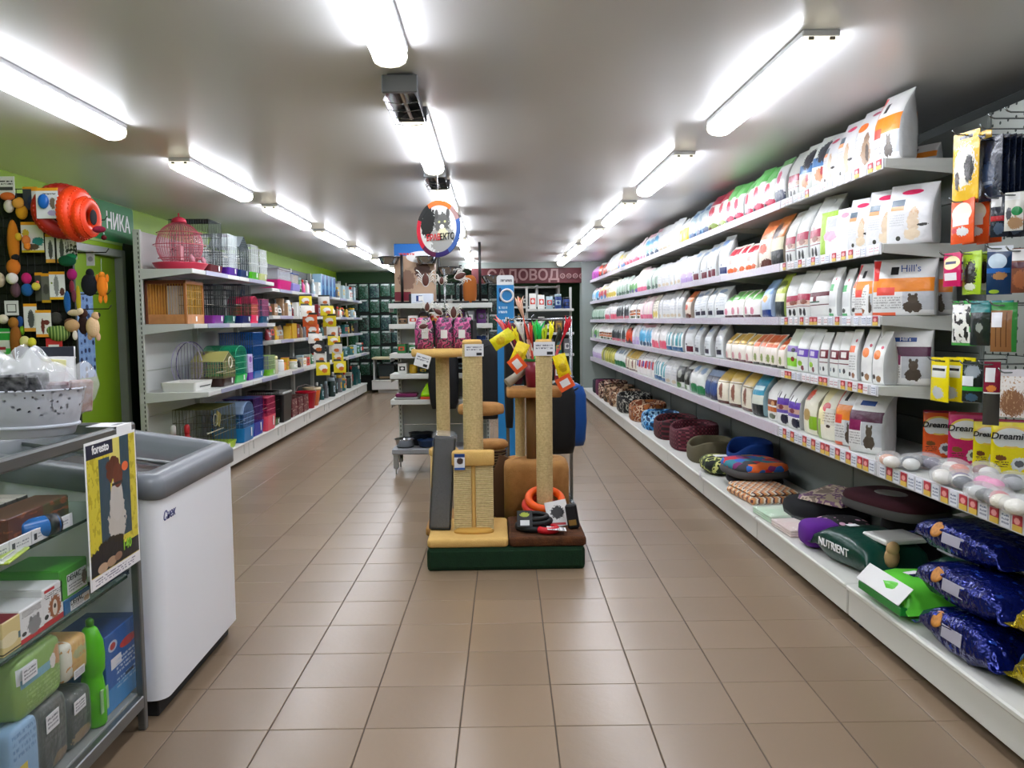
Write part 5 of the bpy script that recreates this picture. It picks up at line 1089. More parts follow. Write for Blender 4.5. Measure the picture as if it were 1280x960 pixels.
# ================================================================ green sign over the doorway
ya, yb = onX(104, 280, XL).y, onX(164.5, 280, XL).y; za, zb = onX(150, 304, XL).z, onX(150, 258, XL).z
sg = thing('wall_sign', 'green shop sign with white lettering above the doorway', 'sign', (XL+.004, (ya+yb)/2, (za+zb)/2), math.pi/2)
W2, H2 = (yb-ya)/2, (zb-za)/2
def rplate(w, h, r, y0, y1): return MB().prism([(x, z) for x, z in rrect(-w, w, -h, h, r)][::-1], y0, y1)
rplate(W2+.02, H2+.02, .035, -.004, .004).obj('border', mat('sign_border', '8aa868', rough=.5), sg)
rplate(W2, H2, .03, -.009, -.004).obj('plate', mat('sign_green', '16703a', rough=.4), sg)
text('lettering', 'НИКА', M_wht, sg, H2*1.2, (W2*.84, -.0105, .0), align='RIGHT', sx=.85, bold=.003)
# ================================================================ left wall shelving with cages
LXB, LXF = -2.74, -2.31
SLA = [(1.70, -2.31), (1.275, -2.31), (.745, -2.22)]
SLB = [(1.645, -2.33), (1.355, -2.33), (1.09, -2.33), (.745, -2.22)]
M_holes = mat('slot_upright', 'b8bab4', rough=.4)
def slot_post(parent, x0, x1, y0, y1, z0, z1, face='x'):
    MB().bbox(x0, x1, y0, y1, z0, z1, b=.003).obj('upright', M_holes, parent)
def slots(parent, x, y, z0, z1):
    m = MB(); z = z0
    while z < z1: m.box(x-.0035, x+.0035, y-.0012, y+.0005, z, z+.02); z += .036
    m.obj('slot_row', M_black, parent)
def left_unit(y0, L, shelves, where, end=False):
    t = thing('shelving_unit', where, 'shelf', (0, y0, 0), 0, 'cage shelving along the green wall')
    for yy in (0.001, L-.031): slot_post(t, LXB-.01, LXB+.045, yy, yy+.03, .02, 2.0)
    if end: slots(t, LXB+.03, .0005, .3, 1.98)
    n = 5
    for k in range(n):
        za, zb = .18+(2.0-.18)*k/n, .18+(2.0-.18)*(k+1)/n
        MB().bbox(LXB-.012, LXB, .032, L-.032, za+.0015, zb-.0015, b=.002).obj('back_panel', mat('white_panel', 'c6c9c6', rough=.45) if y0 < 8.5 else mat('shaded_panel', '414846', rough=.5), t)  # far bays get a darker copy, shelf shadow put into the colour
    MB().bbox(LXB, -2.262, .004, L-.004, .178, .2, b=.006).obj('base_deck', M_kick, t)
    MB().bbox(-2.29, -2.276, .006, L-.006, .045, .178, b=.004).obj('kick_plate', M_kick, t)
    for yy in (.15, L-.15): MB().bbox(-2.277, -2.270, yy-.006, yy+.006, .1, .2, b=.002).obj('clip', M_shelf, t)
    for z, xf in shelves:
        d = xf-LXB
        s = MB().bbox(LXB, xf, .004, L-.004, z-.022, z, b=.003).bbox(xf-.012, xf+.004, .004, L-.004, z-.035, z+.001, b=.003).obj('shelf', M_shelf, t)
        for yy in (.0005, L-.0045): MB().prism([(LXB, z-.085), (LXB, z-.002), (xf, z-.002), (xf, z-.036)], yy, yy+.004).obj('bracket', M_shelf, s)
        MB().bbox(xf+.004, xf+.009, .3, L-.35, z-.034, z+.002, b=.001).obj('price_rail', mat('rail_grey', '9a9cb4', rough=.3), t)
left_unit(6.5, 1.2, SLA, 'first bay of cage shelves beside the doorway', True)
left_unit(7.7, 1.2, SLA, 'second bay of cage shelves from the doorway')
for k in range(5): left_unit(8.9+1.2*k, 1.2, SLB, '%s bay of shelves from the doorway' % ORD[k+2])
def plastic(c): return mat('plastic_'+c, c, rough=.3)
def cage(lab, x, y, z, w, d, h, tray, wire, style='flat', th=.07, roof=None, rz=0, n=14, clear=None, name='cage', perch=True):
    """w along the aisle, d into the wall"""
    t = thing(name, lab, 'cage', (x, y, z+.001), math.pi/2+rz); W = mat('wire_'+wire, wire, rough=.35, metal=.3)
    MB().rings([[(px_*s, py_*s, zz) for px_, py_ in rrect(-w/2, w/2, -d/2, d/2, .025)] for s, zz in ((.9, 0), (.93, .004), (1, th), (.96, th))], smooth=False).obj('tray', plastic(tray), t)
    m = MB(); hw, hd = w/2*.96, d/2*.96; hb = h if style in ('flat',) else h*.72
    xs = [-hw+2*hw*i/n for i in range(n+1)]; k = max(4, int(n*d/w)); ys = [-hd+2*hd*i/k for i in range(k+1)]; r = .0017
    def top(xx):      # roof height over the width
        if style == 'house': return hb+(h-hb)*(1-abs(xx)/hw)
        if style == 'arch': return hb+(h-hb)*math.sqrt(max(0, 1-(xx/hw)**2))
        return hb
    for xx in xs:
        for yy in (-hd, hd): m.rod((xx, yy, th), (xx, yy, top(xx)), r)
        m.rod((xx, -hd, top(xx)), (xx, hd, top(xx)), r)
    for yy in ys:
        for xx in (-hw, hw): m.rod((xx, yy, th), (xx, yy, hb), r)
    for zz in [th+(hb-th)*q for q in (.33, .66, 1)]:
        m.tube([(-hw, -hd, zz), (hw, -hd, zz), (hw, hd, zz), (-hw, hd, zz)], .0024, 4, closed=True, smooth=False)
    for yy in (-hd, 0, hd):
        if style != 'flat': m.tube([(xx, yy, top(xx)) for xx in xs], .0024, 4)
    m.obj('bars', W, t)
    if roof: 
        R = [[(xx, yy, top(xx)+o) for xx in xs] for yy, o in ((-hd, .004), (hd, .004))]; MB().rings(R, closed=False, cap=False, smooth=False).obj('roof', roof, t)
    if clear: MB().bbox(-hw+.004, hw-.004, -hd+.004, hd-.004, th, hb-.004, b=.004).obj('walls', clear, t)
    if perch:
        MB().rod((-hw*.7, -hd*.5, th+(hb-th)*.35), (hw*.7, -hd*.5, th+(hb-th)*.35), .005, 6).obj('perch', plastic('d8d4c0'), t)
    MB().bbox(w*.1, w*.1+.03, -d/2-.003, -d/2-.001, th*.3, th*.9, b=.0005).obj('price_label', M_paper, t)
    return t
tint = lambda c, a=.35: mat('tint_%s_%d' % (c, int(a*100)), c, rough=.1, alpha=a, spec=.7)
Z1, Z2, Z3, Z4 = 1.70, 1.275, .745, .2
# pink dome cage
t = thing('dome_cage', 'pink round wire dome cage with pink plastic base on the top shelf', 'cage', (-2.50, 6.79, Z1+.001))
MB().lathe([(.0, 0), (.19, 0), (.2, .008), (.235, .05), (.24, .056), (.225, .058), (.205, .05), (0, .046)], 36, sx=.86).obj('base', mat('pink_plastic', 'd83a56', rough=.3), t)
m = MB(); R0 = .2; cz = .20
for i in range(22):
    a = math.pi*i/22; pts = []
    for j in range(25):
        b = -1.0+ (math.pi+2.0)*j/24; pts.append((R0*.86*math.cos(b)*math.cos(a), R0*math.cos(b)*math.sin(a), cz+R0*math.sin(b)*.92))
    m.tube(pts, .0017, 4)
m.obj('bars', mat('wire_pink', 'c86a7a', rough=.35, metal=.3), t)
m = MB()
for b in (-.6, .0, .55): m.torus((0, 0, cz+R0*.92*math.sin(b)), R0*math.cos(b), .0028, 32, 4)
MB().ell((0, 0, cz), (R0*.85, R0*.985, R0*.905), 24, 14).obj('shell', mat('pink_shell', 'e07a90', rough=.2, alpha=.22), t)
m.obj('hoops', mat('pink_wire2', 'b83a50', rough=.4), t)
MB().lathe([(.06, 0), (.05, .03), (.02, .045), (.006, .05), (.006, .075), (0, .076)], 18, c=(0, 0, cz+R0*.9)).obj('cap', mat('pink_plastic', 'd83a56'), t)
MB().bbox(-.02, .02, -.04, .04, .08, .2, b=.006).obj('feeder', mat('clear_feeder', 'd8a0a8', rough=.2), t); MB().rod((0, -.15, .16), (0, .15, .16), .005, 6).obj('perch', plastic('5a1a24'), t)
for yy in (-.13, .13): MB().lathe([(.03, 0), (.032, .02), (.0, .03)], 14, M=XF((.13, yy, .085), ry=1.2)).obj('seed_cup', mat('cup_pink', 'e0a0b0', rough=.2, alpha=.7), t)
cage('large black wire cage with maroon tray behind the pink dome', -2.52, 7.22, Z1, .34, .34, .44, '5a1018', '14201f', n=16)
cage('white wire cage with purple tray on the top shelf', -2.47, 7.58, Z1, .28, .3, .36, '4a1a86', 'c8d0d0', n=14)
cage('black wire cage with white roof flap and navy tray', -2.47, 7.93, Z1, .30, .3, .38, '0c2a5a', '26343a', style='house', roof=tint('c8d4dc', .8), n=14)
cage('small white wire cage with lime tray on the top shelf', -2.45, 8.27, Z1, .26, .26, .33, '4ab014', 'c8cccc', n=12)
cage('small white cage with cream and green tray at the bay end', -2.45, 8.58, Z1, .26, .26, .31, 'b8c07a', 'd0d4d4', n=12, clear=tint('dfe6e6', .3))
MB_ = MB
# wooden cage
wd = thing('wooden_cage', 'brown wooden bird cage with amber wire front', 'cage', (-2.565, 6.82, Z2+.001), math.pi/2)
M_wood = mat('cage_wood', 'a86a34', rough=.5, noise=.4, nscale=18, ncol='8a4a1e'); M_dwood = mat('cage_wood_dark', '6a3418', rough=.5, noise=.4, nscale=18, ncol='4a220e')
w, d, h = .40, .32, .34
for x in (-w/2, w/2-.02):
    for y in (-d/2, d/2-.02): MB().bbox(x, x+.02, y, y+.02, 0, h, b=.002).obj('post', M_wood if y < 0 else M_dwood, wd)
for y in (-d/2, d/2-.02): MB().bbox(-w/2, w/2, y, y+.02, h-.025, h, b=.002).obj('top_rail', M_wood, wd)
MB().bbox(-w/2, w/2, -d/2, d/2, h-.008, h+.003, b=.002).obj('top', M_dwood, wd); MB().bbox(-w/2+.004, w/2-.004, -d/2+.0, d/2, 0, .075, b=.003).obj('drawer', mat('drawer_wood', 'c08450', rough=.5, noise=.3, nscale=20), wd)
for x in (-w/2, w/2-.02): MB().bbox(x, x+.02, -d/2+.02, d/2-.02, h-.025, h, b=.002).obj('side_rail', M_dwood, wd)
MB().bbox(-w/2+.01, w/2-.01, d/2-.018, d/2-.012, .075, h-.01, b=.001).obj('back', mat('amber_back', 'b8780e', rough=.6, noise=.4, nscale=25), wd)
m = MB()
for i in range(20): x = -w/2+.02+(w-.04)*i/19; m.rod((x, -d/2+.01, .075), (x, -d/2+.01, h-.02), .0016)
for i in range(14): y = -d/2+.02+(d-.04)*i/13; m.rod((-w/2+.01, y, .075), (-w/2+.01, y, h-.02), .0016); m.rod((w/2-.01, y, .075), (w/2-.01, y, h-.02), .0016)
for z in (.14, .2, .26): m.rod((-w/2+.02, -d/2+.009, z), (w/2-.02, -d/2+.009, z), .0022)
m.obj('bars', mat('amber_wire', 'c89a3a', rough=.4, metal=.4), wd)
MB().torus((0, 0, 0), .035, .003, 20, 5, M=XF((0, -d/2+.02, .225), rx=math.pi/2)).obj('swing', plastic('d8c080'), wd); MB().bbox(.0, .03, -d/2-.002, -d/2, .02, .06, b=.0005).obj('price_label', M_paper, wd)
cage('dark wire cage with purple tray beside the wooden cage', -2.5, 7.25, Z2, .28, .3, .33, '7a2a8a', '1a2420', n=14)
cage('black wire cage with dark green tray', -2.5, 7.58, Z2, .28, .3, .3, '0e5a4a', '10161a', n=14)
cage('black wire cage with navy tray and yellow label', -2.47, 7.92, Z2, .3, .32, .36, '0c1c5a', '0c1014', n=16)
t = cage('bright pink hamster carrier with domed lid', -2.45, 8.26, Z2, .25, .24, .26, 'e0285a', 'c84a6a', style='arch', th=.08, roof=mat('pink_lid', 'e0285a', rough=.3), clear=tint('d8983a', .5), n=8, name='pet_carrier')
MB().tube([(-.05, 0, .26), (-.04, 0, .32), (.04, 0, .32), (.05, 0, .26)], .01, 8).obj('handle', plastic('1c4a7a'), t)
cage('blue and pink barred hamster carrier', -2.44, 8.6, Z2, .25, .24, .24, '0c4a6a', 'b84a6a', th=.07, roof=plastic('2a7aa0'), clear=tint('5a6a9a', .5), n=10, name='pet_carrier')
# third shelf
t = thing('plastic_tray', 'white plastic cage tray lying on the third shelf', 'tray', (-2.47, 6.75, Z3+.001), math.pi/2)
MB().rings([[(x*s, y*s, z) for x, y in rrect(-.2, .2, -.14, .14, .02)] for s, z in ((.92, 0), (1, .07), (.97, .07), (.9, .01))], smooth=False).obj('tray', plastic('dcdcd6'), t); MB().bbox(-.12, .12, -.146, -.142, .03, .038, b=.001).obj('slot', M_black, t)
for k, (y, lab) in enumerate(((6.98, 'lilac oval wire panel leaning behind the white tray'), (7.08, 'dark oval wire panel leaning behind the gold cage'))):
    t = thing('oval_cage_side', lab, 'cage part', (-2.55, y, Z3+.001), .5); c = ['b0a8c8', '4a3a70'][k]
    m = MB().tube([(.12*math.cos(a), 0, .19+.19*math.sin(a)) for a in [2*math.pi*i/28 for i in range(28)]], .004, 5, closed=True); 
    for i in range(9): x = -.1+.025*i; hh = .19*math.sqrt(1-(x/.12)**2); m.rod((x, 0, .19-hh), (x, 0, .19+hh), .0016)
    m.obj('wire', mat('wire_'+c, c, rough=.4), t)
t = cage('gold wire bird cage with dark brown tray', -2.40, 7.18, Z3, .34, .28, .29, '2a100c', 'a8a070', style='house', roof=tint('c8c070', .5), n=16)
MB().torus((0, 0, 0), .045, .005, 24, 6, M=XF((0, -.145, .2), rx=math.pi/2)).obj('ring_perch', plastic('e0dcc8'), t)
cage('green wire cage with arched roof and bright green tray', -2.42, 7.56, Z3, .36, .3, .33, '0eb04a', '2aa87a', style='arch', roof=tint('0e8a5a', .5), clear=tint('0e8a5a', .35), n=14)
o = MB().bbox(-.07, .07, -.02, .02, 0, .24, b=.003).obj('carton', pmat('lilac_card', 'c0b4dc', [('e', .5, .8, .3, .12, '7a3aa0'), ('r', 0, 1, 0, .3, '6a2a9a'), ('t', .15, .85, .45, .65, '8a7ab0', 3)], crinkle=0), None, (-2.30, 7.86, Z3+.001), math.pi/2); tag(o, 'lilac and purple upright carton on the third shelf', 'box')
cage('tall blue wire cage with blue tray', -2.45, 8.16, Z3, .36, .34, .44, '0c62a8', '0c4a8a', n=16, clear=tint('0c4a86', .55))
t = cage('low lime green cage with grey tank', -2.38, 8.56, Z3, .26, .24, .2, '6ab01a', '9ab86a', th=.06, n=10, clear=tint('a0a8a8', .6))
t = thing('jar', 'cream lidded jar beside the lime cage', 'jar', (-2.32, 8.8, Z3+.001)); MB().lathe([(.05, 0), (.055, .01), (.055, .13), (.045, .15)], 16).obj('body', tint('c8c4a8', .8), t); MB().lathe([(.05, .15), (.052, .17), (.045, .185), (0, .188)], 16).obj('lid', plastic('d8d490'), t)
# bottom deck
t = cage('wide clear wire cage with lime tray on the bottom deck', -2.44, 7.05, Z4, .6, .34, .38, 'a8d010', '5a5a3a', th=.06, n=22)
MB().torus((0, 0, 0), .05, .005, 24, 6, M=XF((-.05, -.1, .27), rx=math.pi/2)).obj('ring_perch', plastic('dcdcd0'), t); MB().bbox(0, .1, -.06, -.05, .24, .36, b=.004, M=XF(ry=.4)).obj('ladder', plastic('c8b860'), t)
for k, (x, y, c, lab) in enumerate(((-2.55, 6.63, 'a01420', 'dark red drinker with white cap on the bottom deck'), (-2.46, 6.68, 'c01c24', 'red bottle with round cap on the bottom deck'))):
    t = thing('drinker_bottle', lab, 'bottle', (x, y, Z4+.001)); MB().lathe([(.04, 0), (.055, .01), (.055, .13), (.03, .17), (.018, .18), (.018, .2)], 16).obj('body', plastic(c), t); MB().lathe([(.022, .2), (.022, .26), (.01, .275)], 12).obj('cap', plastic('d8d8d4' if k == 0 else 'c83038'), t)
cage('blue arched carrier with pale blue roof', -2.40, 7.66, Z4, .34, .3, .36, '0c72b0', '7a98c0', style='arch', th=.13, roof=tint('9ab4d8', .85), clear=tint('1c62a0', .5), n=10, name='pet_carrier')
cage('navy and purple barred carrier', -2.42, 8.05, Z4, .34, .3, .36, '0c2a9a', '5a2a7a', th=.13, roof=plastic('0c4a96'), clear=tint('2a1a6a', .5), n=10, name='pet_carrier')
cage('pink barred carrier with coral tray', -2.40, 8.44, Z4, .32, .3, .33, 'e04a62', 'c83a62', th=.15, roof=plastic('e05a7a'), clear=tint('a81c5a', .4), n=10, name='pet_carrier')
cage('black wire carrier with green tray beside the pink one', -2.44, 8.8, Z4, .24, .3, .36, '3a5a1c', '101210', n=10)
# ---------------------------------------------------------------- small goods in the far bays
SEEN = {}
def uniq(lab):
    SEEN[lab] = SEEN.get(lab, 0)+1; return lab
CN = {'1c1e22': 'black', '7a1420': 'dark red', 'd8d8d4': 'white', '2a6a3a': 'green', 'c8a020': 'yellow', '1c3a7a': 'blue', '8a6a4a': 'brown', 'c83a2a': 'red', '6a6c70': 'grey', '5a2a6a': 'purple', 'd87a2a': 'orange', '1c5a5a': 'teal', 'c83a8a': 'pink', '9ab0b8': 'pale blue', 'b8c0b0': 'pale green', '12302a': 'dark green'}
def smalls(x, y0, y1, z, n, kinds, cols, place, hmax=.2, seed=0, along='y', face=math.pi/2, wmul=.86):
    r = random.Random(seed)
    for i in range(n):
        k = r.choice(kinds); c = r.choice(cols); step = (y1-y0)/n; q = y0+step*(i+.5); w = min(step*wmul, .16); h = hmax*r.uniform(.6, 1); c2 = r.choice(['d8d8d4', 'c8a020', '1c1e22', 'c83a2a', '9ab0b8'])
        loc = (x+r.uniform(-.03, .03), q, z+.001) if along == 'y' else (q, x+r.uniform(-.03, .03), z+.001)
        lab = '%s %s on the %s' % (CN[c], {'box': 'carton', 'jar': 'lidded jar', 'bottle': 'bottle', 'pouch': 'pouch'}[k], place)
        t = thing({'box': 'small_carton', 'jar': 'jar', 'bottle': 'bottle', 'pouch': 'small_pouch'}[k], lab, {'box': 'box', 'jar': 'jar', 'bottle': 'bottle', 'pouch': 'pouch'}[k], loc, face+r.uniform(-.2, .2), lab+' group')
        P_ = pmat('sm_%s_%s' % (c, c2), c, [('r', .15, .85, .3, .7, c2), ('b', .5, .5, .2, .12, c)], crinkle=0, rough=.4)
        if k == 'box':
            MB().bbox(-w/2, w/2, -.04, .04, 0, h, b=.002).obj('body', P_, t); MB().bbox(-w/2+.004, w/2-.004, -.036, .036, h, h+.001, b=.0004).obj('flap', plastic(c2), t)
        elif k == 'jar':
            ra = min(w/2, .055); MB().lathe([(ra*.9, 0), (ra, .006), (ra, h*.72), (ra*.85, h*.78)], 12).obj('body', P_, t); MB().lathe([(ra*.92, h*.78), (ra*.92, h*.92), (ra*.8, h*.94)], 12).obj('lid', plastic(c2), t)
        elif k == 'bottle':
            ra = min(w/2, .035); MB().lathe([(ra*.9, 0), (ra, .006), (ra, h*.6), (ra*.4, h*.78), (ra*.4, h*.84)], 12).obj('body', P_, t); MB().lathe([(ra*.5, h*.84), (ra*.5, h), (ra*.3, h+.004)], 10).obj('cap', plastic(c2), t)
        else:
            o = link('body', pouch_mesh(round(w, 2), round(h, 2), .05, P_, .05, name='body'), t)
DK = ['1c1e22', '1c1e22', '6a6c70', '8a6a4a', '7a1420', '12302a', 'd8d8d4', 'c8a020']; MX = ['d8d8d4', 'c83a2a', 'c8a020', '1c1e22', '9ab0b8', '2a6a3a', '1c3a7a', 'b8c0b0']
smalls(-2.43, 8.98, 10.9, 1.355, 14, ['pouch', 'box', 'bottle'], DK, 'second shelf of the far left bays', .2, 1)
smalls(-2.43, 10.9, 14.8, 1.355, 18, ['jar', 'box', 'bottle'], MX+DK, 'second shelf near the back wall', .18, 2)
smalls(-2.43, 8.98, 11.2, 1.09, 14, ['pouch', 'box', 'pouch'], DK+['7a1420'], 'third shelf of the far left bays', .18, 3)
smalls(-2.43, 11.2, 14.8, 1.09, 16, ['bottle', 'box', 'jar'], DK+['1c5a5a', '2a6a3a'], 'third shelf near the back wall', .18, 4)
smalls(-2.36, 9.0, 11.5, .745, 16, ['jar', 'box', 'pouch'], MX+['d87a2a'], 'fourth shelf of the far left bays', .14, 5)
smalls(-2.36, 11.5, 14.8, .745, 16, ['bottle', 'jar', 'box'], ['2a6a3a', '1c5a5a', '9ab0b8', '1c1e22'], 'fourth shelf near the back wall', .2, 6)
smalls(-2.40, 11.3, 14.8, .2, 14, ['jar', 'bottle', 'box'], ['6a6c70', '12302a', '1c1e22', 'b8c0b0', '1c5a5a'], 'bottom deck near the back wall', .34, 7)
smalls(-2.43, 10.25, 11.6, 1.645, 7, ['jar', 'bottle', 'box'], ['d8d8d4', '2a6a3a', 'c8a020', 'c83a8a', '9ab0b8'], 'top shelf of the far left bays', .22, 8)
smalls(-2.43, 12.9, 14.8, 1.645, 9, ['jar', 'bottle', 'box'], ['9ab0b8', 'd8d8d4', '6a6c70', 'b8c0b0'], 'top shelf near the back wall', .24, 9)
for k in range(4):
    o = MB().bbox(-.11, .11, -.06, .06, 0, .3, b=.003).bbox(-.09, .09, -.062, -.060, .05, .25, b=.001).obj('carton', pmat('tallblue', '0c4a86', [('r', 0, .12, 0, 1, '9ac0d8'), ('r', .3, .8, .3, .5, '2a78b0')], crinkle=0), None, (-2.43, 11.75+.27*k, 1.646), math.pi/2); tag(o, 'tall blue carton on the top shelf of the far left bays', 'box', 'tall blue cartons on the top shelf')
t = thing('terrarium', 'clear plastic terrarium with magenta base on the far top shelf', 'terrarium', (-2.46, 9.42, 1.646), math.pi/2)
MB().rings([[(x*s, y*s, z) for x, y in rrect(-.28, .28, -.15, .15, .03)] for s, z in ((.93, 0), (1, .1), (.97, .1))], smooth=False).obj('base', plastic('b80c6a'), t)
MB().bbox(-.265, .265, -.14, .14, .1, .22, b=.012).obj('tank', tint('dfe4e8', .35), t); MB().bbox(-.272, .272, -.147, .147, .215, .228, b=.004).obj('lid', plastic('8a8c90'), t)
t = thing('terrarium', 'small clear tank with lilac base beside the magenta one', 'terrarium', (-2.45, 9.98, 1.646), math.pi/2)
MB().bbox(-.16, .16, -.13, .13, 0, .09, b=.01).obj('base', plastic('8a80c8'), t); MB().bbox(-.15, .15, -.12, .12, .09, .2, b=.01).obj('tank', tint('dfe4f0', .4), t); MB().bbox(-.155, .155, -.125, .125, .2, .212, b=.004).obj('lid', plastic('1c4aa0'), t)
t = thing('storage_crate', 'black and grey plastic crate on the bottom deck', 'crate', (-2.42, 9.2, .201), math.pi/2)
MB().rings([[(x*s, y*s, z) for x, y in rrect(-.2, .2, -.15, .15, .03)] for s, z in ((.9, 0), (1, .3), (.96, .3), (.88, .02))], smooth=False).obj('body', plastic('15171a'), t); MB().bbox(-.2, .2, -.15, .15, .3, .33, b=.01).obj('lid', plastic('a8acaa'), t)
for k in range(3):
    o = MB().bbox(-.13, .13, -.1, .1, 0, .2, b=.004).bbox(-.1, .1, -.102, -.1, .06, .16, b=.001).obj('carton', pmat('maroon_ctn', '5a0c1c', [('n', 7, .6, 'c8b8a8')], crinkle=0), None, (-2.40, 9.62+.29*k, .201), math.pi/2); tag(o, 'maroon carton with pale pattern on the bottom deck', 'box', 'maroon cartons on the bottom deck')
t = thing('bucket', 'red plastic bucket on the bottom deck', 'bucket', (-2.38, 10.55, .201)); MB().lathe([(.1, 0), (.13, .2), (.135, .2), (.135, .212), (.125, .212), (.1, .02)], 20).obj('body', plastic('c80c2c'), t); MB().tube([(-.13, 0, .2), (-.1, 0, .27), (0, 0, .3), (.1, 0, .27), (.13, 0, .2)], .004, 6).obj('handle', plastic('d8d8d8'), t)
t = thing('flower_pot', 'orange pot with cream rim beside the red bucket', 'pot', (-2.38, 10.9, .201)); MB().lathe([(.08, 0), (.11, .2), (.11, .21)], 20).obj('body', plastic('d8682a'), t); MB().lathe([(.115, .2), (.12, .235), (.1, .235), (.1, .2)], 20).obj('rim', plastic('d8c8a0'), t)
# clip strips of yellow packs curving out over the aisle
def clip_strip(lab, Yp, pts, cols, gname):
    P = [onY(x, y, Yp) for x, y in pts]; t = thing('clip_strip', lab, 'display strip', (0, 0, 0))
    MB().tube([p+Vector((0, .012, 0)) for p in P], .006, 5).obj('strip', M_black, t)
    for p in P: MB().bbox(p.x-.02, p.x+.02, p.y+.004, p.y+.012, p.z-.004, p.z+.004, b=.001).obj('clip', M_shelf, t)
    nm = {'d8c81c': 'yellow', 'c8582a': 'orange red', 'd8d8d0': 'white', '2a2c30': 'black'}
    for i, c in enumerate(cols):
        f = i/(len(cols)-1)*(len(P)-1); a = int(min(f, len(P)-2)); q = P[a].lerp(P[a+1], f-a)
        lb = '%s packet clipped to the %s' % (nm[c], gname)
        o = link('packet', hang_mesh(.17, .17, .02, pmat('stripp_'+c, c, [('b', .5, .5, .3, .2, 'e4e4dc'), ('b', .6, .3, .2, .15, 'c86a2a'), ('r', 0, 1, .85, 1, '2a2c20')], crinkle=.1)), None, (q.x, q.y-.004-.006*(i % 3), q.z+.075), .1+.35*math.sin(i*2.1)); o.scale = (.85+.2*((i*7) % 3)/2, 1, .8+.25*((i*5) % 4)/3); tag(o, lb, 'pet treats', lb+' group')
clip_strip('curved black clip strip of mixed packets', 9.85, [(382, 376), (386, 392), (390, 408), (395, 425), (399, 440), (404, 458)], ['d8c81c', 'd8d8d0', 'c8582a', 'c8582a', 'd8d8d0', '2a2c30', 'd8d8d0', 'd8c81c'], 'nearer curved strip')
clip_strip('curved black clip strip of yellow packets', 10.9, [(405, 376), (410, 392), (415, 410), (418, 428), (421, 440), (425, 456)], ['d8d8d0', 'd8c81c', 'd8c81c', 'd8d8d0', 'd8c81c', 'd8d8d0', 'd8c81c', 'd8c81c'], 'farther curved strip')
# ================================================================ cat trees on the green plinth
o = tag(MB().bbox(-.355, .455, 4.185, 4.86, 0, .12, b=.02).bbox(-.352, .452, 4.19, 4.855, .0, .118, b=.01).obj('plinth', mat('green_velvet', '0a2e16', rough=.95, noise=.4, nscale=30, ncol='06200f', bump=.3, bscale=120)), 'low dark green velvet plinth under the cat trees', 'plinth')
M_sisal = mat('sisal_rope', 'd6c08c', rough=.85, noise=.5, nscale=90, ncol='ac925e', bump=.6, bscale=150)
M_cream = mat('cream_plush', 'd9b26a', rough=.95, noise=.25, nscale=25, ncol='c89a50', bump=.4, bscale=200)
M_tan = mat('tan_plush', 'b08048', rough=.95, noise=.4, nscale=22, ncol='8a5e30', bump=.4, bscale=200)
M_brown = mat('brown_fur', '5a3214', rough=.95, noise=.6, nscale=22, ncol='2e1708', bump=.6, bscale=160)
def rope(z0, z1, r, x=0, y=0, n=18, pitch=.0125):
    P = []; k = int((z1-z0)/pitch)
    for i in range(k):
        z = z0+(z1-z0)*i/k; P += [(r*.955, z), (r, z+pitch*.3), (r, z+pitch*.65)]
    P.append((r*.955, z1)); return MB().lathe(P, n, c=(x, y, 0))
def slab(x0, x1, y0, y1, z0, z1, b=.02):
    return MB().rings([[(x, y, z) for x, y in rrect(x0+i, x1-i, y0+i, y1-i, b, 4)] for i, z in ((.006, z0), (0, z0+.008), (0, z1-.012), (.004, z1-.004), (.014, z1))])
def label_card(parent, loc, w, h, rz=0, ry=0, name='price_card'):
    c = MB().bbox(-w/2, w/2, -.0012, .0012, -h/2, h/2, b=.0006).obj(name, pmat('price_card_p', 'dfe0e4', [('t', .1, .9, .45, .85, '7a7c88', 2), ('r', .62, .9, .08, .3, '1c1e24')], crinkle=0), parent, loc, rz); c.rotation_euler.y = ry; return c
ZP = .1205
# front left: cream base with double scratching board and rope post
t1 = thing('cat_tree', 'cream cat tree with double ribbed scratching board and tall rope post', 'cat tree', (0, 0, ZP))
slab(-.352, .062, 4.19, 4.66, 0, .045).obj('base', M_cream, t1)
for x0, x1 in ((-.222, -.128), (-.106, -.012)):
    m = MB(); z = .05
    while z < .40: m.bbox(x0, x1, 4.352, 4.385, z, z+.0105, b=.004); z += .011
    m.obj('scratch_board', mat('ribbed_sisal', 'd2c092', rough=.85, noise=.4, nscale=80, ncol='b09a6a'), t1)
MB().bbox(-.128, -.106, 4.362, 4.385, .045, .40, b=.004).obj('divider', M_cream, t1)
slab(-.229, -.005, 4.335, 4.4, .395, .475, .012).obj('top_cushion', M_cream, t1)
MB().lathe([(.105, 0), (.105, .012), (.09, .02), (0, .021)], 24, c=(-.117, 4.33, .044), sy=.45).obj('toe_pad', mat('mustard_plush', 'c89a48', rough=.95), t1)
rope(.045, 1.03, .054, -.117, 4.47).obj('rope_post', M_sisal, t1); MB().lathe([(.053, 1.03), (.053, 1.045), (.045, 1.055), (0, 1.056)], 18, c=(-.117, 4.47, 0)).obj('post_cap', M_cream, t1)
MB().lathe([(.10, .64), (.125, .645), (.13, .665), (.125, .69), (.1, .7), (0, .7)], 28, c=(-.075, 4.60, 0)).obj('platform', M_tan, t1)
label_card(t1, (-.105, 4.413, 1.0), .1, .065, .05)
label_card(t1, (-.187, 4.327, .42), .055, .085, 0, 0, 'hang_tag').data.materials[0] = pmat('tag_blue', 'dcdfe6', [('r', 0, 1, .78, 1, '123a7a'), ('b', .55, .55, .3, .2, '3a2a28'), ('r', 0, 1, 0, .14, '2a5aa8')], crinkle=0)
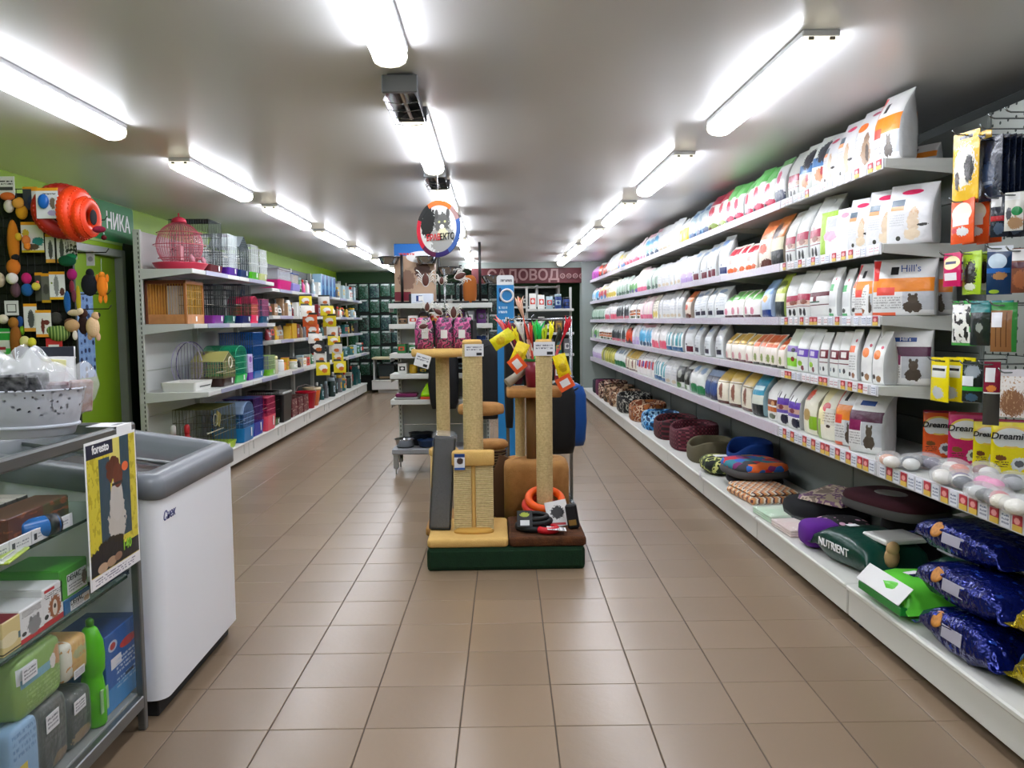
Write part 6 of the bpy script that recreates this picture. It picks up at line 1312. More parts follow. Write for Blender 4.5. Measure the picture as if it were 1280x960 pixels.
# front right: brown base with tall rope post
t2 = thing('cat_tree', 'brown fur cat tree with tall rope post and small platform', 'cat tree', (0, 0, ZP))
slab(.066, .462, 4.19, 4.68, 0, .048).obj('base', M_brown, t2)
rope(.048, 1.03, .046, .272, 4.56).obj('rope_post', M_sisal, t2); MB().lathe([(.046, 1.03), (.046, 1.04), (.04, 1.05), (0, 1.051)], 18, c=(.272, 4.56, 0)).obj('post_cap', M_cream, t2)
label_card(t2, (.272, 4.508, 1.0), .115, .075)
# back right: tan house with platform
t3 = thing('cat_tree', 'tan plush cat house with two posts and square platform', 'cat tree', (0, 0, ZP))
MB().rings([[(x, y, z) for x, y in rrect(.05+i, .425-i, 4.70+i, 5.02-i, .07)] for i, z in ((.0, 0), (0, .30), (.006, .33), (.03, .345), (.1, .35))]).obj('house', M_tan, t3)
MB().lathe([(.032, .345), (.032, .72)], 16, c=(.215, 4.84, 0)).obj('plush_post', mat('brown_plush', '7a5a34', rough=.95), t3); rope(.345, .72, .03, .15, 4.93).obj('rope_post', M_sisal, t3)
slab(.07, .385, 4.72, 5.0, .715, .765, .03).obj('platform', M_tan, t3)
# back left: tall tree with round top, arch and tunnel
t4 = thing('cat_tree', 'tall tan cat tree with round top platform and striped tunnel', 'cat tree', (0, 0, 0))
slab(-.42, -.0, 4.90, 5.42, 0, .05).obj('base', M_tan, t4)
rope(.5, 1.06, .042, -.315, 5.08).obj('rope_post', M_sisal, t4); MB().lathe([(.12, 1.06), (.175, 1.065), (.18, 1.085), (.175, 1.108), (.12, 1.112), (0, 1.112)], 30, c=(-.315, 5.08, 0), sx=1.05).obj('top_platform', M_cream, t4)
MB().lathe([(.08, .455), (.09, .47), (.09, .495), (.08, .505), (0, .506)], 24, c=(-.315, 5.06, 0)).obj('ledge', M_cream, t4)
arc = [(-.375, 5.02, .46), (-.378, 5.02, .3), (-.37, 5.02, .18), (-.345, 5.02, .13), (-.30, 5.02, .12)]
MB().tube(arc, .018, 10).obj('arch', M_cream, t4); MB().rod((-.315, 5.16, .05), (-.315, 5.16, .46), .03, 12).obj('lower_post', M_sisal, t4)
m = MB()
for i in range(16): m.torus((-.02, 5.08, .22+.0175*i), .085, .0065, 24, 6)
m.obj('tunnel_rings', mat('tunnel_brown', '3a2414', rough=.9), t4); MB().lathe([(.083, .2), (.083, .5)], 24, c=(-.02, 5.08, 0)).obj('tunnel', mat('tunnel_tan', 'b09468', rough=.9), t4); MB().lathe([(.09, .5), (.1, .51), (.1, .53), (.085, .545), (0, .546)], 24, c=(-.02, 5.08, 0)).obj('tunnel_top', M_tan, t4); MB().rod((-.02, 5.08, .05), (-.02, 5.08, .2), .02, 10).obj('tunnel_post', M_sisal, t4)
label_card(t4, (-.42, 4.9, 1.045), .09, .075, -.1, .3)
# long dark parcel in film leaning beside the scratching board
t = thing('parcel', 'long dark carpet parcel in clear film leaning on the cream base', 'parcel', (-.30, 4.40, ZP+.046), 0)
MB().bbox(-.058, .058, -.03, .03, 0, .50, b=.008, M=XF(ry=.07)).obj('board', mat('dark_carpet', '2c2e30', rough=.9, bump=.4, bscale=90), t)
MB().bbox(-.064, .064, -.036, .036, -.0, .53, b=.02, M=XF(ry=.07)).obj('film', mat('film3', 'e0e4e8', rough=.1, alpha=.13, spec=.8), t)
# brown board leaning on the house, blue strap behind
o = MB().bbox(-.09, .09, -.006, .006, 0, .36, b=.003, M=XF(ry=.35)).obj('board', mat('brown_board', '5a3e26', rough=.6), None, (-.015, 4.87, .1215), .1); tag(o, 'plain brown board leaning between the cat trees', 'board')
# rings and leads on the brown base
for k, (x, y, z, R_, c, rx, ry, lab) in enumerate(((.272, 4.545, .29, .092, 'ee5a10', .42, .06, 'orange rubber pull ring around the rope post'), (.250, 4.55, .245, .088, 'd8301a', .35, .16, 'red rubber pull ring under the orange one'))):
    o = MB().torus((0, 0, 0), R_, .021, 36, 12, M=XF(rx=rx, ry=ry)).obj('pull_ring', mat('ring_'+c, c, rough=.45), None, (x, y, z)); tag(o, lab, 'pet toy')
t = thing('dog_lead', 'coiled black dog lead on the brown base', 'dog lead', (.2, 4.36, ZP+.05))
MB().torus((0, 0, .018), .085, .018, 32, 8).torus((.01, 0, .045), .078, .015, 32, 8).torus((0, .0, .068), .07, .013, 32, 8).obj('coil', mat('black_webbing', '0c0d10', rough=.6), t)
MB().bbox(-.04, .04, -.1, -.096, .0, .085, b=.001, M=XF((-.05, 0, 0), rx=-.35)).obj('black_card', pmat('lead_card', '121418', [('r', .2, .8, .1, .42, 'e0e2e4'), ('b', .5, .75, .3, .14, 'a8b83a')], crinkle=0), t)
t = thing('dog_lead', 'red dog lead coil with white card under the black one', 'dog lead', (.27, 4.285, ZP+.05))
MB().torus((0, 0, .018), .045, .018, 26, 8).obj('coil', mat('red_webbing', 'c01020', rough=.6), t); MB().bbox(-.01, .09, -.07, .0, .03, .032, b=.001, M=XF(ry=.1)).obj('white_card', M_label, t)
t = thing('toy_card', 'white card with black dog picture tied to the orange ring', 'pet toy', (.345, 4.40, ZP+.05), .15)
MB().bbox(-.06, .06, -.0015, .0015, 0, .14, b=.001, M=XF(rx=-.35, ry=-.15)).obj('card', pmat('dogcard', 'e2e0de', [('b', .5, .55, .26, .22, '1c1a1c'), ('r', .2, .8, .12, .2, 'c03038')], crinkle=0), t)
t = thing('dog_lead', 'black lead with card standing on the right of the brown base', 'dog lead', (.415, 4.36, ZP+.05), -.2)
MB().bbox(-.03, .03, -.02, .02, 0, .13, b=.008, M=XF(ry=-.15)).obj('pack', mat('black_webbing', '0c0d10'), t); MB().bbox(-.02, .02, -.022, -.0205, .02, .05, b=.0005, M=XF(ry=-.15)).obj('print', mat('gold_print', '8a6a30', rough=.5), t)
# pink patterned carriers and tick cut-outs on the round platform
M_pinkpat = pat('pink_print', ['8a3a6a', 'd86aa0', '6a6474', '3a2038', 'c04a8a'], 'noise', 26, .7)
for k, (x, y, rz, lab) in enumerate(((-.42, 5.05, .1, 'pink and grey patterned pet carrier with black end, tick cut-out in front'), (-.295, 5.10, -.1, 'bright pink patterned pet carrier standing in the middle'), (-.18, 5.08, -.2, 'pink patterned pet carrier beside the rope post label'))):
    t = thing('pet_carrier', lab, 'pet carrier', (x, y, 1.113), rz); w = .055
    MB().rings([[(px_, y_, z) for px_, y_ in rrect(-w+i, w-i, -.07+i, .07-i, .02)] for i, z in ((0, 0), (0, .12), (.006, .16), (.02, .185))]).obj('body', M_pinkpat, t)
    MB().bbox(w-.004, w+.012, -.06, .06, .01, .17, b=.01).obj('side', mat('black_mesh', '0c0c10', rough=.8), t); MB().tube([(-.03, 0, .18), (-.02, 0, .22), (.02, 0, .22), (.03, 0, .18)], .005, 6).obj('handle', M_black, t)
    MB().bbox(-.02, .02, -.075, -.0735, .06, .11, b=.0005, M=XF(rz=.05)).obj('price_label', M_paper, t)
st = thing('wire_stand', 'thin wire stand carrying tick shaped cut-outs', 'display stand', (-.315, 5.0, 1.113))
M_tick = mat('tick_brown', '5a3028', rough=.45, noise=.3, nscale=40); M_tickw = mat('tick_outline', 'd8d6d0', rough=.6)
m = MB().rod((.02, .12, 0), (.02, .12, .48), .005, 8)
TK = [(532, 350, 1.25), (552, 351, .75), (575, 345, 1.1), (534, 384, .85), (548, 390, .9), (567, 391, 1.1), (529, 408, .9)]
for px, py, s in TK:
    p = onY(px, py, 4.93)-Vector((-.315, 5.0, 1.113)); m.rod((.02, .12, max(.1, p.z-.02)), (p.x, p.y+.006, p.z), .002)
m.obj('wires', M_wire, st)
for k, (px, py, s) in enumerate(TK):
    p = onY(px, py, 4.93); t = thing('tick_cutout', 'brown tick shaped cut-out on the wire stand', 'cut-out', p, 0, 'tick shaped cut-outs'); rot = [0, .1, 1.2, .1, -1.0, .0, 1.4][k]
    M0 = XF(ry=rot)
    MB().lathe([(.026*s, -.002), (.026*s, .002)], 20, sx=.75, sy=1.25, M=M0 @ XF(rx=math.pi/2)).obj('outline', M_tickw, t)
    MB().ell((0, -.004, 0), (.016*s, .004, .028*s), 12, 8, M=M0).ell((0, -.004, .028*s), (.007*s, .003, .006*s), 8, 6, M=M0).obj('body', M_tick, t)
    q = MB()
    for sx in (-1, 1):
        for j, a in enumerate((.9, .3, -.3, -.8)): q.tube([M0 @ Vector((sx*.012*s, 0, .012*s-.01*j*s)), M0 @ Vector((sx*(.034)*s, 0, (.022+.022*a)*s)), M0 @ Vector((sx*.044*s, 0, (.01+.04*a)*s))], .0032, 5)
    q.obj('legs', M_tickw, t)
# ================================================================ round hanging sign
sn_ = thing('hanging_sign', 'round cat medicine sign with rainbow rim hung from the ceiling', 'sign', (-.32, 5.0, 1.82), -.62)
M_sgn = pmat('sign_cat', 'd6d8d8', [('b', .22, .66, .2, .34, '14161a'), ('b', .6, .3, .3, .34, '9a9a98'), ('b', .6, .62, .2, .2, '5a5a5a'), ('e', .46, .8, .05, .1, '4a4a4a'), ('e', .76, .8, .05, .1, '4a4a4a'), ('e', .53, .64, .03, .025, 'c8c890'), ('e', .68, .64, .03, .025, 'c8c890'), ('e', .6, .54, .06, .05, 'e6e2de'), ('b', .62, .4, .14, .1, 'd4d0b0')], crinkle=0, rough=.3)
def disc(r0, r1, a0, a1, y0, y1, n=24):
    m = MB()
    for i in range(n):
        a, b = a0+(a1-a0)*i/n, a0+(a1-a0)*(i+1)/n
        m.prism([(r0*math.cos(a), r0*math.sin(a)), (r1*math.cos(a), r1*math.sin(a)), (r1*math.cos(b), r1*math.sin(b)), (r0*math.cos(b), r0*math.sin(b))], y0, y1)
    return m
RS = .166
MB().lathe([(RS*.86, -.0015), (RS*.86, .0015)], 40, M=XF(rx=math.pi/2)).obj('picture', M_sgn, sn_)
seg = [('orange', 'e8642a', 50, 118), ('black', '16181c', 118, 158), ('red', 'c81838', 158, 222), ('plum', '5a1a40', 222, 262), ('navy', '2a2060', 262, 300), ('blue', '3a5a9a', 300, 378), ('mauve', '9a7a78', 378, 410)]
for nm, c, a, b in seg: disc(RS*.83, RS, math.radians(a), math.radians(b), -.003, .003).obj('rim_'+nm, mat('rim_'+c, c, rough=.35), sn_)
tx = text('lettering', 'БРАВ', mat('red_letter', 'c8202c', rough=.5), sn_, .052, (-.035, -.0045, -.05), sx=.8, bold=.001); tx = text('lettering', 'ЕКТО', M_blk, sn_, .052, (.068, -.0045, -.05), sx=.8, bold=.001)
MB().rod((0, 0, RS), (0, 0, ZC-1.82-.0005), .0015).obj('string', M_paper, sn_)
# ================================================================ white end shelving behind the trees
YG = 6.97
gd = thing('shelving_unit', 'white end shelving unit on castors behind the cat trees', 'shelf', (0, YG, 0))
GX0, GX1 = -.87, -.01
for x in (GX0+.035, GX1-.065): MB().bbox(x, x+.03, .28, .32, .08, 1.46, b=.003).obj('upright', M_holes, gd); slots(gd, x+.015, .2795, .25, 1.42)
n = 6
for k in range(n):
    za, zb = .16+1.3*k/n, .16+1.3*(k+1)/n; MB().bbox(GX0+.04, GX1-.04, .322, .334, za+.002, zb-.002, b=.002).obj('back_panel', mat('grey_back', 'a8aaa6', rough=.5), gd)
GZ = [1.425, 1.255, 1.01, .838, .622]
for z in GZ:
    s = MB().bbox(GX0, GX1, .0, .32, z-.022, z, b=.003).bbox(GX0, GX1, -.004, .012, z-.04, z+.001, b=.003).obj('shelf', M_shelf, gd)
    for x in (GX0+.002, GX1-.008): MB().prism([(0, 0), (0, 0.001), (.001, 0)], 0, .001, M=XF((x, 0, z-.03))).bbox(x, x+.005, .02, .3, z-.07, z-.022, b=.001).obj('bracket', M_shelf, s)
MB().bbox(GX0+.01, GX1-.01, -.06, .34, .17, .215, b=.006).obj('base_deck', mat('grey_deck', '8a8c90', rough=.4), gd)
for x in (GX0+.03, GX1-.05):
    for y in (-.04, .28): MB().bbox(x-.012, x+.032, y, y+.05, .05, .17, b=.004).bbox(x+.004, x+.016, y+.01, y+.04, .0, .06, b=.006).obj('castor', mat('castor_grey', '9a9c9c', rough=.4, metal=.5), gd)
# things on it
def bowl(lab, x, y, z, r, h, mt, name='pet_bowl'):
    t = thing(name, lab, 'bowl', (x, y, z+.001)); MB().lathe([(r*.75, 0), (r*.8, .004), (r, h*.9), (r*1.08, h), (r*1.08, h+.003), (r*.96, h*.9), (r*.74, .01), (0, .008)], 24).obj('bowl', mt, t); MB().torus((0, 0, .006), r*.78, .005, 24, 6).obj('rubber_ring', M_black, t); return t
M_ss = mat('stainless', 'a8acb0', rough=.2, metal=1)
y0 = YG+.1
bowl('steel bowl at the castor end of the deck', -.76, YG+.06, .215, .085, .07, M_ss); bowl('blue and steel bowl in the middle of the deck', -.57, YG+.06, .215, .085, .06, mat('blue_enamel', '16305a', rough=.3)); bowl('steel bowl beside the cat tree on the deck', -.40, YG+.05, .215, .08, .09, M_ss)
bowl('dark rimmed steel bowl behind the others on the deck', -.64, YG+.22, .215, .1, .1, mat('dark_enamel', '12161c', rough=.3))
t = thing('litter_scoop_tray', 'purple and grey flat tray on the lowest shelf', 'tray', (-.74, y0, .623)); MB().bbox(-.1, .1, -.1, .1, 0, .02, b=.006).obj('lower', plastic('8a8c8a'), t); MB().bbox(-.09, .09, -.09, .09, .02, .05, b=.008).obj('upper', plastic('6a1a4a'), t)
t = thing('litter_tray', 'lime green covered dish over an orange one on the lowest shelf', 'tray', (-.50, y0, .623)); MB().bbox(-.12, .12, -.1, .1, 0, .025, b=.006).obj('under', plastic('c84a28'), t); MB().rings([[(x*s, y*s, z) for x, y in rrect(-.12, .12, -.1, .1, .03)] for s, z in ((1, .026), (.98, .05), (.6, .13), (.5, .135))]).obj('cover', plastic('9ad80a'), t)
smalls(y0, GX0+.06, -.48, .838, 4, ['box', 'jar'], ['12302a', 'c8a020', '1c3a7a', 'd8d8d4'], 'fourth shelf of the white end unit', .1, 21, 'x', 0)
smalls(y0, GX0+.06, -.48, 1.01, 4, ['box', 'jar'], ['2a6a3a', '1c3a7a', 'd8d8d4'], 'third shelf of the white end unit', .13, 22, 'x', 0)
smalls(y0, GX0+.06, -.45, 1.255, 4, ['box', 'jar'], ['8a6a4a', 'c83a2a', 'd8d8d4'], 'second shelf of the white end unit', .1, 23, 'x', 0)
smalls(y0, -.42, GX1-.05, 1.255, 4, ['box', 'pouch'], ['1c1e22', '6a6c70', '5a2a6a'], 'second shelf behind the cat trees', .13, 24, 'x', 0)
smalls(y0, -.42, GX1-.05, 1.01, 4, ['box', 'pouch'], ['1c1e22', '6a6c70', '1c3a7a'], 'third shelf behind the cat trees', .18, 25, 'x', 0)
smalls(y0, -.42, GX1-.05, .838, 4, ['box', 'pouch'], ['1c1e22', '12302a', '7a1420'], 'fourth shelf behind the cat trees', .14, 26, 'x', 0)
t = thing('carton', 'large blue and white carton on top of the white end unit', 'box', (-.66, YG+.2, 1.426)); MB().bbox(-.17, .17, -.08, .08, 0, .50, b=.004).obj('body', pmat('bluebox', 'b89a80', [('r', 0, 1, .8, 1, '1c6ab8'), ('e', .7, .78, .4, .1, 'e4e4e4'), ('t', .1, .5, .8, .86, 'c83030', 1), ('b', .3, .4, .2, .16, '8a6a58'), ('b', .7, .55, .2, .14, '5a3a30'), ('r', 0, .4, .05, .2, '7a1c30')], crinkle=0), t); MB().bbox(-.168, .168, -.078, .078, .5, .502, b=.0005).obj('flap', mat('blue_flap', '1c5aa8', rough=.5), t)
def bowl_stand(lab, x, y, zb, zt, r, px_col='1c1e20', twin=0):
    t = thing('bowl_stand', lab, 'bowl stand', (x, y, zb+.001)); m = MB().rod((0, 0, 0), (0, 0, zt-zb), .012, 10).bbox(-.07, .07, -.05, .05, 0, .015, b=.004); m.obj('pole', mat('pole_black', '0c0d0e', rough=.4), t)
    for z in ([zt-zb-.02] if not twin else twin):
        for sx in ((-1,) if twin == 0 else (1,)):
            MB().torus((sx*(r+.012), 0, z), r, .005, 24, 6).obj('holder', M_black, t); MB().lathe([(r*.7, z-.06), (r*.78, z-.058), (r*.98, z-.004), (r*1.05, z+.004), (r*.94, z-.002), (r*.7, z-.05), (0, z-.052)], 24, c=(sx*(r+.012), 0, 0), cap=False).obj('bowl', M_ss, t)
bowl_stand('bowl stand with one steel bowl beside the blue carton', -.76, YG+.06, 1.426, 1.83, .09); bowl_stand('bowl stand with one steel bowl under the round sign', -.45, YG+.06, 1.426, 1.83, .09)
bowl_stand('tall black pole stand with two steel bowls', -.11, YG+.06, 1.426, 1.93, .095, twin=[.22]); bowl_stand('short black bowl stand beside the tall pole', -.27, YG+.04, 1.426, 1.74, .085)
t = thing('small_carton', 'white and blue flat packet on the top shelf of the end unit', 'box', (-.6, YG+.03, 1.426)); MB().bbox(-.1, .1, -.03, .03, 0, .08, b=.004).obj('body', pmat('whblue', 'd0d8e4', [('r', .3, .55, .2, .8, '1c3a7a'), ('r', 0, .1, 0, 1, '12161c')], crinkle=0), t); MB().bbox(-.02, .02, -.032, -.0305, .02, .06, b=.0004).obj('label', M_paper, t)
o = cushion('plush_toy', 'brown and orange plush pet on the top shelf by the pole', -.2, YG+.22, 1.426, .06, .06, .12, mat('fur_orange', 'a05a20', rough=.95)); o['category'] = 'pet toy'
# ================================================================ coats and wands between the trees and the right aisle
rk = thing('garment_rack', 'chrome rack carrying dog coats behind the cat trees', 'rack', (.45, 5.75, 0))
m = MB()
for x in (-.36, .08): m.rod((x, 0, 0.02), (x, 0, 1.3), .012, 8); m.rod((x, -.18, .02), (x, .18, .02), .012, 8)
for z in (1.28, .82): m.rod((-.36, 0, z), (.08, 0, z), .01, 8)
m.obj('frame', M_wire, rk)
def coat(lab, x, y, zt, w, h, mt, rz=0, d=.05):
    t = thing('dog_coat', lab, 'dog coat', (x, y, zt), rz); R = []
    for f, ww, dd in ((0, .35, .5), (.06, .8, .9), (.2, 1, 1), (.6, 1.05, 1.1), (.9, .95, .9), (1, .8, .5)):
        R.append([(ww*w/2*math.copysign(abs(math.cos(a))**.7, math.cos(a))*(1+.04*math.sin(5*a+9*f)), dd*d*math.sin(a), -h*f) for a in [2*math.pi*k/20 for k in range(20)]])
    MB().rings(R).obj('cloth', mt, t); MB().tube([(0, 0, -.02), (0, 0, .03), (.015, 0, .045), (.02, 0, .03)], .003, 6).obj('hanger', M_wire, t); MB().tube([(-w*.3, -d*.5, -h*.05), (0, -d*1.0, -h*.1), (w*.3, -d*.5, -h*.05)], .008, 6).obj('collar', M_black, t)
M_blkcoat = mat('black_coat', '07090c', rough=.6, bump=.6, bscale=12); M_blucoat = mat('blue_coat', '0c4a96', rough=.5, bump=.5, bscale=12); M_marcoat = mat('maroon_coat', '4a0c26', rough=.6, bump=.5, bscale=12)
coat('long black quilted dog coat on the rack', .46, 5.68, .86, .19, .50, M_blkcoat, .2, .05); coat('royal blue dog coat behind the black one', .535, 5.76, .84, .21, .44, M_blucoat, .3, .055); coat('dark maroon dog coat on the upper rail', .14, 5.72, 1.26, .12, .42, M_marcoat); coat('black dog coat on the upper rail beside the maroon one', .26, 5.72, 1.27, .14, .44, M_blkcoat, .1); coat('short black dog coat at the left end of the upper rail', .1, 5.70, 1.24, .06, .7, M_blkcoat, .1)
for k, (x, z, w, h) in enumerate(((-.52, 1.05, .24, .5), (-.2, 1.12, .3, .66))):
    coat(['black dog coat hanging on the white end unit, outer one', 'black dog coat hanging on the white end unit, inner one'][k], x+.1, YG-.06, z, w, h, M_blkcoat, 0, .04)
t = thing('chew_toy', 'grey white chew bone leaning on the tan platform', 'pet toy', (.13, 4.9, .887), .4); MB().tube([(-.06, 0, .02), (.0, 0, .06), (.07, 0, .12)], [.03, .024, .03], 10).obj('bone', mat('grey_chew', 'a8a498', rough=.7), t); MB().ell((.085, 0, .13), (.03, .02, .025), 10, 6).obj('knuckle', mat('grey_chew', 'a8a498'), t)
# cat wands standing in a bin on the tan platform
bn = thing('wand_bin', 'clear bin of cat wands on the tan platform', 'bin', (.262, 4.88, .887)); MB().lathe([(.07, 0), (.075, .004), (.085, .16), (.08, .16), (.07, .01)], 20).obj('bin', mat('bin_plastic', '7a1430', rough=.3), bn); MB().lathe([(.086, .15), (.089, .155), (.086, .165)], 20, cap=False).obj('rim', plastic('2a6a3a'), bn)
WN = [(622, 398, 'c8a89a', 'd86a6a'), (633, 404, '2a2c30', 'c01c2c'), (640, 408, 'd8c81c', 'e8d81c'), (648, 402, 'b8c0c0', 'd8d8d4'), (649, 372, 'c84a3a', 'e0b8a0'), (660, 405, 'd8d8d4', 'c83a2a'), (668, 402, '2a8a4a', '4ac04a'), (675, 404, '0ea04a', '0ec05a'), (682, 406, '9ab01c', 'b8d01c'), (692, 402, 'd8c81c', 'e8e01c'), (700, 408, '3a3c2a', '2a2c20'), (713, 398, 'a81c2c', 'c81c30')]
NMW = ['pale pink', 'black and red', 'yellow', 'white', 'tall red and cream', 'white and red', 'leaf green', 'emerald green', 'lime', 'bright yellow', 'olive black', 'crimson']
for k, (px, py, c, c2) in enumerate(WN):
    tip = onY(px, py, 4.93); b = Vector((.262+(k-5.5)*.006, 4.88, .90)); t = thing('cat_wand', '%s cat wand fanned out of the bin' % NMW[k], 'cat toy', b)
    v = tip-b; MB().tube([(0, 0, 0), v*.5, v], .004, 6).obj('stick', plastic(c), t)
    u = v.normalized(); L_ = .14; rq = random.Random(k); fm = MB()
    for q in range(6):
        e = v+Vector((rq.uniform(-.03, .03), rq.uniform(-.03, .03), rq.uniform(-.03, .02))); fm.tube([v-u*L_*rq.uniform(.8, 1.1), (v-u*L_*.4).lerp(e, .35)+Vector((rq.uniform(-.012, .012), 0, 0)), e], [.003, .0085, .001], 5)
    fm.obj('feather', mat('feather_'+c2, c2, rough=.8), t); MB().bbox(-.02, .02, -.002, .002, -.05, .05, b=.001, M=Matrix.Translation(v*.42) @ u.to_track_quat('Z', 'Y').to_matrix().to_4x4()).obj('header', mat('wand_h_'+c2, c2, rough=.5), t)
for k, (px, py, col, lab) in enumerate(((655, 437, 'e8d010', 'yellow bagged toy with orange tag hung left of the rope post'), (698, 452, 'f0d80c', 'yellow bagged toy hung right of the rope post'), (640, 425, 'd8d010', 'yellow feather boa toy lying over the black coat'))):
    p = onY(px, py, 4.72); t = thing('bagged_toy', lab, 'pet toy', p, 0)
    q = link('toy', hang_mesh(.075, .13, .04, pmat('ytoy_'+col, col, [('b', .5, .4, .3, .2, 'c8a80c')], crinkle=.6), name='toy'), t, (0, 0, .04)); q.rotation_euler = (0, [.4, -.3, 1.0][k], 0)
    if k < 2: MB().bbox(-.045, .045, -.024, -.0225, -.04, .04, b=.001, M=XF(([-.04, .035][k], 0, [-.08, -.12][k]), ry=[.9, -.5][k])).obj('tag', mat('orange_tag', 'e8581c', rough=.5), t); MB().bbox(-.026, .026, -.026, -.0245, -.02, .02, b=.0005, M=XF(([-.04, .035][k], 0, [-.08, -.12][k]), ry=[.9, -.5][k])).obj('price_label', M_paper, t)
    MB().rod((0, 0, .03), (0, .0, .09), .0012).obj('string', M_wire, t)
# blue standee
sd = thing('standee', 'blue and white upright card display behind the wands', 'sign', onY(632, 400, 5.9).x and (onY(632, 400, 6.2).x, 6.2, 0))
zt = onY(632, 344, 6.2).z; W3 = 20*6.2/PX/2*1.06
rplate(W3, (zt-.02)/2, .02, -.006, .006).obj('board', pmat('standee_p', '2a86c8', [('r', 0, 1, .955, 1, 'e0e4e8'), ('t', .2, .9, .965, .985, '1c2a3a', 1), ('t', .1, .6, .82, .86, 'd8ecf8', 2), ('t', .1, .7, .76, .8, 'd8ecf8', 2), ('e', .2, .93, .08, .012, '1c3a6a'), ('e', .2, .89, .08, .012, '1c3a6a')], crinkle=0, rough=.3), sd, (0, 0, zt/2+.01))
MB().torus((0, 0, 0), .045, .008, 26, 8, M=XF((.012, -.012, zt-.15), rx=math.pi/2)).obj('collar_ring', M_paper, sd)
MB().bbox(-.1, .1, -.12, .12, 0, .018, b=.004).obj('foot', M_shelf, sd)
# ================================================================ the far end
YS = 13.6
rs = thing('fascia_sign', 'dark red fascia sign with pale letters at the far end', 'sign', (0, YS, 0))
xa, xb = -.35, onY(727.5, 345, YS).x; za, zb = onY(660, 354, YS).z, onY(660, 335, YS).z
MB().bbox(xa, xb, 0, .06, za, zb, b=.004).obj('board', mat('sign_red', '4a0c14', rough=.5), rs)
tx = text('lettering', 'САДОВОД', mat('sign_letters', '8a6a68', rough=.5), rs, .235, (onY(654, 344, YS).x, -.006, (za+zb)/2), depth=.004, bold=.006, sx=.96)
for k in range(4):
    p = onY(703+8*k, 345, YS); MB().torus((0, 0, 0), .034, .011, 20, 6, M=XF((p.x, -.008, p.z), rx=math.pi/2)).lathe([(.012, -.004), (.012, .004)], 10, M=XF((p.x, -.008, p.z), rx=math.pi/2)).obj('flower', mat('sign_letters', '8a6a68'), rs)
pl0, pl1 = onY(727.5, 400, YS-.06).x, onY(736.5, 400, YS-.2).x
struct(MB().bbox(pl0, pl1+.45, YS-.06, YS+.3, 0, ZC, b=.006).obj('wall_pier', mat('pier_grey', '8a938e', rough=.6)))
struct(MB().box(xa-.2, xb+.02, YS+.005, YS+.06, zb, ZC).obj('trim_2', mat('pier_grey', '8a938e')))
# white lit cabinet below the sign
x0, x1 = onY(640, 380, 14.4).x, onY(700, 380, 14.4).x
cb = thing('display_cabinet', 'white open cabinet under the red sign', 'cabinet', (0, 14.4, 0)); M_wcab = mat('white_cabinet', 'e6ecec', rough=.4)
for x in (x0, (x0+x1)/2, x1-.04): MB().bbox(x, x+.04, 0, .4, 0, 1.88, b=.004).obj('side', M_wcab, cb)
for z in (.1, .5, .9, 1.25, 1.52, 1.86): MB().bbox(x0, x1, 0, .4, z-.03, z, b=.003).obj('shelf', M_wcab, cb)
MB().bbox(x0, x1, .4, .42, 0, 1.88, b=.002).obj('back', mat('cab_back', '2a3c38', rough=.6), cb)
smalls(14.55, x0+.06, x1-.06, 1.25, 6, ['box', 'bottle'], ['1c3a7a', '9ab0b8', 'd8d8d4', '1c5a5a'], 'upper shelf of the white cabinet', .2, 41, 'x', 0)
smalls(14.55, x0+.06, x1-.06, 1.52, 6, ['box', 'jar'], ['12302a', '1c5a5a', '1c1e22'], 'top shelf of the white cabinet', .24, 42, 'x', 0)
# mixed shelving between the coats and the pier
mx = thing('shelving_unit', 'grey shelving unit of mixed goods beside the far pier', 'shelf', (0, 10.6, 0)); a0, a1 = .42, 1.02
for x in (a0, a1-.03): MB().bbox(x, x+.03, .3, .34, 0, 1.7, b=.003).obj('upright', M_holes, mx)
for z in (.15, .5, .85, 1.12, 1.42): MB().bbox(a0, a1, 0, .3, z-.03, z, b=.003).obj('shelf', M_shelf, mx)
MB().bbox(a0, a1, .341, .355, .1, 1.45, b=.002).obj('back_panel', mat('shaded_panel', '6a726e', rough=.5), mx)  # same shade-darkened panel colour as the far left bays
for i, z in enumerate((.15, .5, .85, 1.12, 1.42)):
    smalls(10.72, a0+.03, a1-.03, z, 5, ['pouch', 'box', 'jar'], [['1c1e22', '1c3a7a', '6a6c70'], ['1c1e22', '7a1420', '12302a'], ['1c5a5a', '6a6c70', '1c1e22'], ['8a6a4a', 'd8d8d4', '1c1e22'], ['1c3a7a', 'd8d8d4', '9ab0b8']][i], '%s shelf of the grey unit from the floor' % ORD[i], .24, 50+i, 'x', 0)
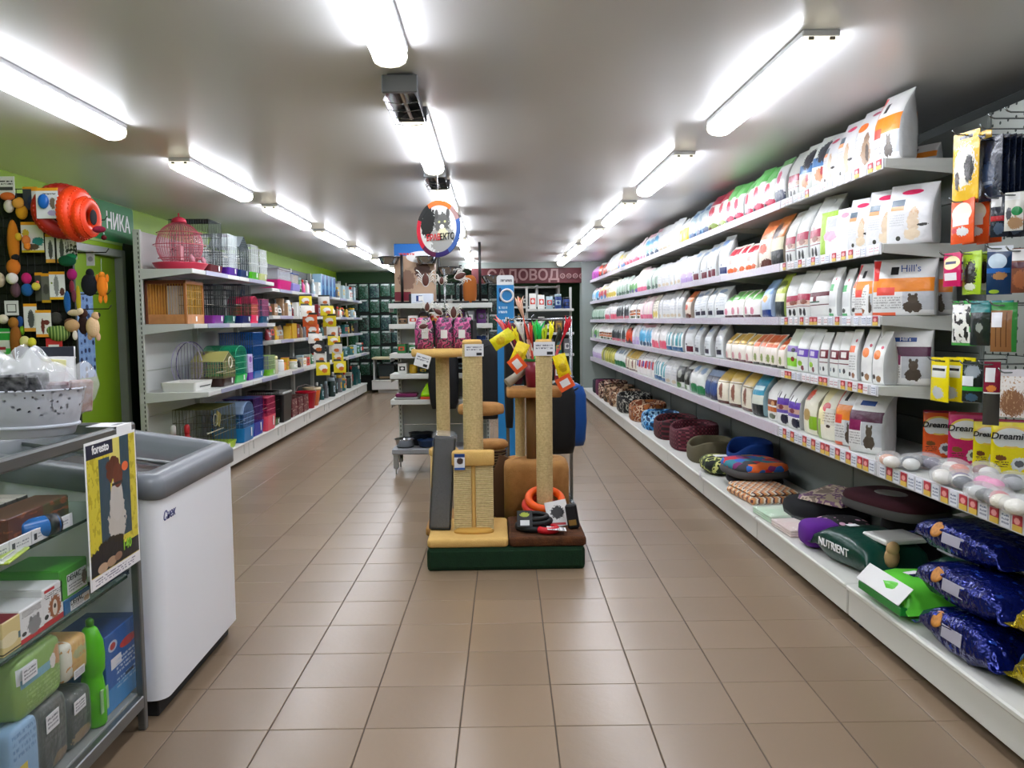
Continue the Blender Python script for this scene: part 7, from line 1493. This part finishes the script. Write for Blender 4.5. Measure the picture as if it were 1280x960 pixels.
# back wall: black panels of aquarium goods
bw = thing('pegboard', 'black pegboard covering the back wall on the left', 'display stand', (0, 15.6, 0))
b0, b1 = -2.72, .2
for k in range(3): MB().bbox(b0+(b1-b0)*k/3+.004, b0+(b1-b0)*(k+1)/3-.004, 0, .03, 0, 2.0, b=.003).obj('panel', mat('black_board', '0c1412', rough=.7), bw)
for k in range(4): MB().rod((b0+(b1-b0)*k/3, -.01, 0), (b0+(b1-b0)*k/3, -.01, 2.0), .012, 6).obj('post', M_shelf, bw)
PCOL = [('0e3a26', 'green'), ('123038', 'teal'), ('1c2420', 'black'), ('1a4a30', 'leaf green')]
r = random.Random(5)
for i in range(6):
    for j in range(14):
        c, nmn = PCOL[r.randrange(4)]; x = b0+.12+.2*j; z = 1.98-.29*i; lb = '%s aquarium pack hung on the black back pegboard' % nmn
        h = r.uniform(.2, .29); o = link('aquarium_pack', hang_mesh(.175, round(h, 2), .03, pmat('aq_'+c, c, [('r', .1, .9, .86, .98, 'b8c0c0'), ('n', 8, .58, '3a6a5a'), ('n', 14, .64, '8a9a94')], crinkle=.2)), None, (x, 15.575, z), r.uniform(-.1, .1)); tag(o, lb, 'aquarium goods', lb+' group')
lu = thing('shelving_unit', 'low white shelving along the back wall', 'shelf', (0, 15.0, 0)); c0, c1 = -2.2, -.4
MB().bbox(c0, c1, 0, .5, .06, .21, b=.005).bbox(c0+.1, c1-.1, .08, .45, 0, .06, b=.003).obj('base', M_kick, lu); MB().bbox(c0, c1, -.01, .5, .21, .23, b=.004).obj('deck', M_kick, lu); MB().bbox(c0, c1, .05, .5, .60, .64, b=.01).obj('shelf', mat('beige_shelf', 'c8bc98', rough=.5), lu)
for x in (c0, c1-.03): MB().bbox(x, x+.03, .2, .5, .23, .6, b=.003).obj('side', M_shelf, lu)
for k in range(5):
    t = thing('glass_tank', 'small dark glass tank on the low back shelving', 'tank', (c0+.25+.33*k, 15.25, .231), 0, 'tanks on the low back shelving'); MB().bbox(-.14, .14, -.1, .1, 0, .26, b=.004).obj('tank', mat('dark_tank', '2a3232', rough=.1), t); MB().bbox(-.145, .145, -.105, .105, .26, .275, b=.003).obj('lid', M_black, t); MB().bbox(-.13, .13, -.104, -.101, .02, .06, b=.001).obj('gravel', plastic('6a5a40'), t)
